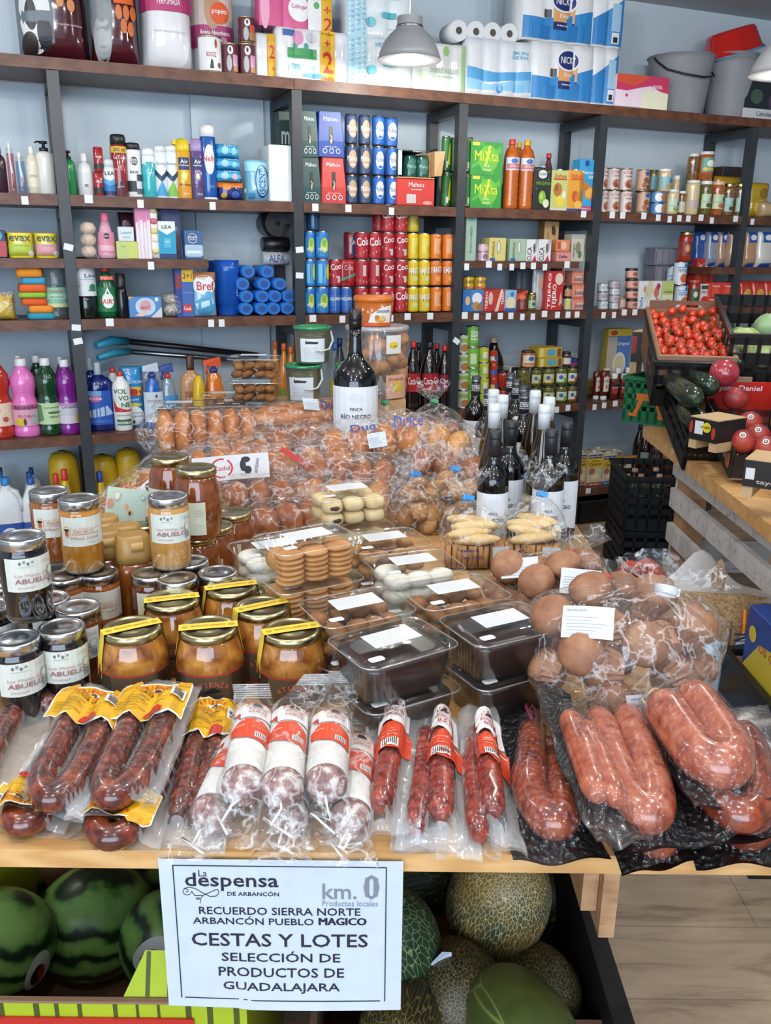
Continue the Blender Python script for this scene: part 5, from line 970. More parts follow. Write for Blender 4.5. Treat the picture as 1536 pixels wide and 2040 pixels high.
for k in range(3):
 o=cart('cardboard_box',TH[k if k<2 else 3]+' of three grey boxes stacked behind the broth cartons','box',2,1306,1350,530,'#6f6f7c',[('r',-.9,-.4,.1,.9,'#8a8a96'),('r',-.3,.2,.1,.9,'#85858f'),('r',.3,.9,.1,.9,'#8f8f9a')],back=.19,d=.09,z=z,h=(.12,.09,.09)[k]);z=topz(o)
LEG=[('p',[(-1,.7),(1,.7),(1,1),(-1,1)],'#23509c'),('p',[(-1,0),(1,0),(1,.14),(-1,.1)],'#2a58a0'),('e',0,.84,.4,.08,'#dfe3e6')]
for i,(a,b_,c,bk)in enumerate(((1384,1410,'#2a4f94',.16),(1410,1434,'#8a94a4',.12),(1432,1456,'#a58872',.1),(1454,1482,'#a8876c',.05),(1484,1512,'#b58a6a',.03),(1510,1546,'#d3cfc6',.02))):
 put('legume_bag',('first','second','third','fourth','fifth','last')[i]+' from the left of the blue topped pulse bags','pulse bag',16,a,b_,462-3*i*0,lambda w,h,d:pouch(w,h,.07,c,LEG,.35,1.5),bk,.07,group='blue topped pulse bags')
PAS=[('r',-1,1,.0,.28,'#b5282c'),('e',.1,.5,.6,.2,'#d2a84a'),('e',0,.36,.3,.1,'#dfe3e6'),('r',-.6,.6,.1,.2,'#2f4a9a')]
for i,(a,b_,bk)in enumerate(((1474,1500,.03),(1499,1526,.03),(1524,1552,.03),(1455,1476,.12))):
 put('pasta_bag',('left','middle','right','rear left')[i]+' red and yellow pasta bag beyond the last post','pasta bag',2,a,b_,560,lambda w,h,d:pouch(w,h,.07,'#c03a2e',PAS,.35,1.5),bk,.07,group='red pasta bags')
# ================================================================ row 3, bottles and jars beyond the table
ORD=stops_mat('orange_soda',30,[(.3,'#c8741c'),(.7,'#d98a2a')],.1,coat=.6)
for i,(a,b_,vt,bk)in enumerate(((570,594,690,.03),(556,580,684,.09),(540,562,679,.16))):
 bot('soda_bottle',('front','middle','rear')[i]+' orange soda bottle left of the green lidded buckets',3,a,b_,vt,SODA,ORD,(.42,.91,1,'#d9642a'),(.2,.4,1.0,'#7a8a2f',[]),bk)
bot('water_bottle','small clear drink bottle with blue cap behind the buckets',3,656,680,684,SODA,GLS,(.42,.91,1,'#2f5fa8'),(.3,.5,1.0,'#c9b52a',[]),.05)
bot('water_bottle','dark blue capped bottle behind the small clear one',3,664,690,674,SODA,'#2a2f3a',(.42,.91,1,'#22407c'),None,.17)
COLA='#1c0d0c'
for i,(a,b_,vt,cc,lc,t,bk)in enumerate(((806,836,680,'#c9302c','#b01f26','Coca-Cola',.03),(835,872,681,'#1d1f24','#a81c22','Coca-Cola',.02),(869,898,688,'#c9302c','#8a1a3a','Cherry',.03),(856,880,684,'#c9302c','#a81c22','',.15),(820,844,683,'#1d1f24','#a81c22','',.16))):
 bot('cola_bottle',('cola bottle with red cap and red label, left front','largest cola bottle with black cap and red label','cherry cola bottle with red cap and crimson label','cola bottle with red cap standing behind the cherry one','cola bottle with black cap standing at the back')[i],3,a,b_,vt,SODA,COLA,(.4,.91,1,cc),(.3,.56,1.0,lc,[('t',t,0,.6,.9,.4,W_,.06)]if t else[]),bk)
# third bay
GU=[('r',-1,1,.06,.94,'#6fae3a'),('e',.6,.82,.2,.1,'#2a2f2a'),('t','Gui',-.1,.74,.5,.15,W_),('t','san',-.1,.56,.5,.13,W_),('t','tes',-.1,.4,.5,.13,W_),('r',-1,1,.06,.2,'#5a9a2f')]
z=None
for k in range(4):
 o=put('pea_tin',('bottom','second','third','top')[k]+' green pea tin with white lettering in the stack of four','tin',3,928,954,700,lambda w,h,d:tin(w/2,h,'#6fae3a',GU if k in(1,3)else GU[:1]+[('r',-.7,.2,.2,.7,'#c9d8b0')],'#c9cbcd'),.03,rnd=True,z=z,h=.098,group='green pea tins');z=topz(o)
z=None
for k in range(4):
 o=put('corn_tin',('bottom','second','third','top')[k]+' yellow green vegetable tin right of the pea tins','tin',3,953,974,700,lambda w,h,d:tin(w/2,h,'#b5bf3a',[('r',-1,1,.2,.6,'#8fae4a'),('r',-.5,.3,.3,.7,'#d3d8b0')],'#c9cbcd'),.03,rnd=True,z=z,h=.073,group='yellow vegetable tins');z=topz(o)
z=None
for k in range(4):
 o=put('vegetable_tin',('bottom','second','third','top')[k]+' pale mixed vegetable tin against the steel post','tin',3,914,929,700,lambda w,h,d:tin(.031,h,'#c9cfc0',[('e',0,.3,.6,.2,'#b5763a'),('r',-1,1,.6,.8,'#8fae4a')],'#c9cbcd'),.06,rnd=True,z=z,h=.088,group='pale vegetable tins');z=topz(o)
bot('soda_bottle','dark large bottle at the back between tins and red jars',3,956,1002,672,SODA,'#241815',(.3,.91,1,'#b9a58a'),(.2,.44,1,'#b5a890',[]),.16)
z=None
for k in range(4):
 o=put('tomato_tin',('bottom','second','third','top')[k]+' small red tomato tin right of the yellow vegetable tins','tin',3,974,992,700,lambda w,h,d:tin(w/2,h,'#b5301f',[('r',-1,1,.3,.6,('#c9cfc0','#d8b04a','#3a5fa8','#c9cfc0')[k]),('e',.2,.5,.4,.2,'#2f56a0')],'#c3a968'),.05,rnd=True,z=z,h=.068,group='small red tomato tins');z=topz(o)
o1=jr('red pepper jar with black lid, lower one',3,990,1014,772,TOM,'#241f1e',None,back=.03)
jr('red pepper jar with black lid, upper one',3,990,1014,738,TOM,'#241f1e',None,z=topz(o1))
o1=cart('cardboard_box','white box with black print and red circle among the jars','box',3,1014,1052,731,'#dcdcd8',[('r',-.9,-.1,.6,1,'#1d1d1f'),('r',-.6,-.4,.66,.9,'#dcdcd8'),('e',.4,.74,.5,.13,'#b5261f'),('e',.4,.74,.2,.05,'#1d1d1f'),('t','caldo',.3,.46,.5,.06,'#b5261f')],d=.08,back=.1)
tb_=None
JL=lambda c,c2:[('e',-.4,.6,.3,.24,'#3060a8'),('r',0,.8,.1,.5,c2),('r',-.9,.9,.0,.1,c)]
zt={}
for ci,(a,b_,lid,c,c2)in enumerate(((1030,1054,'#3a3a2a','#9aa04a','#9aa04a'),(1056,1078,'#3a3a2a','#c9c890','#8a8a4a'),(1078,1104,'#2a2f22','#c9c88a','#b5a84a'),(1104,1129,'#2a2f2a','#cfd4c0','#7ab04a'),(1128,1150,'#2a2f2a','#cfd4c0','#c0503a'))):
 z=None
 for k in range(2):
  o=jr(f'olive jar with dark lid, {("lower", "upper")[k]} of the {("first", "second", "third", "fourth", "fifth")[ci]} jar column',3,a,b_,770,OLIVE,lid,(.14,.62,c)if ci else None,JL(c2,c2),z=z,h=.092,group='olive jars');z=topz(o);zt[ci]=z
o1=jr('orange preserve jar with white label above the olive jars',3,1037,1066,699,ORPR,'#3a2a22',(.1,.75,'#d3c8b8'),[('e',0,.7,.4,.2,'#3060a8'),('r',-.9,.9,.1,.3,'#c9762f')],z=zt[0],h=.082)
z=zt[2]
for k,(h_,c)in enumerate(((.045,'#b59a3a'),(.05,'#c2a63a'))):
 o=put('pudding_box',('lower','upper')[k]+' yellow oblong box on the olive jars','box',3,1074,1122-2*k,700,lambda w,h,d:carton(w,h,d,c,[('e',.1,.5,.4,.36,'#5a9ab0'),('r',-.9,-.6,.1,.9,'#d9c87a'),('r',.6,.9,.1,.9,'#7a4a2a')]),.04,.1,z=z,h=h_);z=topz(o)
jr('small jar with black lid and white label on the olive jars',3,1119,1138,703,'#4a3a32','#1d1d1d',(.15,.6,'#cfc8c8'),[],z=zt[3],h=.07)
cart('pudding_box','dark blue and pink flat box at the right end on the jars','box',3,1137,1156,724,'#2a3f86',[('r',-1,1,0,.4,'#a83a6a')],z=zt[4],h=.034,d=.08,back=.05)
# fourth bay: puree boxes and ketchup
cart('puree_box','upright mashed potato box with plate picture behind the ketchup','box',3,1206,1252,655,'#4a76b4',[('r',-1,1,.86,1,'#d6b638'),('e',-.5,.92,.3,.05,'#c23a2a'),('r',-1,-.2,.0,.84,'#b5a898'),('t','Original',.35,.7,.5,.08,W_),('e',.1,.3,.56,.24,'#d8d6ca'),('e',.1,.3,.42,.17,'#c9c29a'),('r',-1,1,0,.06,'#d6b638')],back=.18,d=.05,side='#b8a23a',z=.75)
z=None
for k in range(2):
 o=cart('puree_box',('lower','upper')[k]+' puree box lying flat behind the ketchup','box',3,1186,1254,700,'#b0983a',[('r',-1,-.1,.05,.95,'#6a6a5a'),('r',.0,1,.05,.95,'#d8b62c'),('t','Maggi',.5,.5,.5,.4,'#c23a2a')],back=.17,d=.1,z=z,h=.04);z=topz(o)
KET=stops_mat('ketchup',30,[(.3,'#4e1410'),(.7,'#6a1c14')],.12,coat=.5)
def ket(label,u0,u1,vt,lab,back,capbot=False):
 def mk(w,h,d):
  if capbot:
   p=[('bottle_body',B().lathe([(w*.3,h*.14),(w*.42,h*.24),(w*.44,h*.5),(w*.5,h*.82),(w*.46,h*.97),(w*.36,h)],KET,18,sy=.7)),('cap',B().lathe([(w*.3,0),(w*.32,.004),(w*.32,h*.13),(w*.28,h*.14)],M('#dfe0de',.4),16,sy=.8))]
   lb=B();sf=Cyl(w*.47+.001,h*.3,.7);lb.rect(sf,-.6,.6,0,h*.5,'#d6d2c4',.5);lb.ell(sf,0,h*.4,.55,h*.12,'#d6d2c4',.7);lb.txt(sf,'HEINZ',0,h*.36,.8,h*.07,'#2a1a18',2);lb.ell(sf,0,h*.16,.16,h*.06,'#b5302a',2)
   return p+[('label',lb)]
  return bottle(w/2,h,[(.9,0),(1,.04),(1,.4),(.86,.55),(1,.7),(.9,.77),(.6,.8)],KET,(.72,.79,1,'#dfe1df'),(.2,.6,1.0,'#3a1a18',[('p',[(-.8,.2),(0,0),(.8,.2),(.6,.7),(-.6,.7)],lab),('t','prima',0,.66,.7,.16,W_)]),sy=.75)
 return put('ketchup_bottle',label,'ketchup',3,u0,u1,vt,mk,back,rnd=True)
ket('ketchup bottle standing on its white cap with heart shaped label',1192,1214,738,None,.02,True)
ket('ketchup bottle on its cap just left of the heart label one',1178,1198,740,None,.05,True)
ket('ketchup bottle with white screw cap and red label, left of three',1213,1232,744,'#a83024',.03)
ket('ketchup bottle with white screw cap and red label, middle of three',1232,1252,745,'#b03428',.03)
ket('sauce bottle with white screw cap, right of three',1252,1272,746,'#b5722a',.03)
for i,(a,b_)in enumerate(((1196,1216),(1220,1238),(1240,1260),(1258,1276))):
 ket(('first','second','third','fourth')[i]+' white capped sauce bottle in the rear row',a,b_,734-i,'#8a3a2a',.13)
# bottom shelf, right: broth cartons, sachet, dark bottles
CAS=lambda c:[('r',-1,1,.56,.94,'#d9b32a'),('r',-.9,.9,.84,.95,'#2a3f6a'),('t','Gallina Blanca',0,.9,.8,.05,W_),('t','Caldo',0,.76,.5,.05,'#5a3a1a'),('t','Casero',0,.67,.8,.1,'#7a3a1a' if c[1]=='a' else '#2a5a3a'),('r',-1,1,0,.12,c),('t','100% Natural',0,.06,.7,.05,W_),('e',.1,.26,.6,.12,'#d9c08a'),('e',.1,.28,.5,.09,'#e6d6a8'),('e',-.4,.46,.4,.1,'#a5704f')]
for i,(a,b_,vt,bk,c)in enumerate(((1169,1198,899,.03,'#a5482a'),(1199,1226,902,.03,'#2a5a8a'),(1150,1168,900,.05,'#a5482a'),(1213,1236,896,.12,'#2a5a8a'),(1180,1204,892,.13,'#a5482a'))):
 def mk(w,h,d):
  return[('carton_body',carton(w,h*.95,d,'#cfc2a8',CAS(c))),('cap',B().lathe([(.012,h*.95),(.012,h),(.009,h)],M('#e0e0dc',.4),12,c=(0,-.01)))]
 put('broth_carton',('red footed broth carton at the front on the bottom shelf','blue footed broth carton at the front on the bottom shelf','broth carton half behind the steel post','broth carton behind the blue footed one','broth carton behind the red footed one')[i],'carton',4,a,b_,vt,mk,bk,.06)
put('snack_sachet','orange yellow sachet leaning beside the broth cartons','sachet',4,1238,1270,910,lambda w,h,d:pouch(w,h,.03,'#cf962a',[('e',0,.5,.6,.26,'#e0d2b8'),('e',-.6,.74,.16,.1,'#2f4f9a'),('t','caldo',0,.52,.7,.12,'#8a5a2a'),('p',[(-1,.9),(1,.9),(1,1),(-1,1)],'#b57a1c')],.3),.05,.04)
for i,(a,b_,vt,bk)in enumerate(((1268,1292,850,.1),(1290,1312,856,.05),(1312,1338,860,.1),(1258,1280,846,.2))):
 bot('soda_bottle',('dark syrup bottle with grey label low on the right','dark bottle with pink cap low on the right','dark amber bottle with red neck nearest the stand','dark bottle at the very back low on the right')[i],4,a,b_,vt,SODA,('#2a1210','#341a16','#5a2a14','#220e0c')[i],(.4,.91,1,('#b5303a','#c98a90','#b5302a','#5a1a1a')[i]),(.3,.5,1,('#8f9aa0','#4a3a3a','#a5763a','#3a2220')[i],[]),bk)
cart('storage_crate','black plastic box on the floor under the lowest shelf','crate',4,1150,1222,1000,'#16171a',[('r',-.9,.9,.8,.9,'#2a2c30')],back=-.04,d=.3,z=0.0,h=.17)if 0 else None
thing('storage_crate','low black plastic box on the floor under the lowest shelf','crate',wp(su(1188,.1,.1),.16,.001),PSI,B().rrect([(.14,.12,0),(.16,.13,.008),(.165,.135,.12),(.17,.14,.122),(.17,.14,.13),(.155,.125,.13),(.15,.12,.01)],M('#141518',.5),r=.1,seg=3))
# ================================================================ the table
TZ=.70
tb=bpy.data.objects.new('display_table',None);COL.objects.link(tb);tag(tb,'pine board display table carrying the jars, tubs, bread and sausages','table')
obj('table_top',B().box(-.735,.512,.873,3.05,TZ-.026,TZ,PINE),tb)
for x,y in((.2,1.78),(-.66,1.5),(.3,2.75),(-.66,2.75)):obj('leg',B().box(x-.045,x+.045,y-.05,y+.05,0,TZ-.027,RAWWOOD),tb)
for q in((.322,.345,1.03,1.3,.43,TZ-.027),(.298,.321,1.05,1.14,.46,.56),(.298,.321,1.07,1.3,.561,TZ-.027)):obj('stringer',B().box(*q,RAWWOOD),tb)
BURL=stops_mat('burlap_cloth',260,[(.35,'#7d6240'),(.6,'#a88a5e')],.9,bmp=.6)
cl=B().grid(lambda i,j:(.19+.345*i,1.5+1.45*j,TZ+.0016+.0012*sin(20*j+9*i)if i<.93 else TZ+.002-(i-.93)*.5),14,24,BURL)
tag(obj('burlap_cloth',cl),'strip of brown burlap along the right edge of the table','cloth')
# ---------------------------------------------------------------- sign
PAPER=M('#c6d0df',.55);INK='#1b2130';GREYI='#7f858c'
SW,SH=.297,.222
def paper(x,z,l): # x in metres from the centre, z from the bottom edge
 y=-.0015-l*.0004-.02*max(0,(.5-z/SH))**2*(1 if x>-.05 else.4)-.004*cos(x*9)*(1-z/SH)
 return(x,y,z)
PS=Fn(paper,14)
sg=B();sg.rect(PS,-SW/2,SW/2,0,SH,PAPER,0,10)
def sx(c):return((c-100)/1275-.5)*SW
def sz(c):return(1-(c-97)/790)*SH
def stx(s,cx,cy,w,h,m=INK,bold=True):sg.txt(PS,s,sx(cx),sz(cy),w/1275*SW,h/790*SH,m,1.5,0,bold)
stx('La',328,168,44,34,INK,False);stx('despensa',478,212,490,92);stx('DE ARBANCÓN',588,270,272,26);stx('km.',1042,255,180,80,GREYI);stx('0',1210,232,84,128,GREYI)
sg.rect(PS,sx(1203),sx(1217),sz(275),sz(188),PAPER,2);sg.rect(PS,sx(1176),sx(1198),sz(280),sz(184),GREYI,1.8);sg.rect(PS,sx(1222),sx(1244),sz(280),sz(184),GREYI,1.8)
stx('Productos locales',1097,317,292,30,GREYI,False);stx('RECUERDO SIERRA NORTE',725,362,855,40);stx('ARBANCÓN PUEBLO',583,412,643,44);stx('MAGICO',1055,413,250,38);stx('MAGICO',1058,413,250,38);stx('MAGICO',1061,413,250,38)
stx('CESTAS Y LOTES',721,516,945,70);stx('SELECCIÓN DE',725,603,640,58);stx('PRODUCTOS DE',725,688,680,50);stx('GUADALAJARA',725,770,636,56)
for x0,x1,y0,y1 in((172,1287,127,132),(192,1262,834,839),(172,178,127,839),(1284,1290,127,839)):sg.rect(PS,sx(x0),sx(x1),sz(y1),sz(y0),INK,1.4,6)
def curl(P,w):
 for(x0,y0),(x1,y1)in zip(P,P[1:]):
  dx,dy=x1-x0,y1-y0;L=max(1e-6,sqrt(dx*dx+dy*dy));nx,ny=-dy/L*w,dx/L*w
  q=[(x0+nx,y0+ny),(x1+nx,y1+ny),(x1-nx,y1-ny),(x0-nx,y0-ny)]
  sg.add([paper(sx(a),sz(c),1.5)for a,c in q],[(0,1,2,3)],INK)
sp=[(237+28*(1-t/14*.9)*cos(t*.62),262+24*(1-t/14*.9)*sin(t*.62))for t in range(15)][::-1]
curl(sp,1.6);curl([(265,262),(280,285),(320,285),(370,262),(400,250),(410,265),(395,285),(360,288),(320,268),(285,248),(250,240),(225,250)],1.8);curl([(330,278),(310,300),(290,305),(285,298),(300,296),(310,308),(305,325)],1.6)
q=at(559,1717,.692)
tag(obj('paper_sign',sg),'white paper sign with black lettering hung on the table front edge','sign').location=(q.x,.868,.694-SH)
# ---------------------------------------------------------------- helpers
def merge(b,c):
 o=len(b.v);b.v+=c.v
 mp=[b.mi(m)for m in c.ms]
 b.f+=[tuple(i+o for i in f)for f in c.f];b.m+=[mp[k]for k in c.m];b.sm+=c.sm
 return b
def xf(loc,rot=(0,0,0),s=1):
 from mathutils import Euler
 return Matrix.Translation(loc)@Euler(rot).to_matrix().to_4x4()@Matrix.Scale(s,4)
def facing(p):return-atan2(p[0],p[1]) # turn a front towards where one stands
HON=lambda n,a,c:stops_mat(n,30,[(.3,a),(.7,c)],.08,coat=.7,detail=2)
H1=HON('honey_gold','#9a6420','#b87c30');H2=HON('honey_amber','#7a4016','#96541f');H3=HON('honey_brown','#4e2512','#6a3518');H4=HON('honey_pale','#a87434','#bf8e4c');HD=HON('dark_preserve','#0c0709','#1a1114')
CREAML='#cfd3c9'
LAB={'abu':[('e',-.45,.86,.05,.05,'#6a6a6a'),('e',-.3,.9,.05,.05,'#8a8a8a'),('e',-.16,.84,.05,.05,'#6a6a6a'),('e',0,.88,.05,.04,'#8f8f8f'),('r',-.5,.06,.74,.76,'#b9bab4'),('t','Las Mieles del',-.05,.5,.62,.09,'#c08a8c'),('t','ABUELO',-.02,.33,.66,.15,'#9c5f66'),('t','miel',-.3,.14,.3,.08,'#c9a3a0'),('e',.72,.52,.16,.13,'#8f9490'),('e',.72,.52,.14,.115,CREAML),('r',.6,.84,.14,.34,'#8a8f8c'),('r',.4,.9,.86,.88,'#b0b2ac'),('r',.5,.9,.8,.82,'#b0b2ac')],
'miel':[('e',-.72,.5,.18,.2,'#d99a6a'),('e',-.72,.5,.14,.16,'#dfe0d4'),('e',-.72,.47,.1,.12,'#a5582f'),('e',-.72,.57,.12,.05,'#22201f'),('t','Las Mieles del',.1,.62,.6,.08,'#d9a58c'),('t','ABUELO',.0,.52,.44,.09,'#d98f76'),('r',-.5,.7,.42,.435,'#b55a48'),('t','Miel miel',.05,.3,.56,.1,'#bd6a60'),('r',.2,.8,.12,.14,'#b9b4ac')],
'back':[('r',-.5,.4,.75,.77,'#b0b2ac'),('e',-.3,.5,.2,.16,'#c0b8b0'),('t','ABUELO',.1,.4,.6,.14,'#a87078'),('r',.3,.8,.6,.62,'#b0b2ac'),('r',.3,.8,.54,.56,'#b0b2ac')]}
def honey_parts(mat,kind,r=.0365,h=.135):
 b=B().lathe([(r*.9,0),(r,.006),(r,h*.8),(r*.98,h*.84),(r*.9,h*.87),(r*.9,h*.89)],mat,28)
 b.lathe([(r*.93,.0005),(r*1.012,.007),(r*1.012,.012)],GLS,28,caps=(False,False))
 l=B();rr=r*.97;l.lathe([(rr*.96,h*.875),(rr,h*.88),(rr,h*.985),(rr*.97,h),(rr*.86,h),(rr*.84,h-.0012),(rr*.5,h-.0012),(rr*.48,h-.0006),(rr*.01,h-.0006)],M('#c3c5c8',.25,'m'),28)
 lb=B();sf=Cyl(r+.0005,h*.4);H=h*.4;lb.rect(sf,-1.15,1.15,0,H,CREAML,.5);dec(lb,sf,1.1,H,LAB[kind],1.4)
 return[('jar_body',b),('lid',l),('label',lb)]
HP={}
def honey(u,v,lvl,mat,kind,label,tw=0,group=None):
 h=.135;z0=TZ+.001+lvl*(h+.001);p=at(u,v,z0+h)
 key=(mat.name,kind)
 loc=(p.x,p.y,z0);rz=facing(p)+tw
 if key in HP:return copy(HP[key],loc,rz,label,group)
 o=HP[key]=thing('honey_jar',label,'jar',loc,rz,honey_parts(mat,kind));return o
# small straight jars
for a in((30,1270,0,HD,'abu','dark preserve jar at the left edge, front row on the table',.25),(122,1247,0,HD,'abu','dark preserve jar in the front row beside the big amber jars',.1),
(42,1066,1,HD,'abu','dark preserve jar stacked highest at the left edge',.3),(-20,1205,0,HD,'abu','dark preserve jar mostly cut by the left edge under the stacked one',.2),(95,1190,0,HD,'back','dark jar whose silver lid shows under the tall stacked dark jar',.3),(12,1160,0,HD,'back','dark preserve jar carrying the tall stacked dark jar',.3),
(155,1207,0,H3,'abu','brown honey jar just behind the front dark jar',-.3),(128,1146,0,H2,'back','amber honey jar under the left of two stacked gold jars',.3),(196,1138,0,H2,'miel','amber honey jar with red script label on the table',.05),
(155,991,1,H1,'miel','golden honey jar stacked on others, right one of the stacked pair',.1),(97,976,1,H2,'miel','amber honey jar stacked on others, left one of the stacked pair',.2),
(300,1140,0,H3,'abu','brown honey jar in front of the squeeze bottles',.35),(353,1150,0,H3,'back','brown honey jar with broad silver lid right behind the banded jars',0),(433,1138,0,H3,'abu','brown honey jar nearest the biscuit tubs',.5),(378,1116,0,H3,'back','brown honey jar whose lid shows under the single stacked honey',.3),
(334,986,1,H4,'abu','pale honey jar stacked alone before the bulging jars',.1),(298,1100,0,H3,'back','brown jar with lid half hidden beneath the single stacked honey',.2)):
 honey(*a[:6],a[6],group='small honey jars')
# big bulging honey jars
def bulge(r=.047,h=.142):
 b=B().lathe([(r*.84,0),(r*.94,.008),(r,h*.3),(r,h*.55),(r*.93,h*.74),(r*.83,h*.83),(r*.8,h*.9)],HON('heather_honey','#5e2c12','#8a4a20'),30)
 l=B();rr=r*.84;l.lathe([(rr*.97,h*.9),(rr*1.02,h*.905),(rr*1.02,h*.975),(rr*.96,h),(rr*.86,h),(rr*.83,h-.0015),(rr*.01,h-.001)],M('#bcae86',.27,'m'),28)
 lb=B();sf=Cyl(r+.0006,h*.1);H=h*.47;lb.rect(sf,-1.3,.55,0,H,'#cfd4bd',.5);dec(lb,sf,1.0,H,[('t','Miel',-.75,.55,.4,.16,'#a5473f'),('r',-1.2,-.3,.38,.39,'#b55a48'),('r',.1,.45,.75,.76,'#9a9c8e'),('r',.1,.45,.68,.69,'#9a9c8e'),('r',.1,.45,.6,.61,'#9a9c8e'),('r',.15,.4,.3,.31,'#9a9c8e')],1.4)
 return[('jar_body',b),('lid',l),('label',lb)]
bj=None
for u,v,lvl,lab in((390,930,1,'big bulging honey jar stacked on top, nearest and right'),(338,908,1,'big bulging honey jar stacked on top, left and behind'),(392,1063,0,'bulging honey jar under the nearest stacked one'),(427,1045,0,'bulging honey jar with gold lid right of the stacked pair'),(464,1019,0,'bulging dark honey jar nearest the bread packs'),(285,1040,0,'bulging honey jar behind the pale stacked honey'),(340,1030,0,'bulging honey jar carrying the left stacked one')):
 z0=TZ+.001+lvl*.143;p=at(u,v,z0+.142);loc=(p.x,p.y,z0);rz=facing(p)-.25
 if bj is None:bj=thing('honey_jar',lab,'jar',loc,rz,bulge(),'bulging honey jars')
 else:copy(bj,loc,rz,lab,'bulging honey jars')
# squeeze bottles with gold caps
def squeeze():
 GOLDP=M('#a98346',.35)
 b=B().rrect([(.03,.022,0),(.034,.025,.006),(.034,.025,.115),(.031,.023,.135)],H2,r=.35,seg=5)
 c=B().rrect([(.0335,.0248,.134),(.0335,.0248,.15),(.031,.022,.182),(.026,.017,.187)],GOLDP,r=.42,seg=6)
 c.rrect([(.011,.002,.158),(.011,.002,.176)],M('#c09a58',.3),r=.2,c=(.004,-.024))
 return[('bottle_body',b),('flip_cap',c)]
sq=None
for u,v,lab in((263,1064,'honey squeeze bottle with gold flip cap, nearest'),(246,1045,'honey squeeze bottle with gold cap, second from the front'),(206,1056,'honey squeeze bottle with gold cap, left and behind'),(203,1028,'honey squeeze bottle with gold cap, farthest back')):
 p=at(u,v,TZ+.187);loc=(p.x,p.y,TZ+.001);rz=facing(p)+.15
 if sq is None:sq=thing('honey_squeeze_bottle',lab,'bottle',loc,rz,squeeze(),'gold capped squeeze bottles')
 else:copy(sq,loc,rz,lab,'gold capped squeeze bottles')
# leaflet
p=at(243,1080,.80);lf=B();sf=Flat(0)
lf.box(-.042,.042,0,.0012,0,.115,M('#b9cfc2',.5))
dec(lf,Flat(-.0004),.042,.115,[('t','Las Mieles del',.1,.36,.4,.025,'#6f8a80'),('t','ABUELO',.1,.31,.42,.045,'#2a2f30'),('e',.0,.66,.1,.055,'#d9a878'),('e',.2,.56,.12,.06,'#e0b07a'),('e',.2,.55,.06,.04,'#3a2a22'),('e',-.5,.85,.16,.085,'#c9a58f'),('e',-.5,.85,.13,.07,'#d5dbcc'),('e',-.78,.7,.16,.085,'#c98f7f'),('e',.74,.86,.12,.05,'#7f9a8f'),('e',.74,.86,.1,.04,'#b9cfc2'),('r',-.9,.9,.05,.16,'#7fa3b0'),('r',-.3,.9,.06,.12,'#5f7a86')],1)
thing('honey_leaflet','pale green honey card leaning among the jars','card',p,(math.radians(-12),.18,facing(p)-.1),lf)
# banded jars of meat in oil
MEAT=stops_mat('meat_in_oil',26,[(.3,'#5e2f14'),(.46,'#8a5220'),(.6,'#a86f2e'),(.75,'#bb8a4a')],.07,coat=.9,detail=2,dist=.6)
def banded(r=.0545,h=.125):
 b=B().lathe([(r*.88,0),(r*.97,.007),(r,h*.25),(r,h*.55),(r*.94,h*.74),(r*.84,h*.86),(r*.8,h*.9)],MEAT,32)
 l=B();rr=r*.83;l.lathe([(rr*.97,h*.895),(rr*1.03,h*.905),(rr*1.03,h*.965),(rr*.97,h),(rr*.88,h),(rr*.85,h-.0018),(rr*.5,h-.0018),(rr*.48,h-.001),(rr*.01,h-.001)],M('#b5ac86',.27,'m'),32)
 lb=B();H=h*.46;sf=Cyl(lambda z:r*(.978 if z<.008 else.995)+.0008,h*.06);lb.rect(sf,-1.5,1.5,0,H,'#584631',.5,4)
 lb.rect(sf,-1.5,1.5,H*.95,H*1.0,'#b3352b',1);lb.rect(sf,-1.5,1.5,0,H*.06,'#b3352b',1)
 lb.rect(sf,.62,1.5,.06*H,H*.95,'#3a2a1e',.9);lb.rect(sf,-1.5,-.8,.06*H,H*.95,'#3a2a1e',.9)
 for i,c in enumerate('ATIENZA'):
  a=(i-3)*.145;lb.txt(sf,c,a,H*(.74-.9*(i-3)**2*.016),.12,H*.15,'#c9604f',1.6,-(i-3)*.16)
 lb.poly(sf,[(-.3,H*.48),(.3,H*.48),(.05,H*.64),(-.1,H*.58)],'#1c1a18',1.5);lb.txt(sf,'LOMO DE OLLA',0,H*.36,.62,H*.06,'#2a1a12',1.6);lb.txt(sf,'EN ACEITE',0,H*.22,.5,H*.09,'#2a1a12',1.6)
 st=B();w=.0115;Y=M('#e6c846',.5)
 P=[(-r*1.012,h*.42),(-r*.975,h*.66),(-rr*1.05,h*.9),(-rr*1.02,h*1.006),(0,h*1.008),(rr*1.02,h*1.006),(rr*1.06,h*.9),(r*.99,h*.62)]
 vs=[(x,y,z)for x,z in P for y in(-w,w)]
 st.add(vs,[(2*i,2*i+1,2*i+3,2*i+2)for i in range(len(P)-1)],Y)
 st.txt(Fn(lambda x,y,l:(x,y,h*1.008+.0006)),'PRODUCTO GARANTIA',0,0,rr*1.2,.005,'#b5482a');
 for q in(-.8,.8):st.ell(Fn(lambda x,y,l:(x,y,h*1.008+.0006)),q*rr,0,.005,.004,'#c9a02a')
 st.txt(Fn(lambda z,y,l:(-r*1.0-.003+(z-h*.42)*-.0,y,z)),'GARANTIA',h*.56,0,h*.2,.005,'#b5482a')
 return[('jar_body',b),('lid',l),('label',lb),('seal_strip',st)]
bd_=None
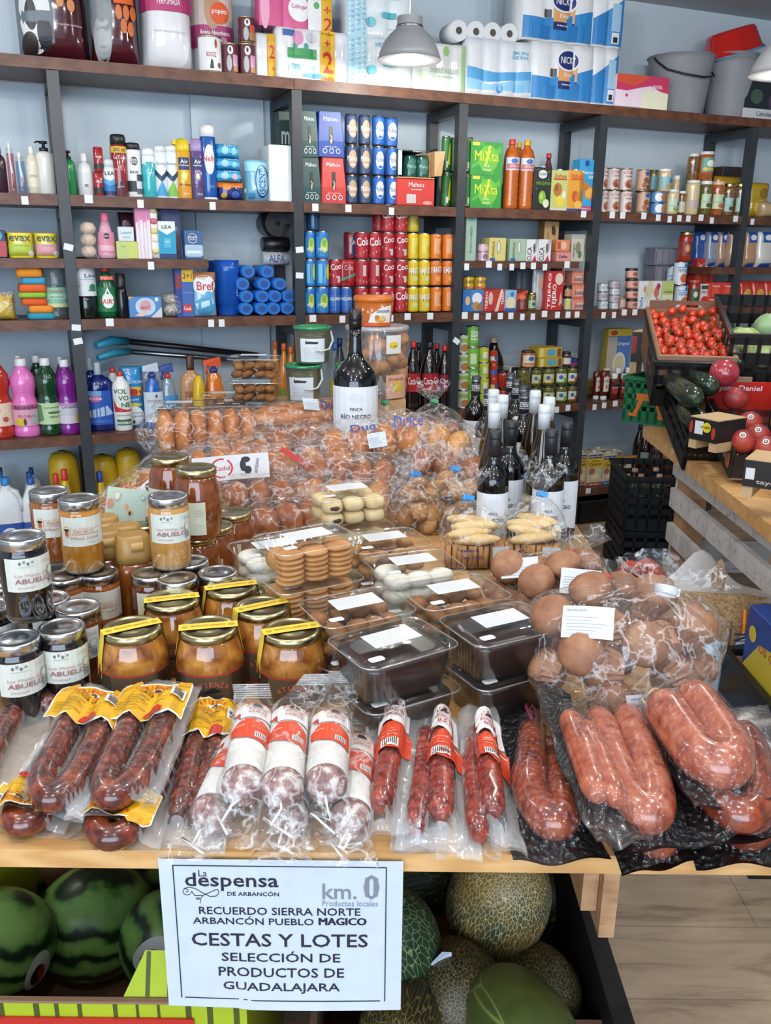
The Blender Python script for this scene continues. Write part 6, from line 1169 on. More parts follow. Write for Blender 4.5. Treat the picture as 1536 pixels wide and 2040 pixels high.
for u,v,tw,lab in((415,1247,.0,'banded amber meat jar in the front row, middle one'),(262,1248,.28,'banded amber meat jar in the front row, left one'),(580,1252,.28,'banded amber meat jar in the front row, right one by the tubs'),(342,1191,.08,'banded amber meat jar in the second row, left one'),(460,1166,.2,'banded amber meat jar farthest back'),(521,1206,.42,'banded amber meat jar in the second row beside the tubs')):
 p=at(u,v,TZ+.126);loc=(p.x,p.y,TZ+.001);rz=facing(p)+tw*.9
 if bd_ is None:bd_=thing('meat_jar',lab,'jar',loc,rz,banded(),'yellow banded meat jars')
 else:copy(bd_,loc,rz,lab,'yellow banded meat jars')
# the label of each jar keeps facing the front while the strip turns: undo the turn on the labels
for o in[o for o in COL.objects if o.name.startswith('meat_jar')and o.type=='EMPTY']:
 for c in o.children:
  if c.name.startswith('label'):c.rotation_euler=(0,0,-(o.rotation_euler.z-facing(o.location))*.8)
# ---------------------------------------------------------------- clear tubs
TW,TD,TH_=.0825,.0625,.074
CHOC=stops_mat('chocolate_cake',18,[(.3,'#1e0f0b'),(.7,'#36201a')],.3,coat=.3)
COOK=stops_mat('cookie',40,[(.3,'#8a5a30'),(.7,'#b98550')],.75,bmp=.35)
COOKD=stops_mat('dark_cookie',40,[(.3,'#6a4020'),(.7,'#9a6636')],.75,bmp=.35)
BISC=stops_mat('biscuit',30,[(.3,'#a8703c'),(.7,'#c98f56')],.7,bmp=.2)
PALE=stops_mat('pale_pastry',30,[(.3,'#c9a870'),(.7,'#e0cba0')],.7,bmp=.3)
SUG=stops_mat('sugared_pastry',30,[(.3,'#d3c9b8'),(.7,'#e6e0d4')],.7,bmp=.2)
def tub_parts(kind,seed=0):
 rnd=random.Random(seed)
 tb_=B();n=26;R=[]
 # ribbed wall
 for hw,hd,z in((TW*.86,TD*.84,.002),(TW*.93,TD*.92,.06),(TW*.98,TD*.98,.0605),(TW,TD,.062)):
  rr=.018;ring=[]
  for qx,qy,a0 in((1,-1,-pi/2),(1,1,0),(-1,1,pi/2),(-1,-1,pi)):
   for i in range(6):
    a=a0+pi/2*i/5;ring.append((qx*(hw-rr)+rr*cos(a),qy*(hd-rr)+rr*sin(a),z))
  full=[]
  for i in range(len(ring)):
   p,q=ring[i],ring[(i+1)%len(ring)]
   L=math.dist(p,q);k=max(1,int(L/.004))
   for j in range(k):
    t=j/k;rib=.0003 if(j%2 and z<.0604 and L>.03)else 0
    x=p[0]+(q[0]-p[0])*t;y=p[1]+(q[1]-p[1])*t
    full.append((x*(1-rib/.06),y*(1-rib/.06),z))
  R.append(full)
 m_=min(len(r)for r in R)
 base=R[0]
 if len(set(len(r)for r in R))>1: # same count on every ring
  R=[[r[int(i*len(r)/m_)]for i in range(m_)]for r in R]
 tb_.rings(R,PET,True,True,False)
 ld=B()
 ld.rrect([(TW*1.0,TD*1.0,.0625),(TW*1.02,TD*1.025,.0635),(TW*1.02,TD*1.025,.067),(TW*.985,TD*.98,.0685),(TW*.95,TD*.935,.0665),(TW*.93,TD*.91,.0715),(TW*.9,TD*.87,.0725),(TW*.64,TD*.56,.0725),(TW*.62,TD*.53,.0742),(TW*.6,TD*.5,.0742)],PET,r=.17,seg=5,caps=(False,True))
 ld.rrect([(TW*1.012,TD*1.015,.0645),(TW*1.026,TD*1.032,.0655),(TW*1.012,TD*1.015,.0667)],clear('tub_rim_plastic','#e9f0f2',.22,.22,.12),r=.17,seg=5,caps=(False,False))
 st=B();T=Fn(lambda x,y,l:(x,y,.0745+l*.0002));st.rect(T,-TW*.52,TW*.48,-TD*.34,TD*.38,M('#cfd3d7',.6),.5)
 for i in range(5):st.rect(T,-TW*.46,TW*(.1+.06*(i%3)),TD*(.28-.13*i),TD*(.295-.13*i),'#b9bcc0',1.5)
 ps=B();ps.rrect([(.012,.007,.0735),(.012,.007,.0738)],M('#cfd3d7',.5),r=.3,seg=3,c=(-TW*.72,-TD*.78))
 parts=[('tub',tb_),('lid',ld),('label',st),('price_sticker',ps)]
 if kind=='choc':
  c=B().rrect([(TW*.83,TD*.8,.004),(TW*.915,TD*.9,.052),(TW*.89,TD*.87,.057),(TW*.7,TD*.66,.06)],CHOC,r=.22,seg=4)
  for i in range(7):c.blob((rnd.uniform(-.6,.6)*TW,rnd.uniform(-.6,.6)*TD,.054),(.02,.016,.006),CHOC,10,5)
  parts.append(('brownie',c))
 elif kind in('cookie','dark'):
  for k in range(16):
   x,y,z=((k%4)-1.5)*TW*.42,((k//4%2)-.5)*TD*.8,.016+.026*(k//8)
   c=B().blob((0,0,0),(.021,.02,.012),COOK if kind=='cookie' else COOKD,12,6,jit=.06)
   parts.append(('cookie',c.move(xf((x+rnd.uniform(-.004,.004),y,z),(rnd.uniform(-.5,.5),rnd.uniform(-.5,.5),rnd.uniform(0,3))))))
 elif kind=='biscuit':
  for cx in range(3):
   for k in range(6):
    c=B().blob((0,0,0),(.0245,.026,.0058),BISC,14,6,p=2.4)
    parts.append(('biscuit',c.move(xf((-TW*.6+cx*.047,-TD*.4,.0065+.0092*k),(rnd.uniform(-.05,.05),rnd.uniform(-.06,.06),0)))))
  for k in range(5):
   parts.append(('biscuit',B().blob((0,0,0),(.006,.026,.025),BISC,10,8,p=2.4).move(xf((TW*.52+.0095*(k-1),-TD*.1,.029),(0,.05,0)))))
  for k in range(3):
   parts.append(('biscuit',B().blob((0,0,0),(.026,.026,.02),BISC,12,8,p=2.4).move(xf((-TW*.5+.055*k,TD*.42,.028)))))
 elif kind in('white','pale'):
  for k in range(10):
   x,y,z=((k%3)-1)*TW*.52,((k//3%2)-.5)*TD*.8,.018+.026*(k//6)
   parts.append(('pastry',B().blob((0,0,0),(.027,.023,.015),SUG if kind=='white' else PALE,14,7,p=2.2,jit=.03).move(xf((x,y,z),(0,0,rnd.uniform(-.4,.4))))))
 elif kind=='swirl':
  FL_=stops_mat('swirl_filling',40,[(.3,'#2e1810'),(.7,'#4e2a1a')],.6)
  for k in range(12):
   x,y,z=((k%3)-1)*TW*.56,((k//3%2)-.5)*TD*.84,.018+.027*(k//6)
   c=B().blob((0,0,0),(.022,.024,.014),PALE,12,7,p=3);
   if k%3==0:c.blob((.002,-.021,0),(.012,.004,.006),FL_,8,5)
   parts.append(('pastry',c.move(xf((x,y,z),(0,0,rnd.uniform(-.2,.2))))))
 return parts
TP={}
def tub(kind,x,y,lvl,rot,label,group=None):
 loc=(x,y,TZ+.001+lvl*TH_*1.01);rz=math.radians(rot)
 if kind in TP:return copy(TP[kind],loc,rz,label,group)
 TP[kind]=o=thing('pastry_tub',label,'tub',loc,rz,tub_parts(kind,len(kind)),group);return o
tub('choc',.013,1.166,1,33,'clear tub of chocolate brownie, front left upper tub')
tub('choc',.02,1.172,0,31,'clear tub of chocolate brownie underneath the front left one')
tub('choc',.184,1.238,1,28,'clear tub of chocolate brownie, upper one beside the muffin bag')
tub('choc',.19,1.243,0,29,'clear tub of chocolate brownie underneath the one by the muffins')
tub('dark',-.045,1.298,1,28,'clear tub of brown cookies just behind the front brownie tub')
tub('dark',-.045,1.3,0,30,'clear tub of brown cookies, lower one behind the front brownie tub')
tub('dark',.12,1.368,1,25,'clear tub of cookies behind the brownie tub by the muffins')
tub('dark',.12,1.37,0,27,'clear tub of cookies, lower one behind the muffin side brownies')
tub('white',.054,1.502,1,22,'clear tub of sugared pale pastries in the middle')
tub('white',.054,1.502,0,24,'clear tub under the sugared pale pastries in the middle')
tub('biscuit',-.135,1.42,2,33,'clear tub of stacked golden biscuits standing highest')
tub('biscuit',-.135,1.432,1,31,'clear tub of biscuits directly under the highest biscuit tub')
tub('biscuit',-.135,1.432,0,31,'clear tub of biscuits at the foot of the highest biscuit stack')
tub('white',-.215,1.585,1,28,'clear tub of sugared pastries left behind the biscuit stack')
tub('pale',-.215,1.585,0,28,'clear tub of pale pastries beneath the left rear tub')
tub('swirl',-.08,1.735,2,25,'clear tub of chocolate filled puff pastries standing farthest back')
tub('pale',-.075,1.74,1,25,'clear tub of pale pastries under the chocolate filled puffs')
tub('pale',-.075,1.74,0,25,'clear tub of pale pastries at the foot of the puff pastry stack')
tub('cookie',.0,1.635,1,24,'clear tub of cookies between the puffs and the sugared pastries')
tub('cookie',.0,1.635,0,24,'clear tub of cookies below the one by the sugared pastries')
# ================================================================ sausages in vacuum packs
CHZ=stops_mat('cured_chorizo',45,[(.3,'#2e0f0b'),(.48,'#5a2216'),(.62,'#843a22'),(.8,'#a86240')],.22,bmp=.35,coat=.7,detail=5)
CHZR=stops_mat('red_chorizo',50,[(.3,'#4a120c'),(.5,'#7d2416'),(.65,'#a33c22'),(.8,'#bd6a44')],.22,bmp=.35,coat=.7,detail=5)
FRS=stops_mat('fresh_sausage',40,[(.3,'#7a3220'),(.5,'#a3543a'),(.7,'#b87052'),(.85,'#c98f70')],.22,bmp=.3,coat=.8,detail=4)
FRD=stops_mat('smoked_sausage',30,[(.3,'#521a0c'),(.5,'#83341a'),(.7,'#a04e28')],.2,bmp=.3,coat=.8,detail=4)
MOLD=stops_mat('white_rind',30,[(.3,'#c3c1bd'),(.7,'#dedcd8')],.8,bmp=.25)
MOLDR=stops_mat('rind_end',70,[(.36,'#6b4442'),(.5,'#94706c'),(.62,'#cbc5c1')],.6,bmp=.3,coat=.3)
BLACKT=stops_mat('black_backing',8,[(.3,'#0b0c0e'),(.7,'#16181b')],.25,bmp=.15,coat=.4)
def patch(C):
 P=[at(u,v,z)for u,v,z in C]
 TL,TR,BR,BL_=P
 w=((TR-TL).length+(BR-BL_).length)/2;L=((BL_-TL).length+(BR-TR).length)/2
 n=(TR-TL).cross(TL-BL_).normalized()
 o=sum(P,Vector())/4
 def f(s,t,h=0):
  return(TL*(1-s)+TR*s)*(1-t)+(BL_*(1-s)+BR*s)*t+n*h-o
 return f,w,L,o
def vac(label,C,saus,film=VFILM,back=None,prints=None,group=None,wob=.004,mats=None,extra=None,nm='sausage_pack',cat='sausage pack',lift=.0,tail=.5,smat=CHZ,seed=0,ties=(),flatlab=True):
 """saus: list of (centre line in patch coordinates, radius in metres or list)"""
 f,w,L,o=patch(C);rnd=random.Random(seed);ph=rnd.uniform(0,6)
 lines=[]
 for pts,r in saus:
  r=r if isinstance(r,(list,tuple))else[r]*len(pts)
  fine=[]
  n=len(pts)
  for i in range(n-1):
   p0,p1,p2,p3=pts[max(i-1,0)],pts[i],pts[i+1],pts[min(i+2,n-1)]
   for k in range(6 if i<n-2 else 7):
    t=k/6
    q=[.5*((2*p1[a])+(-p0[a]+p2[a])*t+(2*p0[a]-5*p1[a]+4*p2[a]-p3[a])*t*t+(-p0[a]+3*p1[a]-3*p2[a]+p3[a])*t**3)for a in(0,1)]
    fine.append((q[0],q[1],r[i]*(1-t)+r[i+1]*t))
  lines.append(fine)
 def H(s,t):
  h=0
  for ln in lines:
   best=9;rr=.02
   for q in ln:
    d=sqrt(((q[0]-s)*w)**2+((q[1]-t)*L)**2)
    if d<best:best=d;rr=q[2]
   a=1.93*rr if best<rr*.45 else rr*(.95+sqrt(max(0,1-min(1,best/rr/1.04)**2)))if best<rr else 0
   tl=rr*1.3*exp(-(best-rr*.8)/(tail*rr))if best>=rr*.8 else 9
   h=max(h,min(a,9)if best<rr*.8 else max(a,min(tl,rr*1.3)))
  return h
 e=lambda s,t:wob*(sin(9*s+ph)*cos(7*t+ph*2)+.6*sin(23*t+5*s+ph))*(max(abs(2*s-1),abs(2*t-1))**4)
 parts=[]
 if back:
  parts.append(('backing',B().grid(lambda i,j:f(i,j,.0006+lift+e(i,j)),14,16,back)))
 fl=B().grid(lambda i,j:f(i,j,H(i,j)+.003+lift+e(i,j)+(.0012*sin(55*i+31*j+ph)*sin(47*j-20*i)if H(i,j)<.012 else.0)),30,40,film)
 if not back:fl.grid(lambda i,j:f(i,j,.0003+lift+e(i,j)),10,12,film)
 ti=fl.mi(TIGHT)
 for i,q in enumerate(fl.f[:1200]):
  if H((i%30+.5)/30,(i//30+.5)/40)>.016:fl.m[i]=ti
 k=0
 for ln in lines:
  nn=len(ln);P=[f(a,b_,r*.93+lift)for a,b_,r in ln]
  rr=[r*.94*min(1,.45+.55*sqrt(min(i,nn-1-i)/2.0))for i,(a,b_,r)in enumerate(ln)]
  sb=B().tube(P,rr,(mats or[smat]*9)[k],14);k+=1
  parts.append(('sausage',sb))
 HL=1.5*max(q[2]for ln in lines for q in ln)if flatlab else 0
 if prints: # (outline in s,t, list of prints) on the film
  lb=prints(f,w,L,lambda s,t:max(H(s,t)+.0045,HL)+lift+e(s,t));parts.append(('label',lb))
 for pts,r,c in ties:
  parts.append(('string',B().tube([f(a,b_,h)for a,b_,h in pts],r,M(c,.6),7)))
 parts.append(('film',fl))
 return thing(nm,label,cat,o,0,parts,group)
def lab_sheet(f,Hf,s0,s1,t0,t1,edge,col,prints,rim=None):
 """a printed sheet that lies on the film; edge(s) wavers the outline; prints in unit coordinates, z up"""
 b=B();n=12
 g=lambda x,z,l:f(s0+(s1-s0)*x,t1-(t1-t0)*z,Hf(s0+(s1-s0)*x,t1-(t1-t0)*z)+.0004+l*.0005)
 sf=Fn(g,10)
 if rim:b.strip(sf,[i/n for i in range(n+1)],[edge(i/n)[0]-.03 for i in range(n+1)],[edge(i/n)[1]+.03 for i in range(n+1)],rim,.2)if 0 else None
 for j in range(6):
  xs=[i/n for i in range(n+1)]
  lo=[edge(x)[0]+(edge(x)[1]-edge(x)[0])*j/6 for x in xs];hi=[edge(x)[0]+(edge(x)[1]-edge(x)[0])*(j+1)/6 for x in xs]
  b.strip(sf,xs,lo,hi,col,.6)
 if rim:
  xs=[i/n for i in range(n+1)]
  for up in(0,1):
   a=[edge(x)[up]-.012 for x in xs];c=[edge(x)[up]+.022 for x in xs]
   b.strip(sf,xs,a,c,rim,1)
  for x in(0,1):b.rect(sf,x-.012,x+.012,edge(x)[0],edge(x)[1],rim,1,4)
 for i,d in enumerate(prints):
  l=1.6+.3*i
  if d[0]=='r':b.rect(sf,d[1],d[2],d[3],d[4],d[5],l,3)
  if d[0]=='e':b.ell(sf,*d[1:5],d[5],l)
  if d[0]=='p':b.poly(sf,d[1],d[2],l)
  if d[0]=='t':b.txt(sf,d[1],d[2],d[3],d[4],d[5],d[6],l,d[7]if len(d)>7 else 0)
 return b
def arc_name(cx,cz,w,h,col,drop=.08):
 return[('t',c,cx+(i-3)*w/7,cz-drop*((i-3)/3)**2,w/8.5,h,col,-(i-3)*.12)for i,c in enumerate('ATIENZA')]
BAR=lambda x0,x1,z0,z1:[('r',x0,x1,z0,z1,'#d9d6d2')]+[('r',x0+(x1-x0)*(.08+.11*i),x0+(x1-x0)*(.13+.11*i),z0+(z1-z0)*.15,z0+(z1-z0)*.9,'#2a2828')for i in range(8)]
YELP=[('p',[(0,.9),(.05,.84),(.28,1.0),(.24,1.08)],'#c9971c'),('p',[(.78,.95),(.98,.86),(1.0,.96),(.8,1.06)],'#c9971c')]+arc_name(.5,.9,.5,.12,'#c84a24')+[('p',[(.3,.74),(.7,.74),(.55,.84),(.45,.8)],'#d8d2c8'),('e',.54,.77,.05,.05,'#3a3a3a'),('t','CHORIZO EXTRA',.48,.66,.6,.07,'#c24a22'),('t','CASERO',.5,.58,.3,.05,'#3a2a12'),('r',.06,.5,.46,.475,'#8a6a1a'),('r',.06,.46,.4,.415,'#8a6a1a'),('r',.06,.5,.34,.355,'#8a6a1a'),('r',.06,.4,.28,.295,'#8a6a1a'),('r',.1,.5,.2,.215,'#8a6a1a'),('r',.56,.76,.4,.415,'#8a6a1a'),('r',.56,.72,.3,.315,'#8a6a1a'),('r',.78,.96,.48,.74,'#d8d6d0'),('r',.82,.93,.52,.7,'#6a6660'),('p',[(.5,.04),(.72,.0),(.76,.12),(.66,.2),(.56,.18)],'#b32a20')]
def ylab(s0,s1,t0,t1,flip=False):
 def mk(f,w,L,Hf):
  ed=lambda x:(.06+.05*sin(9*x)+.03*sin(23*x),1-.06*abs(2*x-1)**2+.02*sin(17*x))
  if flip:return lab_sheet(lambda s,t,h:f(1-s,1-t,h),lambda s,t:Hf(1-s,1-t),s0,s1,t0,t1,ed,M('#d9a516',.45),YELP,M('#dedbd2',.5))
  return lab_sheet(f,Hf,s0,s1,t0,t1,ed,M('#d9a516',.45),YELP,M('#dedbd2',.5))
 return mk
U=lambda a,b_,top,bot,r:([(a,top),(a-.01,(top+bot)/2),(a+.03,bot-.1),((a+b_)/2,bot),(b_-.03,bot-.1),(b_+.01,(top+bot)/2),(b_,top)],r)
# bottom layer first
vac('lower clear pack of chorizo under the right yellow labelled one',[(285,1400,.703),(421,1416,.703),(318,1698,.703),(120,1668,.703)],[U(.3,.74,.1,1.02,.018)],prints=ylab(.1,.95,.02,.22,True),seed=3,group='lower layer of packs')
vac('lower clear pack of chorizo under the left yellow labelled one',[(150,1400,.703),(290,1410,.703),(128,1668,.703),(-45,1660,.703)],[U(.3,.74,.1,1.0,.018)],prints=ylab(.1,.95,.02,.22,True),seed=4,group='lower layer of packs')
vac('leftmost clear chorizo pack with a curved sausage and no label in view',[(20,1393,.706),(118,1402,.706),(40,1610,.706),(-120,1600,.706)],[([(.98,.16),(.7,.08),(.42,.2),(.36,.5),(.4,.85)],.019)],seed=6)
vac('clear pack of two straight chorizos beside the white sausages',[(365,1412,.703),(490,1416,.703),(448,1702,.703),(312,1690,.703)],[([(.4,.1),(.33,.5),(.28,.88)],.018),([(.72,.12),(.65,.5),(.58,.9)],.018)],prints=ylab(.1,.98,.1,.4),seed=7)
vac('clear pack of horseshoe chorizo with yellow label, left of the pair',[(152,1362,.738),(276,1380,.738),(165,1640,.732),(8,1604,.732)],[U(.36,.78,.3,.97,.0195)],prints=ylab(.0,1,.18,.5),seed=1)
vac('clear pack of horseshoe chorizo with yellow label, right of the pair',[(274,1360,.745),(407,1362,.745),(312,1612,.737),(126,1632,.737)],[U(.32,.72,.3,.97,.0195)],prints=ylab(-.01,.97,.18,.5),seed=2)
# ---------------------------------------------------------------- white rind sausages
def wrap(P0,P1,r,kind,label,seed,tail=(0,-1,0),red=.0,group=None,head=None):
 rnd=random.Random(seed);P0=Vector(P0);P1=Vector(P1);o=(P0+P1)/2;d=(P1-P0).normalized();L=(P1-P0).length
 up=Vector((0,0,1));sd=d.cross(up).normalized();u=sd.cross(d)*-1
 u=u if u.z>0 else-u
 n=18;body=[];endb=[]
 for i in range(n+1):
  t=i/n;rr=r*min(1,(.35+.65*sqrt(min(t,1-t)*9)))*(1+.03*sin(5*t+seed))
  body.append((P0+d*L*t-o,rr))
 k=int(n*.86)
 sb=B().tube([p for p,_ in body[:k+1]],[q for _,q in body[:k+1]],MOLD,20);sb.tube([p for p,_ in body[k:]],[q for _,q in body[k:]],MOLDR,20)
 # printed band on the upper half of the sausage
 def g(x,z,l):
  a=x;tt=1-z;j=min(n-1,int(tt*n));rr=body[j][1]*(1-(tt*n-j))+body[j+1][1]*(tt*n-j)+.0014+l*.0004
  return tuple(P0+d*L*tt+sd*rr*sin(a)+u*rr*cos(a)-o)
 sf=Fn(g,12);lb=B()
 lb.poly(sf,[(-1.2,.70),(-.9,.95),(.2,.98),(.95,.90),(1.05,.80),(.6,.70),(-.2,.70)],M('#e2dcdc',.5),.5)
 lb.poly(sf,[(.5,.695),(1.05,.79),(.98,.91),(.2,.985),(.2,.975),(.9,.9),(.98,.80),(.5,.705)],'#b3342e',1)
 lb.poly(sf,[(-1.2,.42),(-1.1,.62),(-.4,.685),(.4,.68),(.95,.60),(.95,.52),(.3,.46),(-.5,.44)],M('#cf4526',.5),.6)
 for i,c in enumerate('ATIENZA'):lb.txt(sf,c,-.35+(i-3)*.19,.905-.012*abs(i-3),.17,.04,'#b0483e',1.4,-(i-3)*.08)
 lb.poly(sf,[(-.6,.845),(.0,.845),(-.1,.885),(-.4,.87)],'#2a2c30',1.2)
 lb.txt(sf,'SALCHICHON',-.3,.815,.9,.03,'#a03a34',1.4);lb.txt(sf,'de la ABUELA',-.3,.772,.9,.03,'#a03a34',1.4)
 lb.rect(sf,-.9,-.3,.47,.53,'#d9d4d0',1.2,3)
 for i in range(6):lb.rect(sf,-.86+.09*i,-.82+.09*i,.475,.525,'#3a3232',1.5,3)
 lb.rect(sf,.05,.08,.5,.64,'#e06a4a',1.2,3);lb.rect(sf,.2,.7,.6,.61,'#e9b0a0',1.2)
 for i in range(4):lb.rect(sf,-.8,-.1,.57+.022*i,.576+.022*i,'#e08a70',1.2)
 # loose wrapper with crimped end and frayed foot
 fl=B();R=[];hd=Vector(head)-P0 if head else-d*.06+Vector((0,0,.02))
 for i in range(5):
  t=i/4;c=P0+hd*(1-t);ww=r*(1.0+.1*t);hh_=.0015+(r*1.0)*t**1.5
  R.append([tuple(c-o+sd*ww*cos(2*pi*j/20)+u*hh_*sin(2*pi*j/20))for j in range(20)])
 for i in range(1,13):
  t=i/12;c=P0+d*L*t
  rr=r*1.07+.0025*sin(9*t+seed)
  R.append([tuple(c-o+(sd*cos(2*pi*j/20)+u*sin(2*pi*j/20))*(rr*(1+.06*rnd.uniform(-1,1))))for j in range(20)])
 T=Vector(tail)
 for i in range(1,5):
  t=i/4;c=P1+T*t;ww=r*(1.0+.35*t);hh_=r*(1-t)**1.2+.002
  R.append([tuple(c-o+sd*ww*cos(2*pi*j/20)*(1+.1*rnd.uniform(-1,1))+Vector((0,0,1))*(hh_*sin(2*pi*j/20)+.004*rnd.uniform(-1,1)))for j in range(20)])
 fl.rings(R,FILM,True,False,False)
 cr=B();c=P0+hd-o
 for i in range(7):cr.tube([c-hd.normalized()*.004*i-sd*r*.98+u*.001,c-hd.normalized()*.004*i+sd*r*.98+u*.001],.0011,clear('crimp_plastic','#cfd6dc',.1,.3),6)
 sr=B().tube([P1-o,P1+T*.25+Vector((rnd.uniform(-.01,.01),0,.006))-o,P1+T*.5+sd*rnd.uniform(-.015,.015)-o,P1+T*.35+sd*.02-o,P1+T*.75+sd*rnd.uniform(-.02,.02)-o],.0018,M('#d9d6d0',.7),7)
 return thing('cured_sausage_pack',label,'sausage pack',o,0,[('sausage',sb),('label',lb),('string',sr),('crimped_end',cr),('wrapper',fl)],group)
def ax(u,v,z):return at(u,v,z)
RZ_=.0265
for a in((482,1478,412,1648,.0,'white rind sausage lying lowest, left of the three upper ones',(-.02,-.05,-.01),(500,1425)),(714,1478,694,1660,.0,'white rind sausage lying lowest, right of the three upper ones',(.0,-.045,-.01),(722,1425)),(590,1470,570,1650,.0,'white rind sausage lying underneath the three upper ones',(.0,-.05,-.01),(600,1430))):
 wrap(ax(a[0],a[1],TZ+RZ_),ax(a[2],a[3],TZ+RZ_),RZ_,0,a[5],a[0],a[6],group='lower white rind sausages',head=ax(a[7][0],a[7][1],TZ+.03))
for a in((509,1420,480,1590,'white rind sausage, left of the three upper ones',(-.015,-.045,-.035),(500,1365)),(580,1424,559,1596,'white rind sausage, middle of the three upper ones',(.005,-.05,-.03),(640,1345)),(660,1434,648,1584,'white rind sausage, right of the three upper ones',(.012,-.05,-.035),(690,1340))):
 z=TZ+RZ_*2.75
 wrap(ax(a[0],a[1],z),ax(a[2],a[3],z-.004),RZ_*1.02,0,a[4],a[0],a[5],group='upper white rind sausages',head=ax(a[6][0],a[6][1],z+.02))
# ---------------------------------------------------------------- single red chorizos
REDL=arc_name(.5,.86,.62,.07,'#a8382e',.05)+[('p',[(.3,.78),(.66,.78),(.54,.84),(.42,.82)],'#2a2c30'),('t','CHORIZO del',.48,.71,.66,.06,'#a03a34',-.06),('t','ABUELO',.5,.63,.5,.06,'#a03a34',-.06)]
def rlab(s0,s1,t0,t1):
 def mk(f,w,L,Hf):
  ed=lambda x:(.52+.03*sin(6*x),1-.1*abs(2*x-1)**3)
  b=lab_sheet(f,Hf,s0,s1,t0,t1,ed,M('#e2dcda',.5),REDL,None)
  ed2=lambda x:(.04+.06*abs(2*x-1.1),.5-.1*abs(2*x-1)**2)
  return merge(b,lab_sheet(f,Hf,s0-.04,s1+.06,t0,t1,ed2,M('#cf4526',.5),[('r',.2,.62,.36,.37,'#e9a08a'),('r',.2,.58,.31,.32,'#e9a08a'),('r',.2,.6,.26,.27,'#e9a08a'),('r',.7,.94,.36,.375,'#ecd0c8')]+BAR(.2,.66,.08,.2),None))
 return mk
vac('lower clear chorizo pack showing under the middle red labelled one',[(800,1450,.702),(900,1452,.702),(890,1706,.702),(776,1700,.702)],[([(.5,.1),(.48,.5),(.45,.92)],.0175)],smat=CHZR,seed=11,group='lower red chorizo packs')
vac('lower clear chorizo pack showing at the left of the black trays',[(905,1450,.702),(1000,1450,.702),(1000,1708,.702),(905,1700,.702)],[([(.45,.1),(.4,.5),(.52,.96)],.0175)],smat=CHZR,seed=12,group='lower red chorizo packs')
vac('clear pack of one red labelled chorizo, left of three',[(734,1409,.728),(853,1400,.728),(838,1650,.724),(700,1690,.712)],[([(.46,.16),(.44,.5),(.38,.88)],.0185)],flatlab=False,prints=rlab(.22,.72,.12,.58),smat=CHZR,seed=13,wob=.007)
vac('clear pack of one red labelled chorizo, middle of three',[(850,1428,.724),(917,1432,.724),(962,1718,.703),(785,1690,.708)],[([(.46,.1),(.5,.5),(.52,.84)],.0185)],flatlab=False,prints=rlab(.2,.84,.06,.54),smat=CHZR,seed=14,wob=.006)
vac('clear pack of one red labelled chorizo, right one by the black trays',[(912,1418,.728),(985,1405,.728),(1050,1722,.706),(925,1640,.712)],[([(.55,.2),(.55,.55),(.5,.9)],.018)],flatlab=False,prints=rlab(.34,.98,.18,.6),smat=CHZR,seed=15,wob=.008,ties=[([(.6,.62,.03),(.5,.7,.034),(.58,.78,.034),(.5,.84,.03)],.002,'#cfc4ae')])
# ---------------------------------------------------------------- black trays
TIE='#c9b48a'
V2=dict(film=TIGHT,back=BLACKT,tail=.22)
vac('black backed sausage pack, lowest at the right front corner',[(1290,1440,.7025),(1560,1420,.7025),(1600,1728,.7025),(1388,1728,.7025)],[U(.3,.7,.3,.9,.024)],smat=FRD,seed=21,group='lower black backed packs',**V2)
vac('black backed sausage pack, lowest under the pale horseshoe',[(1120,1450,.7025),(1290,1440,.7025),(1388,1722,.7025),(1240,1742,.7025)],[U(.32,.72,.3,.93,.022)],smat=FRD,seed=22,group='lower black backed packs',**V2)
vac('black backed sausage pack in the middle of the right corner stack',[(1270,1430,.738),(1530,1405,.738),(1580,1668,.738),(1378,1690,.738)],[U(.3,.72,.3,.93,.024)],smat=FRD,seed=23,**V2)
vac('black backed pack of one dark horseshoe sausage with purple tie',[(942,1413,.7035),(1062,1413,.7035),(1219,1712,.7035),(1022,1722,.7035)],[([(.76,.22),(.56,.46),(.36,.7),(.44,.86),(.58,.86),(.72,.74),(.86,.5),(.92,.3)],[.019,.023,.025,.026,.026,.024,.018,.012])],smat=FRD,seed=24,ties=[([(.79,.2,.018),(.84,.1,.02),(.9,.06,.02),(.95,.12,.018),(.84,.2,.018)],.003,'#8a2f4a'),([(.8,.2,.02),(.8,.08,.02),(.84,.05,.02)],.003,'#8a2f4a')],**V2)
vac('black backed pack of pale horseshoe sausage, front one',[(1134,1440,.742),(1290,1421,.742),(1378,1684,.742),(1238,1708,.742)],[U(.28,.66,.08,.88,.026)],smat=FRS,seed=25,ties=[([(.3,.06,.022),(.32,-.03,.02),(.5,-.06,.02),(.5,.02,.02),(.4,.04,.02)],.0022,TIE)],**V2)
vac('black backed pack of pale horseshoe sausage, topmost at the right',[(1262,1424,.776),(1395,1378,.776),(1550,1592,.776),(1382,1616,.776)],[U(.26,.68,.12,.84,.031)],smat=FRS,seed=26,ties=[([(.24,.16,.03),(.12,.1,.02),(.1,.0,.02),(.3,-.04,.025),(.36,.04,.03)],.0024,TIE)],**V2)
vac('narrow black backed pack of two paired sausages lying askew',[(1043,1330,.775),(1135,1388,.765),(1290,1676,.762),(1186,1690,.762)],[([(.5,.32),(.4,.58),(.3,.84)],[.017,.02,.019]),([(.84,.32),(.74,.58),(.64,.86)],[.014,.017,.017])],smat=FRS,seed=27,wob=.008,**V2)
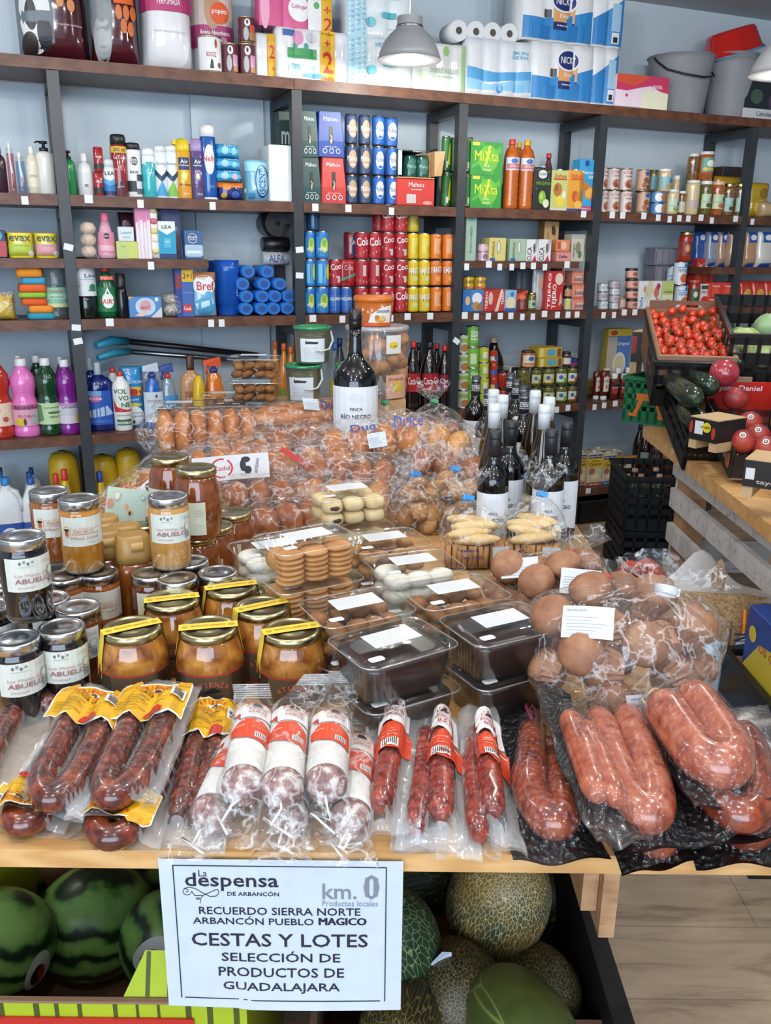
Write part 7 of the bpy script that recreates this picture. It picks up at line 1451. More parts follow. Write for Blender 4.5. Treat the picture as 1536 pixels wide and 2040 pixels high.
# ================================================================ bread, biscuits and muffins in bags
CRUST=stops_mat('bun_crust',14,[(.3,'#98541c'),(.5,'#b96f2a'),(.75,'#d0944a')],.4,bmp=.1,detail=3)
CRUSTD=stops_mat('dark_bun_crust',14,[(.3,'#6a3412'),(.5,'#945022'),(.75,'#b87838')],.38,bmp=.1,detail=3)
GOLDB=stops_mat('golden_bun',10,[(.3,'#b5732a'),(.55,'#d09340'),(.8,'#dfb060')],.4,bmp=.08,detail=3)
PALEB=stops_mat('pale_stick',20,[(.3,'#c9a468'),(.6,'#dcc08a'),(.8,'#e8d4a8')],.6,bmp=.15)
ROUNDC=stops_mat('round_biscuit',24,[(.3,'#8f6032'),(.6,'#b3834c'),(.8,'#c69a62')],.6,bmp=.25)
MUFT=stops_mat('muffin_top',22,[(.3,'#74482f'),(.55,'#95674a'),(.8,'#b08862')],.55,bmp=.9)
MUFP=stops_mat('muffin_paper',10,[(.3,'#8f6248'),(.7,'#ab7e62')],.55,(1,1,1),.1)
def facez(p,tw=0):return facing(p)+tw
def gather(w,d,h,neck,seed,flare=.5,up=.06,r=.07):
 """a bag gathered to a neck, with a ruffled top"""
 rnd=random.Random(seed);R=[];n=40;nx,ny,nz=neck;ph=[rnd.uniform(0,6)for _ in range(6)]
 prof=((0,.7,0),(.0,.9,.03),(.1,1.0,.2),(.2,1.02,.4),(.35,.97,.58),(.5,.84,.72),(.65,.62,.83),(.8,.36,.92),(.93,.14,.98),(1,r,1))
 for t,k,z in prof:
  ring=[];q=t*t
  for j in range(n):
   a=2*pi*j/n;am=.02+.16*t
   kk=k*(1+am*(sin(7*a+ph[0])+.7*sin(11*a+ph[1]+3*t)+.5*sin(17*a+ph[2]))*.5+rnd.uniform(-.012,.012))
   ring.append((w/2*kk*cos(a)+nx*q,d/2*kk*sin(a)+ny*q,nz*z))
  R.append(ring)
 for i in range(1,5):
  t=i/4;ring=[];k=r+flare*t**.8
  for j in range(n):
   a=2*pi*j/n;kk=k*(1+.45*t*(sin(5*a+ph[3])+.6*sin(9*a+ph[4]))*.5+rnd.uniform(-.06,.06)*t)
   ring.append((w/2*kk*cos(a)+nx*(1+.12*t),d/2*kk*sin(a)*.6+ny*(1+.35*t),nz+up*t*(1+.3*sin(4*a+ph[5]))))
  R.append(ring)
 return B().rings(R,FILM,True,True,False)
def tie(w,d,neck,col):
 nx,ny,nz=neck;b=B().lathe([(w*.055,-.006),(w*.062,0),(w*.055,.006)],M(col,.4),12,caps=(False,False))
 b.box(-.004,.016,-.012,-.009,-.006,.006,col)
 return b.move(xf((nx,ny,nz),(-.5,.3,.2)))
def bagof(label,u,v,zb,w,d,h,neck,items,tcol,cat,nm,seed,rz=0,labels=(),group=None,flare=.5,up=.06,lift=0):
 p=at(u,v,zb);parts=list(items)
 parts+=[('bag_tie',tie(w,d,neck,tcol))]
 for L in labels:parts.append(('label',L))
 parts.append(('bag',gather(w,d,h,neck,seed,flare,up)))
 return thing(nm,label,cat,p,facing(p)+rz,parts,group)
def small_label(w,h,lines,loc,rot,head=None,curve=0):
 b=B();sf=Fn(lambda x,z,l:(x,-l*.0006-curve*(1-(2*x/w)**2),z),6);b.rect(sf,-w/2,w/2,0,h,M('#cdd5dc',.55),.5)
 if head:b.txt(sf,head,-w*.22,h*.86,w*.4,h*.07,'#5a6068',1.5)
 for i in range(lines):b.rect(sf,-w*.42,w*(.1+.09*(i*5%4)),h*(.12+.62*i/lines),h*(.14+.62*i/lines),'#9aa0a8',1.5)
 return b.move(xf(loc,rot))
# --- round biscuits in blue tied bags
def rounds(w,d,h,n,seed,mat=ROUNDC,r=.0285):
 rnd=random.Random(seed);o=[];pts=[]
 k=0
 while len(o)<n and k<900:
  k+=1;a=rnd.uniform(0,2*pi);q=sqrt(rnd.random());z=r*.7+(h*.62-r*.7)*rnd.random()
  kk=.5*(1-.25*(z/h));p=Vector(((w*kk-r)*q*cos(a),(d*kk-r)*q*sin(a),z))
  if any((p-x).length<r*1.15 for x in pts):continue
  pts.append(p)
  o.append(('biscuit',B().blob((0,0,0),(r,r,r*.5),mat,12,6,jit=.03).move(xf(p,(rnd.uniform(-1.2,1.2),rnd.uniform(-1,1),0)))))
 return o
for u,v,s,nk,rz,lab in((838,1052,1,(-.03,-.04,.135),.2,'bag of round biscuits with blue tie, front one beside the puff pastry tub'),(905,1046,2,(.0,-.03,.14),-.2,'bag of round biscuits with blue tie, right one by the wine bottles'),(945,1000,3,(.02,-.02,.14),.4,'bag of round biscuits with blue tie, behind the right one'),(855,995,5,(-.05,.0,.135),.1,'bag of round biscuits with blue tie, behind the front one'),(800,992,8,(-.01,-.03,.13),.3,'bag of round biscuits with blue tie half hidden behind the puff tub')):
 bagof(lab,u,v,TZ+.002,.178,.16,.15,(nk[0],nk[1],nk[2]+.022),rounds(.172,.15,.185,17,s),'#2f86c9','biscuits','biscuit_bag',s,rz,group='blue tied biscuit bags')
# --- finger biscuits: sticks below, pale loaves on top
def fingers(w,d,seed):
 rnd=random.Random(seed);o=[]
 for i in range(11):
  o.append(('biscuit',B().rrect([(.0055,.02,0),(.006,.021,.03),(.0055,.02,.052)],ROUNDC,r=.3,seg=2).move(xf((-w*.4+w*.08*i,-d*.26,.004),(0,rnd.uniform(-.06,.06),rnd.uniform(-.1,.1))))))
 for i in range(7):
  a=-.5+.18*i
  o.append(('biscuit',B().blob((0,0,0),(.058,.018,.013),PALEB,14,7,jit=.03).move(xf((rnd.uniform(-.012,.012),-d*.3+d*.1*i,.068+.012*(i%3)),(rnd.uniform(-.1,.1),rnd.uniform(-.15,.15),rnd.uniform(-.35,.35))))))
 return o
for u,v,s,nk,rz,lab in((940,1118,11,(-.02,.0,.155),.15,'bag of pale finger biscuits with blue tie, left one by the sugared tub'),(1058,1115,12,(.01,.01,.16),-.15,'bag of pale finger biscuits with blue tie, right front one'),(1010,1060,13,(.02,.0,.15),.1,'bag of pale finger biscuits standing behind the right one')):
 lb=[small_label(.04,.04,5,(.055,-.069,.02),(0,0,.3))]
 if s==12:lb.append(B().txt(Flat(-.071),'Casa',.0,.04,.04,.014,'#3a2f6a',1))
 if s==11:lb.append(B().txt(Flat(-.071),'Panaderia',-.02,.052,.05,.008,'#3a2f6a',1).txt(Flat(-.071),'de la CASA',-.01,.035,.05,.009,'#3a2f6a',1))
 bagof(lab,u,v,TZ+.003,.155,.14,.15,nk,fingers(.155,.14,s),'#2f8fd0','biscuits','biscuit_bag',s,rz,lb,group='finger biscuit bags')
# --- muffin bags
def muffin(r=.03):
 b=B();R=[];n=40
 for z,k in((0,.72),(.022,.92),(.034,1.03)):
  R.append([(r*k*(1+.055*(1 if j%2 else-1))*cos(2*pi*j/n),r*k*(1+.055*(1 if j%2 else-1))*sin(2*pi*j/n),z)for j in range(n)])
 b.rings(R,MUFP,False,True,False)
 b.blob((0,0,.034),(r*1.06,r*1.06,.021),MUFT,20,10,jit=.03)
 return b
def muffins(pts):
 o=[]
 for x,y,z,a,c,d_ in pts:o.append(('muffin',muffin(.0335).move(xf((x,y,z),(a,c,d_),1.0))))
 return o
def plab():return small_label(.075,.05,7,(.045,-.125,.035),(.12,.1,.25),'MAGDALENAS',.004)
MP=[(-.08,-.085,.045,-.3,-1.5,0),(-.005,-.1,.036,1.7,.1,0),(.065,-.085,.05,-.5,1.4,.3),(-.115,-.02,.03,.3,-.2,0),(.11,-.02,.03,.2,.3,0),(-.035,-.05,.1,-.2,1.5,.4),(.035,-.065,.105,1.2,.2,0),(-.095,-.035,.105,.5,-.6,.4),(.095,-.03,.105,.3,.5,.3),(-.04,.03,.12,.3,-.3,0),(.04,.03,.125,.2,.4,0),(-.04,.07,.04,-.8,-.4,0),(.05,.07,.045,-.8,.3,0),(0,-.01,.03,.1,0,0),(-.1,.06,.04,0,-.3,0),(.1,.07,.04,-.2,.3,0),(-.05,-.1,.09,1.0,-.3,0),(.0,-.105,.075,-.2,-1.4,.5),(.07,-.09,.1,-.4,-1.2,-.4)]
lb1=small_label(.085,.05,6,(.06,-.158,.03),(.05,-.22,.25),'MAGDALENAS',.006);lb2=small_label(.075,.05,6,(-.05,-.13,.13),(-.75,-.1,-.1),'MAGDALENAS',.003)
bagof('large bag of brown muffins with white labels at the front right corner',1222,1358,TZ+.03,.312,.31,.2,(.06,-.06,.19),muffins(MP),'#c9ced2','muffins','muffin_bag',31,.05,[lb1,lb2],flare=.42,up=.045)
bagof('bag of muffins with red tie behind the large front muffin bag',1148,1262,TZ+.004,.24,.23,.13,(.05,-.03,.13),muffins([(x*.7,y*.7,z*.85,a,c,e)for x,y,z,a,c,e in MP[:10]]),'#d23a2e','muffins','muffin_bag',32,-.1,[small_label(.07,.05,6,(.01,-.1,.12),(-.8,0,.1))],flare=.4,up=.04)
bagof('bag of muffins with red tie beside the finger biscuits',1075,1212,TZ+.004,.23,.22,.12,(.06,.0,.12),muffins([(x*.7,y*.7,z*.8,a,c,e)for x,y,z,a,c,e in MP[:9]]),'#d23a2e','muffins','muffin_bag',33,.2,[small_label(.07,.045,5,(-.06,-.085,.1),(-.9,-.2,-.3))],flare=.4,up=.045)
# --- long packs of buns: film sleeve round a row of buns
def sleeve(w,d,h,seed,over=.05,ends=True):
 """crumpled film round a pack, its ends flattened and gathered"""
 rnd=random.Random(seed);R=[];n=28;ph=rnd.uniform(0,6)
 for i in range(17):
  t=i/16;x=-w/2-over+(w+2*over)*t
  e=min(1,max(0,(w/2+over-abs(x))/(over*1.4)))**.55
  ring=[]
  for j in range(n):
   a=2*pi*j/n;sq=1/max(abs(cos(a))**4+abs(sin(a))**4,1e-6)**.25
   k=sq*(1+rnd.uniform(-.03,.03))+.03*sin(8*t*pi+3*a+ph)
   ring.append((x+rnd.uniform(-.004,.004),d/2*k*cos(a)*(.75+.25*e),h/2+h/2*k*sin(a)*(.12+.88*e)))
  R.append(ring)
 return B().rings(R,FILM,True,False,False)
def pack(label,u,v,c,w,d,h,items,seed,rz=0,tilt=(0,0),labels=(),group=None,ties=(),nm='bun_pack',cat='bread'):
 q=ray(u,v);p=Vector((q[0]*c,q[1]*c,HC+q[2]*c));p.z-=h/2
 parts=list(items)+[('label',L)for L in labels]+[('bag_tie',t)for t in ties]+[('wrapper',sleeve(w,d,h,seed))]
 o=thing(nm,label,cat,p-Vector((0,0,.07*h)),(tilt[0],tilt[1],facing(p)+rz),parts,group);o.scale=(1.16,1.16,1.18);return o
def row_buns(n,w,d,h,mat,upright=True,seed=0):
 rnd=random.Random(seed);o=[]
 for i in range(n):
  x=-w/2+w*(i+.5)/n
  if upright:b=B().blob((0,0,0),(w/n*.56,d*.44,h*.47),mat,14,9,p=2.5)
  else:b=B().blob((0,0,0),(w/n*.55,d*.45,h*.45),mat,14,9,p=2.2)
  o.append(('bun',b.move(xf((x,rnd.uniform(-.004,.004),h*.5),(rnd.uniform(-.06,.06),rnd.uniform(-.08,.08),0)))))
 return o
def long_buns(n,w,d,h,mat,seed):
 rnd=random.Random(seed);o=[]
 for i in range(n):
  o.append(('bun',B().blob((0,0,0),(w*.48,d/n*.62*2*.5,h*.24),mat,18,8,p=2.6).move(xf((rnd.uniform(-.01,.01),-d/2+d*(i//2+.5)/max(1,n//2),h*(.26+.44*(i%2))),(0,0,rnd.uniform(-.04,.04))))))
 return o
BLUEI='#2c3f8f'
def sig(s,w,h,loc,rot,col=BLUEI):return B().txt(Flat(0),s,0,0,w,h,col,1).move(xf(loc,rot))
def codul(w,h):
 sf=Fn(lambda x,z,l:(x,-.0005*l+.006*cos(x*30),z),8);b=B();b.rect(sf,-w/2,w/2,0,h,'#dfe1e6',.5);b.ell(sf,-w*.12,h*.5,w*.15,h*.4,'#c23a36',1);b.ell(sf,-w*.12,h*.5,w*.125,h*.34,'#e2e2e6',1.5);b.txt(sf,'Codul',-w*.12,h*.5,w*.22,h*.2,'#b5302c',2)
 b.ell(sf,w*.16,h*.55,w*.04,h*.24,'#23262c',1);b.ell(sf,w*.2,h*.78,w*.06,h*.12,'#23262c',1.2);b.ell(sf,w*.22,h*.36,w*.05,h*.16,'#23262c',1.2);b.txt(sf,'ARTESANO',w*.34,h*.5,w*.2,h*.12,'#3a3f4a',1.5,pi/2-.2)
 for i in range(4):b.rect(sf,-w*.46,-w*.3,h*(.2+.14*i),h*(.22+.14*i),'#b0b4ba',1.2)
 return b
# heap, from the back forward
pack('pack of long bread sticks lying across behind the golden buns',622,838,2.72,.34,.16,.10,long_buns(4,.34,.15,.10,CRUST,41),41,.08,(0,-.06),[small_label(.045,.035,4,(0.0,-.07,.09),(-.7,.2,.3)),sig('Dulcesol',.09,.03,(.07,-.05,.098),(-.8,0,.2))])
pack('pack of hot dog buns on the left of the bread heap, upper one',412,862,2.62,.26,.13,.125,row_buns(6,.25,.12,.125,CRUST,True,42),42,.1,(0,0),[sig('C',.02,.024,(-.01,-.067,.025),(0,0,0),'#1d2440')])
pack('pack of hot dog buns with white and red name label, lower one by the honey',468,948,2.33,.23,.12,.14,row_buns(5,.21,.11,.135,CRUST,True,43),43,.12,(.1,.05),[codul(.17,.055).move(xf((-.02,-.07,.085),(-.25,-.08,0)))])
pack('pack of plain buns flattened behind the honey leaflet',300,968,2.5,.24,.14,.09,row_buns(4,.22,.13,.085,CRUST,False,44),44,.4,(.0,-.5),[codul(.13,.05).move(xf((-.02,-.072,.03),(-.2,-.1,0)))])
pack('pack of round golden buns with blue script and barcode label',745,880,2.45,.24,.15,.11,row_buns(4,.24,.14,.10,CRUST,False,45),45,.1,(.05,-.12),[small_label(.045,.035,6,(.01,-.076,.06),(-.4,0,.1)),sig('Duq',.06,.026,(-.02,-.06,.105),(-.7,0,.1)),sig('Dulce',.07,.03,(.09,-.055,.108),(-.7,0,-.2))])
pack('pack of golden round buns at the right of the heap',862,880,2.5,.17,.15,.11,row_buns(3,.17,.14,.10,GOLDB,False,46),46,-.25,(0,.2))
pack('pack of brown rolls with red ribbon print in the middle of the heap',600,928,2.38,.26,.15,.10,row_buns(4,.25,.14,.095,CRUST,False,47),47,.05,(.15,-.1),[sig('ela',.05,.026,(-.08,-.075,.02),(-.2,0,.2)),B().box(-.05,.05,-.001,.0,-.006,.006,'#c23a3a').move(xf((.0,-.06,.09),(-.6,.7,0))),B().box(-.06,.06,-.001,.0,-.004,.004,'#c23a3a').move(xf((.06,-.077,.035),(-.2,-.08,0)))])
pack('pack of small rolls with blue script low in front of the heap',540,985,2.2,.22,.12,.075,row_buns(4,.2,.11,.07,CRUSTD,False,48),48,.1,(.1,0),[sig('Integrales',.045,.012,(-.03,-.062,.015),(0,0,-.15))])
pack('pack of little dark rolls just left of the puff pastry tub',575,1030,2.1,.17,.11,.07,row_buns(3,.16,.1,.065,CRUSTD,False,60),60,.3,(.1,0))
pack('pack of rolls right behind the puff pastry tub',690,985,2.2,.2,.12,.08,row_buns(4,.19,.11,.075,CRUST,False,61),61,-.1,(.1,0))
pack('pack of dark rolls tucked between the heap and the biscuit bags',700,945,2.3,.22,.14,.085,row_buns(4,.2,.13,.08,CRUSTD,False,49),49,-.1,(.05,0))
pack('pack of brown rolls below the golden buns on the right',890,930,2.42,.2,.14,.09,row_buns(3,.19,.13,.085,CRUSTD,False,50),50,-.2,(.05,.1))
pack('pack of dark rolls low under the bread sticks',640,880,2.6,.3,.14,.085,row_buns(4,.28,.13,.08,CRUSTD,False,58),58,.05,(.05,0))
pack('pack of rolls hidden low behind the lower hot dog buns',500,905,2.52,.22,.14,.09,row_buns(4,.2,.13,.085,CRUST,False,59),59,.05,(.05,0))
GRN='#3f7a5a'
for u,v,c,s,rz,nk,lab in((800,842,2.75,51,.1,(-.06,.0,.15),'bag of magdalena cakes with green script, left one behind the golden buns'),(872,842,2.72,52,-.2,(-.02,.01,.15),'bag of magdalena cakes with green script, right one by the wine')):
 q=ray(u,v+25);p=Vector((q[0]*c,q[1]*c,HC+q[2]*c));p.z-=.045
 it=[('bun',B().blob((0,0,0),(.032,.03,.026),(CRUSTD,CRUST)[k%2],12,7).move(xf(((k%3-1)*.052,(k//3%2-.6)*.055,.028+.045*(k//6)))))for k in range(9)]
 thing('cake_bag',lab,'cakes',p,facing(p)+rz,it+[('bag_tie',tie(.16,.14,nk,'#2f8a5a')),('label',sig('Virgen del',.06,.012,(-.01,-.068,.09),(-.4,0,.15),GRN).__class__()if 0 else merge(sig('Virgen del',.06,.012,(-.01,-.07,.085),(-.3,0,.15),GRN),sig('Pueblo',.05,.016,(.02,-.073,.062),(-.2,0,.1),GRN))),('bag',gather(.18,.15,.15,nk,s,.5,.05))],'green script cake bags')
# clear trays stacked at the far left corner
for k,(x,y,n)in enumerate(((-.67,2.75,3),(-.49,2.8,3),(-.72,2.9,2),(-.56,2.95,3),(-.36,2.95,2),(-.5,2.62,2))):
 for l in range(n):
  o=tub('dark',x,y,l,8+7*(k%3),f'clear tub of brown cakes in the far left corner, {("bottom", "second", "top")[l]} of the {("front left", "front right", "rear left", "rear middle", "rear right", "nearest")[k]} stack','clear tubs in the far left corner')
q=ray(508,752);x,y=q[0]*2.78,q[1]*2.78
for l in range(5):tub('dark',x,y,l,math.degrees(facing((x,y)))-4,('lowest','second','third','fourth','topmost')[l]+' of five clear cookie tubs stacked high before the mop','cookie tubs stacked high')
# ---------------------------------------------------------------- buckets of pickles, pastry tub
PICK=stops_mat('pickled_beans',40,[(.3,'#2e2a10'),(.5,'#4e4a1c'),(.75,'#7a7434')],.3,(1,1,4),coat=.4)
GRL=M('#1f8f4f',.3,'g')
def pbucket(r=.062,h=.125):
 b=B().lathe([(r*.84,.002),(r*.88,h*.2),(r*.95,h*.86)],PICK,28)
 sh=B().lathe([(r*.86,0),(r*.9,.004),(r*.975,h*.9),(r*1.03,h*.905),(r*1.03,h*.93)],clear('bucket_plastic','#eef2ea',.05,.12,.15),28,caps=(True,False))
 l=B().lathe([(r*1.05,h*.92),(r*1.06,h*.93),(r*1.06,h*.975),(r*1.02,h*.99),(r*.92,h*.985),(r*.9,h*.965),(r*.02,h*.965)],GRL,28)
 hd=B().tube([(r*1.0,-.01,h*.86),(r*1.12,-.03,h*.62),(r*.9,-r*.75,h*.4),(r*.5,-r*1.02,h*.36),(r*.2,-r*1.06,h*.38)],.0035,M('#cdd3cd',.4),7)
 lb=B();sf=Cyl(lambda z:r*(.9+.075*z/h)+.001,h*.06);lb.rect(sf,-.75,.75,0,h*.62,'#d9e0e4',.5,2);lb.poly(sf,[(-.35,h*.48),(.3,h*.48),(.34,h*.53),(-.2,h*.55),(-.36,h*.52)],'#15171a',1.5)
 lb.ell(sf,-.36,h*.52,.05,h*.05,'#15171a',1.6)
 for i in range(6):lb.rect(sf,-.55+.05*(i%2),.5-.08*(i%3),h*(.1+.055*i),h*(.11+.055*i),'#a9b0b8',1.5)
 return[('pickles',b),('bucket_body',sh),('lid',l),('handle',hd),('label',lb)]
c=2.95;zb=HC+ray(610,797)[2]*c
bx_=along(640,797,c);thing('cardboard_box','low brown box on the table under the pickle buckets','box',(bx_.x,bx_.y+.02,TZ+.001),facing(bx_),B().box(-.2,.2,-.075,.075,0,zb-TZ-.003,CARD))
p=along(605,797,c);kb=thing('pickle_bucket','clear bucket of pickled beans with green lid, lower left one','bucket',(p.x,p.y,zb),facing(p)-.15,pbucket())
p=along(702,800,c);copy(kb,(p.x,p.y+.03,zb),facing(p)-.5,'clear bucket of pickled beans half hidden behind the largest wine bottle')
p=along(623,722,c);copy(kb,(p.x,p.y,zb+.125),facing(p),'clear bucket of pickled beans with green lid stacked on top')
c=3.0;p=along(750,788,c);zt_=HC+ray(750,648)[2]*c;h=zt_-p.z;r=.106
PUFF=stops_mat('fried_pastry',20,[(.3,'#8a5a32'),(.55,'#b5814e'),(.8,'#cfa374')],.6,bmp=.25)
rnd=random.Random(5);it=[]
for k in range(46):
 a=rnd.uniform(0,2*pi);q=r*.78;it.append(('pastry',B().blob((0,0,0),(.028,.022,.022),PUFF,9,6,jit=.08).move(xf((q*cos(a),q*sin(a),.03+(h*.92-.04)*((k+.5)/46)),(rnd.uniform(-1,1),rnd.uniform(-1,1),0)))))
tbody=B().lathe([(r*.94,0),(r,.01),(r,h*.96),(r*.97,h*.985),(r*.97,h)],clear('tub_shell','#fbf6f0',.05,.06,.1),30,caps=(True,False))
tl=B().lathe([(r*1.0,h*.965),(r*1.03,h*.97),(r*1.03,h*1.02),(r*.98,h*1.03),(r*.9,h*1.02),(r*.02,h*1.015)],clear('frosted_lid','#e6e8ea',.1,.3,.2),30)
lb=B();sf=Cyl(r+.001,0);lb.rect(sf,.3,.85,h*.66,h*.92,'#dcdcd6',.5);lb.ell(sf,.56,h*.78,.16,h*.05,'#d9c02a',1);lb.rect(sf,.44,.68,h*.76,h*.8,'#e0cc3a',1.3);lb.txt(sf,'1 tuli',.56,h*.77,.2,h*.03,'#2a2a2a',2)
lb2=B();lb2.rect(sf,.3,1.15,h*.02,h*.36,'#d9a98f',.5);lb2.txt(sf,'De toda casa',.7,h*.3,.6,h*.04,'#a5352f',1.5);lb2.rect(sf,.55,.9,h*.12,h*.22,'#d9c02a',1.5);lb2.ell(sf,.72,h*.24,.12,h*.03,'#d9c02a',1.4)
thing('pastry_jar','big clear round tub full of fried pastries behind the largest wine bottle','tub',(p.x,p.y,p.z),facing(p),it+[('tub_shell',tbody),('lid',tl),('label',lb),('label',lb2)])
bx_=Vector((p.x,p.y,0));thing('cardboard_box','low brown box on the table under the tall tub of fried pastries','box',(p.x,p.y,TZ+.001),facing(p),B().box(-.1,.1,-.1,.1,0,p.z-TZ-.002,CARD))
zt2=zt_+.022*h/.3;q=along(738,640,3.0);r2=.066;h2=HC+ray(738,585)[2]*3.0-(p.z+h*1.032)
b=B().lathe([(r2*.88,0),(r2*.9,.004),(r2,h2*.82)],M('#b5601f',.3,'g'),26);l=B().lathe([(r2*1.0,h2*.8),(r2*1.05,h2*.82),(r2*1.05,h2*.92),(r2*.96,h2),(r2*.1,h2)],M('#d0722c',.35),26)
lb=B();sf=Cyl(lambda z:r2*(.9+.1*z/(h2*.82))+.001,0);lb.rect(sf,-.6,1.1,0,h2*.12,'#cf5a24',.5);lb.poly(sf,[(-.3,h2*.12),(1.1,h2*.12),(1.1,h2*.7),(.4,h2*.62),(-.1,h2*.4)],'#e2e0de',.6);lb.txt(sf,'tenoura',.55,h2*.5,.8,h2*.1,'#3a3f5a',1.5);lb.ell(sf,.4,h2*.22,.34,h2*.1,'#cf9a4a',1.5);lb.ell(sf,.5,h2*.27,.2,h2*.08,'#e0b870',1.8);lb.ell(sf,.2,h2*.3,.14,h2*.07,'#b5762f',1.7)
thing('snack_tub','orange snack tub with white label on top of the fried pastry tub','tub',(p.x-.012,p.y,p.z+h*1.032),facing(p),[('tub_body',b),('lid',l),('label',lb)])
# ---------------------------------------------------------------- wine
GLASSB=M('#07080a',.06,'g');LABW=M('#dde3ea',.6)
def wine(r,h,cap,capm,lab=True,prof=None,glass=GLASSB,band=None,lz=(.08,.52),mag=False):
 P=prof or[(.9,0),(1,.01),(1,.56),(.985,.6),(.9,.645),(.68,.69),(.46,.725),(.4,.76),(.375,.8)]
 b=B().lathe([(r*a,h*z)for a,z in P],glass,30)
 nk=P[-1][0]*r
 c=B().lathe([(nk*1.03,h*(P[-1][1]-.005)),(nk*1.06,h*.93),(nk*1.02,h*.935),(nk*1.1,h*.942),(nk*1.1,h*.965),(nk*1.03,h*.97),(nk*1.03,h*.997),(nk*.9,h)],capm,20)
 if band:
  sfc=Cyl(nk*1.05,0)
  for k in range(4):c.rect(sfc,-1.2,1.2,h*(.84+.02*k),h*(.846+.02*k),'#c9cbd0',1)
  c.txt(sfc,'DN',0,h*.88,1.6,h*.05,'#c9cbd0',2)
  c.lathe([(nk*1.115,h*.944),(nk*1.115,h*.962)],M('#c9cdd2',.3,'m'),20,caps=(False,False))
 parts=[('bottle_body',b),('capsule',c)]
 if lab:
  l=B();z0,z1=lz;sf=Cyl(r+.0006,h*z0);H=h*(z1-z0);l.rect(sf,-1.35,1.35,0,H,LABW,.5)
  if lab=='rio':
   l.ell(sf,0,H*.82,.3,H*.08,'#d3d9e2',1);l.txt(sf,'FINCA',0,H*.63,.55,H*.055,'#1a1d24',1.5);l.txt(sf,'RÍO NEGRO',0,H*.51,1.4,H*.095,'#14171c',1.5)
   l.poly(sf,[(-1.35,0),(1.35,0),(1.35,H*.03),(.6,H*.1),(.1,H*.05),(-.6,H*.02),(-1.35,H*.04)],'#14161a',1.4)
  elif lab=='min':l.rect(sf,-.5,.5,H*.4,H*.42,'#8a909a',1)
  parts.append(('label',l))
 return parts
BCAP=M('#1c2027',.45);WCAP=M('#ccd3d8',.4);SCAP=M('#2e343d',.35)
RHINE=[(.92,0),(1,.01),(1,.4),(.96,.5),(.8,.62),(.58,.73),(.44,.8),(.41,.82)]
OLIVEG=M('#2a1f0a',.06,'g')
bw=None
for u,v,lab in((987,858,'red wine bottle with black capsule, front left of the dark capped four'),(1100,855,'red wine bottle with black capsule, front right of the dark capped four'),(1020,838,'red wine bottle with black capsule just behind the front left one'),(1131,840,'red wine bottle with black capsule farthest right on the table')):
 p=at(u,v,TZ+.302);loc=(p.x,p.y,TZ+.004)
 if bw is None:bw=thing('wine_bottle',lab,'wine',loc,facing(p)+.12,wine(.0375,.298,0,BCAP,'rio'),'black capped wine bottles')
 else:copy(bw,loc,facing(p)+(.1 if u==1100 else-.1),lab,'black capped wine bottles')
ww=None
for u,v,lab in((986,804,'slender bottle with white capsule, front left among the wine'),(1002,787,'slender bottle with white capsule, second on the left'),(984,776,'slender bottle with white capsule behind on the left'),(1067,778,'slender brown bottle with white capsule in the middle'),(1086,806,'slender bottle with white capsule, front right'),(1095,791,'slender bottle with white capsule behind the front right one')):
 p=at(u,v,TZ+.334);loc=(p.x,p.y,TZ+.004)
 if ww is None:ww=thing('wine_bottle',lab,'wine',loc,facing(p),wine(.036,.33,0,WCAP,'min',RHINE,OLIVEG,None,(.06,.3)),'white capped wine bottles')
 else:copy(ww,loc,facing(p),lab,'white capped wine bottles')
sw=None
for u,v,lab in((949,749,'wine bottle with silver banded neck, far left of its kind'),(974,775,'wine bottle with silver banded neck beside the far left one'),(1018,743,'wine bottle with silver banded neck standing farthest back'),(1030,755,'wine bottle with silver banded neck, second from the back'),(1044,768,'wine bottle with silver banded neck behind the brown slender bottle'),(1046,781,'wine bottle with silver banded neck, nearest in the middle')):
 p=at(u,v,TZ+.305);loc=(p.x,p.y,TZ+.004)
 if sw is None:sw=thing('wine_bottle',lab,'wine',loc,facing(p),wine(.038,.301,0,SCAP,'min',None,GLASSB,True),'silver banded wine bottles')
 else:copy(sw,loc,facing(p),lab,'silver banded wine bottles')
p=at(1037,838,TZ+.2);thing('spirit_bottle','clear spirits bottle with white stopper and small red print among the wine','bottle',(p.x,p.y,TZ+.004),facing(p),[('bottle_body',B().rrect([(.036,.036,0),(.038,.038,.006),(.038,.038,.15),(.034,.034,.165),(.02,.02,.172)],M('#6b7076',.08,'g'),r=.3,seg=4)),('stopper',B().lathe([(.022,.17),(.025,.175),(.025,.205),(.02,.208)],M('#d3d6d8',.4),18)),('label',dec(B().rect(Flat(-.0385),-.028,.028,.03,.13,'#cfd5da',1),Flat(-.0385),.028,.13,[('r',-.7,.7,.9,.98,'#b5353a'),('r',-.7,.7,.6,.63,'#7a8088')],1.5))])
p=at(710,612,TZ+.51);h=.5;q=along(710,612,2.62);
q2=along(711,820,2.62);hh3=q.z-TZ-.001
thing('wine_bottle','outsized black wine bottle with white label towering over the bread','wine',(q.x,q2.y,TZ+.001),facing(q)+.05,wine(.0685,hh3,0,M('#101216',.3),'rio',[(.94,0),(1,.012),(1,.54),(.97,.6),(.86,.66),(.62,.7),(.4,.73),(.3,.77),(.27,.84),(.265,.9)],GLASSB,None,(.25,.585)))
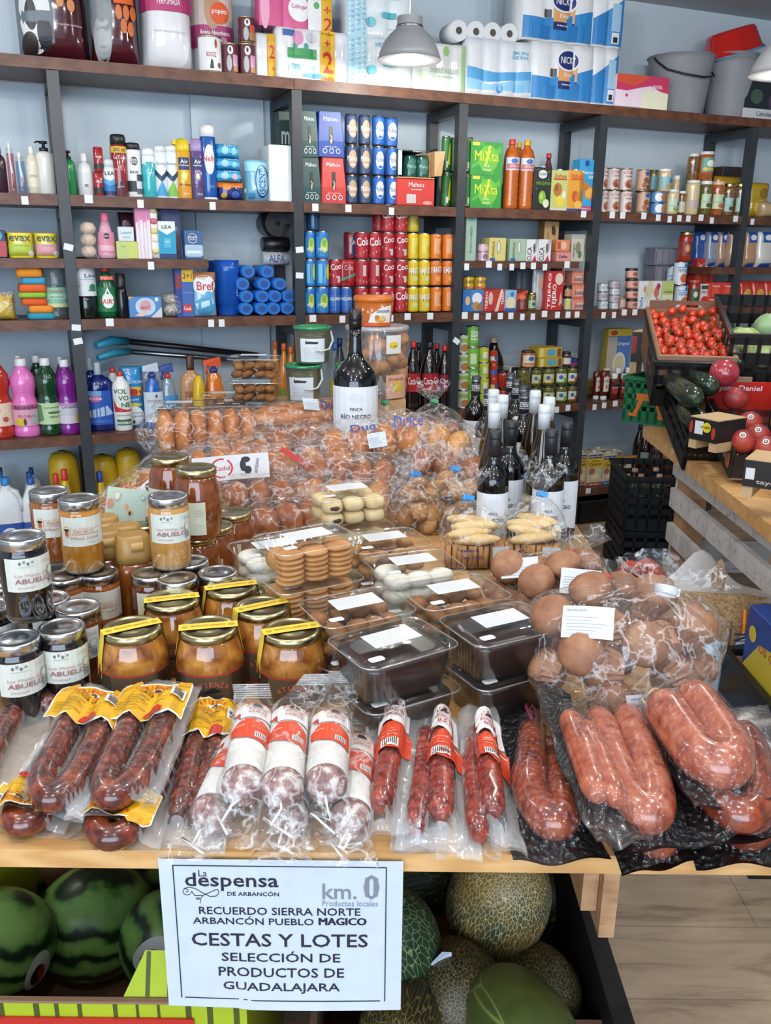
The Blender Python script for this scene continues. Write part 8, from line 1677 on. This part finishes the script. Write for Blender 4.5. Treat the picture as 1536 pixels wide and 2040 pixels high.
# ================================================================ produce stand on the right
def P3(u,v,c):q=ray(u,v);return Vector((q[0]*c,q[1]*c,HC+q[2]*c))
st=bpy.data.objects.new('produce_stand',None);COL.objects.link(st);tag(st,'pine topped produce stand with worn white slatted sides','stand')
obj('board',B().hexa([(.872,1.2,.762),(1.75,1.2,.762),(1.75,3.45,.762),(.932,3.06,.762)],[(.872,1.2,.80),(1.75,1.2,.80),(1.75,3.45,.80),(.932,3.06,.80)],PINE),st)
for z0,z1 in((.665,.745),(.55,.617),(.425,.49),(.29,.36),(.12,.2)):obj('slat',B().box(1.0,1.02,1.1,2.9,z0,z1,WHITEWOOD),st)
for y in(1.3,2.1,2.86):obj('post',B().box(1.022,1.1,y-.04,y+.04,0,.761,RAWWOOD),st)
for z0,z1 in((.6,.745),(.3,.42)):obj('end_slat',B().box(1.022,1.7,2.9,2.92,z0,z1,WHITEWOOD),st)
for z0,z1 in((.1,.3),(.4,.6)):obj('inner_slat',B().box(1.5,1.52,1.1,2.9,z0,z1,RAWWOOD),st)
BP=M('#121315',.4);KRAFT=M('#8f6f58',.75);KR2=M('#7a5a46',.8)
def tray(w,d,h,m,t=.006,slots=0,mi=None):
 """open box, origin at the middle of its floor; slots cut the sides into bars"""
 b=B();b.box(-w/2,w/2,-d/2,d/2,0,t,m)
 for x0,x1,y0,y1 in((-w/2,w/2,-d/2,-d/2+t),(-w/2,w/2,d/2-t,d/2),(-w/2,-w/2+t,-d/2+t,d/2-t),(w/2-t,w/2,-d/2+t,d/2-t)):
  if not slots:b.box(x0,x1,y0,y1,t,h,m);continue
  for k in range(slots):b.box(x0,x1,y0,y1,t+(h-t)*(k+.42)/slots if k else t,t+(h-t)*(k+1)/slots,m)
  n=6;lx=x1-x0>y1-y0
  for i in range(n+1):
   if lx:x=x0+(x1-x0-.012)*i/n;b.box(x,x+.012,y0,y1,t,h,m)
   else:y=y0+(y1-y0-.012)*i/n;b.box(x0,x1,y,y+.012,t,h,m)
 for x0,x1,y0,y1 in((-w/2-.008,w/2+.008,-d/2-.008,-d/2),(-w/2-.008,w/2+.008,d/2,d/2+.008),(-w/2-.008,-w/2,-d/2,d/2),(w/2,w/2+.008,-d/2,d/2)):b.box(x0,x1,y0,y1,h-.014,h,m)
 return b
def frame(front,back,h):
 """rim mid-front and mid-back to a matrix for a box of that height"""
 f,k=Vector(front),Vector(back);y=(k-f).normalized();x=y.cross(Vector((0,0,1))).normalized();z=x.cross(y)
 m=Matrix((x,y,z)).transposed().to_4x4();m.translation=(f+k)/2-z*h;return m,(k-f).length
def place(o,m):o.matrix_world=m;return o
# green crate at the corner
m,L=frame(P3(1300,757,3.05),P3(1338,748,3.26),.17);m=Matrix.Translation(m.translation)@Matrix.Rotation(-.75,4,'Z');m.translation.z=.801
gb=tray(.2,.17,.17,M('#1c6b45',.4),.006,4);lg=B();s_=Flat(-.0865);lg.poly(s_,[(-.06,.03),(-.045,.03),(-.01,.11),(-.03,.11)],'#c9712e',1);lg.poly(s_,[(.06,.03),(.045,.03),(.015,.11),(.035,.11)],'#c9712e',1);lg.rect(s_,-.05,.05,.085,.11,'#c9712e',1.4);lg.rect(s_,-.075,-.04,.024,.036,'#c9712e',1.5);lg.rect(s_,.04,.075,.024,.036,'#c9712e',1.5)
place(thing('plastic_crate','green plastic crate with orange emblem at the far corner of the stand','crate',(0,0,0),0,[('crate_body',gb),('emblem',lg)]),m)
# black crate that props the tomato box, then the tomato box
mb,L=frame((P3(1320,726,2.74)+P3(1462,712,2.74))/2,(P3(1297,622,3.1)+P3(1428,622,3.1))/2,.16)
place(thing('plastic_crate','black plastic crate tilted under the cherry tomato box','crate',(0,0,0),0,tray(.262,L+.02,.16,BP,.006,3)),mb)
mt,L=frame((P3(1321,716,2.75)+P3(1458,702,2.75))/2,(P3(1292,612,3.1)+P3(1424,616,3.1))/2,.11)
kb=tray(.235,L,.11,KRAFT,.005);kb.box(-.125,-.117,-L/2,L/2,-.05,.112,KR2);kb.add([(-.115,L/2-.006,.11),(-.03,L/2-.006,.11),(-.02,L/2-.006,.125),(.06,L/2-.006,.125),(.08,L/2-.006,.11),(.115,L/2-.006,.11),(.115,L/2-.006,.14),(-.115,L/2-.006,.14)],[(0,1,2,7),(2,3,6,7),(3,4,5,6)],KR2)
place(thing('tomato_box','brown cardboard box of cherry tomatoes tilted at the back of the stand','box',(0,0,0),0,kb),mt)
TOMR=stops_mat('cherry_tomato',30,[(.3,'#a8260f'),(.6,'#c43a18'),(.85,'#d4602a')],.15,coat=.6);STEM=M('#5a5a2a',.7)
tm=B().blob((0,0,0),(.0165,.0165,.0156),TOMR,14,9).blob((0,0,.0153),(.003,.003,.0015),STEM,8,4).mesh('cherry_tomato');rnd=random.Random(2);n=0
for r_ in range(13):
 for c_ in range(7):
  q=mt@Vector((-.1+.0333*c_+.004*(r_%2)+rnd.uniform(-.005,.005),-L/2+.02+(L-.045)*r_/12+rnd.uniform(-.006,.006),.082+.010*sin(1.3*r_+c_*1.9)+rnd.uniform(-.006,.008)+.02*(r_==12)))
  o=bpy.data.objects.new('cherry_tomato',tm);COL.objects.link(o);o.location=q;o.rotation_euler=(rnd.uniform(-1,1),rnd.uniform(-1,1),0)
  tag(o,'small shiny red cherry tomato in the brown cardboard box','tomato','cherry tomatoes in the cardboard box')
for k,x in enumerate((-.07,-.02,.03,.08)):
 pts=[mt@Vector((x+.02*sin(2*i+k),-L/2+.04+(L-.1)*i/7,.106+.006*sin(3*i+k)))for i in range(8)];o=pts[0]
 thing('tomato_vine',('leftmost','second','third','rightmost')[k]+' green vine stem running over the cherry tomatoes','vine',o,0,B().tube([p-o for p in pts],.0016,STEM,5))
# courgettes in a black crate in front of it
mz,L=frame((P3(1376,872,2.55)+P3(1446,866,2.55))/2,(P3(1322,752,2.9)+P3(1392,745,2.9))/2,.12)
place(thing('plastic_crate','black plastic crate of courgettes sloping down to the stand edge','crate',(0,0,0),0,tray(.115,L,.13,BP,.006,3)),mz)
ZUC=stops_mat('courgette_skin',30,[(.3,'#131e14'),(.7,'#243524')],.2,(1,1,1),coat=.3)
def courg(label,a,b):
 a,b=P3(*a),P3(*b);o=(a+b)/2;d=b-a;P=[a-o+d*t for t in(0,.04,.12,.5,.85,.96,1)]
 thing('courgette',label,'courgette',o,0,[('courgette_skin',B().tube(P,[.016,.026,.032,.034,.034,.026,.01],ZUC,16)),('stalk',B().tube([a-o-d*.05,a-o],.012,M('#5a6a3a',.7),8))])
courg('dark green courgette lying uppermost in the black crate',(1332,757,2.8),(1388,797,2.45));courg('dark green courgette behind the uppermost one',(1362,748,2.86),(1420,772,2.6));courg('dark green courgette at the lower front of the crate',(1362,810,2.66),(1400,850,2.46))
# cabbages
mc,L=frame((P3(1478,705,2.72)+P3(1600,700,2.72))/2,(P3(1436,622,3.1)+P3(1560,620,3.1))/2,.14)
place(thing('plastic_crate','black plastic crate of cabbages at the back right','crate',(0,0,0),0,tray(.26,L,.2,BP,.006,3)),mc)
def cabb(label,u,v,c,r,c1,c2,sd):
 m_=stops_mat('cabbage'+c1,9,[(.35,c1),(.6,c2),(.8,'#d9e0b0')],.5,(1,1,.6),.5,dist=1.5);rnd=random.Random(sd)
 pt=[('heart',B().blob((0,0,0),(r*.95,r*.95,r*.8),m_,22,12,jit=.015))]
 for k in range(5):
  a0=k*1.26+sd
  def f(i,j):a=a0+(i-.5)*2.1;t=-.5+1.75*j;q=r*(1.0+.05*sin(9*i+k)*j+.07*(j>.93));return(q*cos(t)*cos(a),q*cos(t)*sin(a),r*.86*sin(t)*(1+.03*sin(12*i)))
  pt.append(('leaf',B().grid(f,12,8,m_)))
 thing('cabbage',label,'cabbage',P3(u,v,c),sd,pt)
cabb('pale green cabbage, left one in the black crate',1480,682,2.95,.062,'#8fa85c','#b5c784',1);cabb('pale green cabbage, front right one in the black crate',1520,702,2.8,.062,'#93ab60','#bccb8c',2);cabb('darker green cabbage behind the pale two',1538,655,3.02,.064,'#6f9468','#94b086',3)
# fruit boxes
def fruitbox(label,F_,K_,w):
 m,L=frame(F_,K_,.09);RED=M('#c22a20',.4);b=B();h=.09
 b.box(-w/2,w/2,-L/2,L/2,0,.005,KRAFT);b.box(-w/2,w/2,L/2-.006,L/2,.005,h+.03,RED);b.box(-w/2,w/2,-L/2,-L/2+.006,.005,h*.8,M('#16130f',.5))
 for s in(-1,1):b.box(s*w/2-.003,s*w/2+.003,-L/2,L/2,.005,h,M('#16130f',.5));b.hexa([(s*w/2-.004,L/2-.05,h),(s*w/2+.004,L/2-.05,h),(s*w/2+.004,L/2,h),(s*w/2-.004,L/2,h)],[(s*w/2-.004,L/2-.02,h+.03),(s*w/2+.004,L/2-.02,h+.03),(s*w/2+.004,L/2,h+.03),(s*w/2-.004,L/2,h+.03)],RED)
 b.box(-.03,.03,L/2-.008,L/2+.002,h+.03,h+.045,KRAFT);b.txt(Flat(L/2-.0066),'Joan Daniel',0,h+.008,w*.55,.022,W_,1)
 sd=Fn(lambda y,z,l:(-w/2-.0035-l*EPS,-y,z),1);b.txt(sd,'Joan Daniel',L*.12,h*.5,L*.5,.045,W_,1)
 for i,c in((-.42,'#d9962a'),(-.36,'#d9a02e'),(-.3,'#dca832')):b.ell(sd,i*L,h*.6,.016,.028,c,1+i)
 for i in(.4,.44):b.ell(sd,i*L,h*.5,.014,.024,'#d07a4a',1+i)
 tr=B().grid(lambda i,j:((i-.5)*(w-.012),(j-.5)*(L-.016),.03+.012*sin(i*pi*6)*sin(j*pi*9)),24,28,M('#15161a',.15,'g'))
 place(thing('fruit_box',label,'box',(0,0,0),0,[('box_body',b),('liner',tr)]),m);return m,L
m1,L1=fruitbox('red and black peach box with white lettering, whole one',(P3(1472,902,2.28)+P3(1640,895,2.28))/2,(P3(1402,778,2.72)+P3(1545,778,2.72))/2,.235)
m2,L2=fruitbox('red and black peach box cut by the right edge, nearer one',(P3(1612,985,2.02)+P3(1812,975,2.02))/2,(P3(1553,800,2.5)+P3(1706,800,2.5))/2,.24)
PEA=stops_mat('peach_skin',7,[(.3,'#5a1520'),(.5,'#8f2a2a'),(.66,'#b0452f'),(.8,'#cf9a4a')],.45,detail=2,dist=.5)
def peach(label,u,v,c,r=.036,stick=True,mat=PEA,nm='peach',g='peaches in the fruit box'):
 b=B().blob((0,0,0),(r,r,r*.94),mat,22,14);pt=[('fruit',b)]
 if stick:k=B().ell(Fn(lambda x,z,l:(x,-sqrt(max(0,r*r-x*x-z*z))-.0004-l*.0004,z),8),0,.008,.0085,.0085,'#d8d0cc',1);k.ell(Fn(lambda x,z,l:(x,-sqrt(max(0,r*r-x*x-z*z))-.001,z),8),0,.008,.005,.005,'#3a2226',1);k.txt(Flat(-r*1.0-.0008),'a',0,.008,.005,.005,W_,1);pt.append(('sticker',k))
 p=P3(u,v,c);thing(nm,label,nm.replace('_',' '),p,(-.5,0,facing(p))if stick else(0,0,u),pt,g)
peach('single peach at the back of the whole fruit box',1465,794,2.62,.037,False)
for u,v,c,l in((1460,857,2.42,'peach with sticker, leftmost of the front cluster'),(1494,843,2.5,'peach with sticker at the rear of the front cluster'),(1478,880,2.33,'dark peach with sticker, lower left of the front cluster'),(1509,869,2.4,'peach with sticker, right of the front cluster'),(1524,893,2.32,'peach with sticker, lower right of the front cluster')):peach(l,u,v,c)
peach('large pink red tomato on the rim above the peaches',1443,743,2.66,.046,False,stops_mat('pink_tomato',10,[(.3,'#8a2430'),(.7,'#a83a44')],.2,coat=.5),'tomato',None)
def lilbox(label,u,v,c,w,h,d,rz,L):
 p=P3(u,v,c);p.z=max(p.z,.802);b=B().box(-w/2,w/2,-d/2,d/2,h*.3,h,M('#17130f',.5)).box(-w/2,w/2,-d/2+.002,d/2-.002,h,h+.003,M('#b99a72',.7))
 for x in(-w/2+.012,w/2-.012):b.box(x-.012,x+.012,-d/2+.004,d/2-.004,0,h*.3,M('#b99a72',.7))
 dec(b,Flat(-d/2),w/2,h,L,1);thing('produce_box',label,'box',p,rz,b)
lilbox('small printed wooden box with white sticker before the courgettes',1424,892,2.36,.09,.085,.12,-1.0,[('r',-.6,0,.5,.92,'#cfd0d2'),('e',.25,.75,.3,.16,'#d0bc2a'),('e',.75,.6,.14,.2,'#a83228'),('e',-.85,.7,.12,.2,'#a83228'),('t','mijfri',.25,.75,.4,.1,'#2a2a1a')])
lilbox('small black printed box at the near right corner of the stand',1530,985,2.05,.1,.09,.12,-.6,[('r',-.9,-.5,.5,.8,'#c9cccf'),('t','tayopd',.3,.45,.7,.14,'#b9a8a4'),('e',.8,.6,.1,.1,'#a83a34')])
lilbox('small box with yellow oval peeping out behind the green crate',1293,745,3.3,.13,.16,.1,-.5,[('e',.1,.72,.55,.2,'#d6cf28'),('t','mijfri',.1,.72,.7,.14,'#1e1e12'),('r',-1,-.7,.5,.9,'#8a2226')])
# ---------------------------------------------------------------- on the floor
GC=M('#1b1d21',.45);p=at(1275,1150,0);cr=tray(.3,.36,.24,GC,.008,5)
for l in range(2):
 thing('bottle_crate',('lower','upper')[l]+' black ventilated bottle crate standing on the floor at the stand end','crate',(p.x+.04,3.72,.001+.243*l),-.05,cr.mesh('bottle_crate'))
for i,(x,y)in enumerate(((-.08,-.1),(0,-.1),(.08,-.1),(-.08,0),(.02,.02))):
 thing('green_bottle',('first','second','third','fourth','last')[i]+' clear green bottle in the upper black crate','bottle',(p.x+.04+x,3.72+y,.256),0,bottle(.034,.22,WINE[:-3],M('#3f5a44',.1,'g'),(.4,.95,1.02,'#c9a58a')),'green bottles in the crate')
NET=stops_mat('orange_net',220,[(.4,'#a8300e'),(.55,'#e2521c')],.7,(1,1,.35),.8)
p=P3(1288,1140,2.75);b=B();R=[];rnd=random.Random(3)
for z,k in((0,.7),(.03,1),(.2,1.05),(.34,.98),(.4,.85),(.44,.55),(.465,.15)):R.append([(.085*k*cos(2*pi*j/22)*(1+rnd.uniform(-.05,.05))+.0*z,.08*k*sin(2*pi*j/22)*(1+rnd.uniform(-.05,.05)),z)for j in range(22)])
b.rings(R,NET);b.tube([(-.02,-.02,.43),(-.07,-.03,.45),(-.1,-.03,.43)],[.03,.022,.012],NET,8)
thing('net_bag','orange net sack standing between the table and the slatted stand','sack',(p.x,p.y,.001),0,b)
def sack():
 w,h,d=.31,.565,.15
 SK=stops_mat('sack_weave',150,[(.35,'#6a5236'),(.5,'#8f7450'),(.7,'#a88c64')],.8,(1,1,1),.8)
 b=pouch(w,h,d,'#8f7451',[('p',[(-1,.3),(-.1,.27),(.12,.4),(.2,.8),(-1,.82)],'#a9bfd2'),('p',[(-1,.3),(-.1,.27),(.0,.36),(-1,.4)],'#3f5a3a'),('t','Freír',-.2,.71,.42,.075,'#1d2024',-.2),('r',-.45,.02,.54,.65,'#b5302a'),('r',-.45,.02,.57,.62,'#d9b32a'),
('r',.38,.48,.5,.95,'#b5402a'),('r',.41,.45,.5,.95,'#d9b32a'),('p',[(.32,.64),(.43,.58),(.54,.64),(.54,.79),(.43,.86),(.32,.79)],'#c9d0dc'),('v','CATALAN',.43,.72,.14,.26,'#22305f'),('v','Patatas Especial Freír',.42,.28,.1,.4,'#1d1a16'),('p',[(.76,.5),(1,.5),(1,.82),(.76,.82)],'#a9bfd2'),('r',.22,.25,.1,.98,'#54402a')],.4,1,r=.8)
 b.ms[0]=SK
 c=clear('sack_inner_film','#e0d8d0',.08,.22,.3);f=B().grid(lambda i,j:(-.15+.3*i,-.03+.06*j*sin(3*i),h-.01+(.09*exp(-((i-.35)/.2)**2)+.02)*j),14,5,c)
 e=B().blob((-.14,-.02,h+.005),(.035,.014,.03),SK,10,6);e2=B().blob((.0,-.01,h+.04),(.018,.008,.05),SK,10,6)
 return[('sack_body',b),('inner_film',f),('handle',e),('handle',e2)]
p=P3(1428,1170,2.22);thing('potato_sack','burlap print potato sack with pale blue panel on the floor','sack',(p.x,p.y,.001),facing(p)+.15,sack())
p=P3(1500,1300,2.12);thing('plastic_crate','black plastic crate on the floor at the right edge under the blue box','crate',(.925,1.82,.001),0,tray(.13,.3,.45,BP,.01))
bx=carton(.1,.16,.2,'#2a4a9a',[('p',[(-1,0),(1,0),(1,.5),(-.6,.5)],'#d3bb38'),('t','PIÑOS CA',-.2,.42,1.2,.1,'#b5452f'),('e',-.7,.6,.2,.16,'#d9c23a')],'#27468f');sf=Fn(lambda y,z,l:(-.05-l*EPS,-y,z),1);bx.poly(sf,[(-.1,0),(.1,0),(.1,.11),(-.02,.09)],'#d3bb38',1);bx.txt(sf,'OS CA',.03,.085,.1,.02,'#b5452f',2);bx.ell(sf,-.06,.1,.02,.02,'#d9c23a',2)
thing('carton_box','blue and yellow carton in the black crate cut by the right edge','box',(.925,1.8,.44),0,bx)
thing('box_spacer','dark box inside the black crate below the blue carton','box',(.925,1.82,.014),0,B().box(-.05,.05,-.13,.13,0,.424,KR2))
# ================================================================ under the table
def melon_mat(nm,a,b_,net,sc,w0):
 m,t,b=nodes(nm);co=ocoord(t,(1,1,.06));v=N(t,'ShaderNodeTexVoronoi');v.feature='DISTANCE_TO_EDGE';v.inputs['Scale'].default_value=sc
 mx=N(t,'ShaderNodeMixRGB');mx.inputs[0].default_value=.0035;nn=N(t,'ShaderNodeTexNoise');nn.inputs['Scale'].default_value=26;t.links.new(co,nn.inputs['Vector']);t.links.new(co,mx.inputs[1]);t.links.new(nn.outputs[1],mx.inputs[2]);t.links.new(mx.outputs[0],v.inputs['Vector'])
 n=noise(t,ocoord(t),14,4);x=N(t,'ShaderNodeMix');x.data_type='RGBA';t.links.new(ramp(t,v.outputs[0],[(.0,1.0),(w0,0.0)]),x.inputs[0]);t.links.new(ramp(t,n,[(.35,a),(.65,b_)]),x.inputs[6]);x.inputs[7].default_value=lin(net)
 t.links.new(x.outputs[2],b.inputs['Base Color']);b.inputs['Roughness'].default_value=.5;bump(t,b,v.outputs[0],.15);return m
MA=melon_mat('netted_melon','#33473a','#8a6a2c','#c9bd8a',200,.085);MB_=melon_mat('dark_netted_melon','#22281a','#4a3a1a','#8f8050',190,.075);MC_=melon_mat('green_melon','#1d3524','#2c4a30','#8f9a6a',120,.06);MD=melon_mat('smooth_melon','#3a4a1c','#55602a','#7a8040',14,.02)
def melon(label,u,v,c,r,L,mat,rot,band=None):
 pt=[('melon_rind',B().lathe([(r*sin(pi*(i+.02)/14.3)**.8,-L*cos(pi*i/14))for i in range(15)],mat,28)),('stalk',B().tube([(0,0,-L*.98),(.004,0,-L*1.06),(.014,.004,-L*1.1)],[.005,.004,.003],M('#6a5a3a',.8),7))]
 if band:pt.append(('paper_band',B().add([(.5*r,-r*.95,-L*.5),(1.25*r,-r*.95,-L*.4),(1.3*r,-r*.9,-L*.25),(.5*r,-r*.95,-L*.3)],[(0,1,2,3)],'#c98f1e').txt(Fn(lambda x,z,l:(x,-r*.96-.002,z)),'piel de sapo',.85*r,-L*.44,.7*r,.014,'#2a1c08',1,.12)))
 thing('melon',label,'melon',P3(u,v,c),rot,pt)
melon('large netted melon standing upright in the black box under the table',990,1800,1.45,.086,.155,MA,(.5,.06,0))
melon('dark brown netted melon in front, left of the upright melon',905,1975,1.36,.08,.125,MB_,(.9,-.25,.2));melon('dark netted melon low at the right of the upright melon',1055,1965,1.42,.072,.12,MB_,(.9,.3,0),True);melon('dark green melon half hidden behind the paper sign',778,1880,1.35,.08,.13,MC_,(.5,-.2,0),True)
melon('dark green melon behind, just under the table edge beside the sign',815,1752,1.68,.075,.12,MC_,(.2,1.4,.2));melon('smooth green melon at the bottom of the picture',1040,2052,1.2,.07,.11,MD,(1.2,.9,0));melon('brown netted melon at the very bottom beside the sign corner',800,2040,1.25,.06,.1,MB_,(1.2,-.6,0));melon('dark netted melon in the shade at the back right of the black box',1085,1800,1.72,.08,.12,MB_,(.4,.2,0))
thing('paper_scrap','small white folded paper corner lying on the brown melon','paper',P3(878,1922,1.3),(.3,.2,.3),B().add([(-.02,0,0),(.018,-.004,.004),(.012,.006,.022),(-.006,.004,.028)],[(0,1,2,3)],'#c9d3e0'))
thing('melon_box','black cardboard box of melons under the table','box',(.16,1.3,.001),0,B().box(-.26,.2,-.4,.5,0,.01,KR2).box(-.26,-.25,-.4,.5,.01,.345,KR2).box(.17,.2,-.4,.5,.01,.36,M('#121316',.6)).box(-.25,.17,-.4,-.385,.01,.3,M('#17181a',.6)).box(.02,.17,-.4,-.3,.3,.306,KRAFT).box(-.25,.17,.485,.5,.01,.345,KR2))
def wm_mat():
 m,t,b=nodes('watermelon_rind');co=ocoord(t);w=N(t,'ShaderNodeTexWave');w.bands_direction='Z';w.inputs['Scale'].default_value=6.5;w.inputs['Distortion'].default_value=5;w.inputs['Detail'].default_value=3;w.inputs['Detail Scale'].default_value=2.2;t.links.new(co,w.inputs['Vector'])
 t.links.new(ramp(t,w.outputs[1],[(.08,'#1a2f1f'),(.2,'#35592c'),(.45,'#5f8d48'),(.9,'#7ba55b')]),b.inputs['Base Color']);b.inputs['Roughness'].default_value=.35;return m
WM=wm_mat()
def wmel(label,u,v,c,r,rot,st=None):
 pt=[('rind',B().blob((0,0,0),(r*1.12,r,r),WM,30,20))]
 if st:s=Fn(lambda x,z,l:(x,-sqrt(max(0,r*r*1.0-x*x*.8-z*z))-.0045-l*.0006,z),10);s.nz=8;pt.append(('sticker',B().ell(s,st[0],st[1],.022,.036,'#c9d0d8',1).ell(s,st[0],st[1]-.004,.012,.02,'#14161a',2).ell(s,st[0]+.006,st[1]-.002,.006,.014,'#a83222',3)))
 p=P3(u,v,c);thing('watermelon',label,'watermelon',p,(rot[0],rot[1],facing(p)+rot[2]),pt)
wmel('big striped watermelon in the middle of the yellow box',190,1835,1.64,.105,(0,.12,0));wmel('watermelon with oval sticker at the left edge',-12,1882,1.5,.095,(0,.3,0),(.062,.0));wmel('watermelon half hidden behind the left side of the sign',345,1878,1.55,.09,(0,.9,0),(-.06,.0));wmel('dark watermelon in the shade under the table at the left',20,1752,1.8,.105,(0,.3,0));wmel('watermelon in the shade behind the sign under the table',330,1760,1.95,.1,(0,.5,0))
YG2=M('#a9bb22',.5);DG=M('#47521a',.5);x0,x1=P3(-260,2000,1.18).x,P3(492,2000,1.18).x
b=B().box(x0,x1,.925,.931,.14,.41,YG2).box(x0,x1,.925,1.7,.001,.008,KR2).box(x1-.006,x1,.931,1.7,.008,.41,YG2).box(x0,x0+.006,.931,1.7,.008,.41,YG2).box(x0+.006,x1-.006,1.694,1.7,.008,.41,KR2).box(x0,x1,.924,.932,.408,.412,KRAFT).box(x0,x1,.925,.931,.008,.14,YG2)
rnd=random.Random(9);x=x0+.01
while x<x1-.01:w=rnd.choice((.004,.006,.008));b.rect(Flat(.925),x,x+w,.01,.407,DG,1);x+=rnd.uniform(.028,.05)
fx=P3(250,1980,1.19).x;b.add([(fx,.933,.412),(x1-.006,.933,.412),(x1-.006,.95,.475),(fx+.03,.95,.475)],[(0,1,2,3)],YG2)
for k in range(6):b.add([(fx+.03+.03*k,.9325,.413),(fx+.036+.03*k,.9325,.413),(fx+.038+.03*k,.9495,.474),(fx+.032+.03*k,.9495,.474)],[(0,1,2,3)],DG)
b.box(x0,x0+(x1-x0)*.86,.921,.9242,.2,.385,M('#c02a22',.4))
thing('watermelon_box','yellow green striped box of watermelons with red band under the table','box',(0,0,0),0,b)
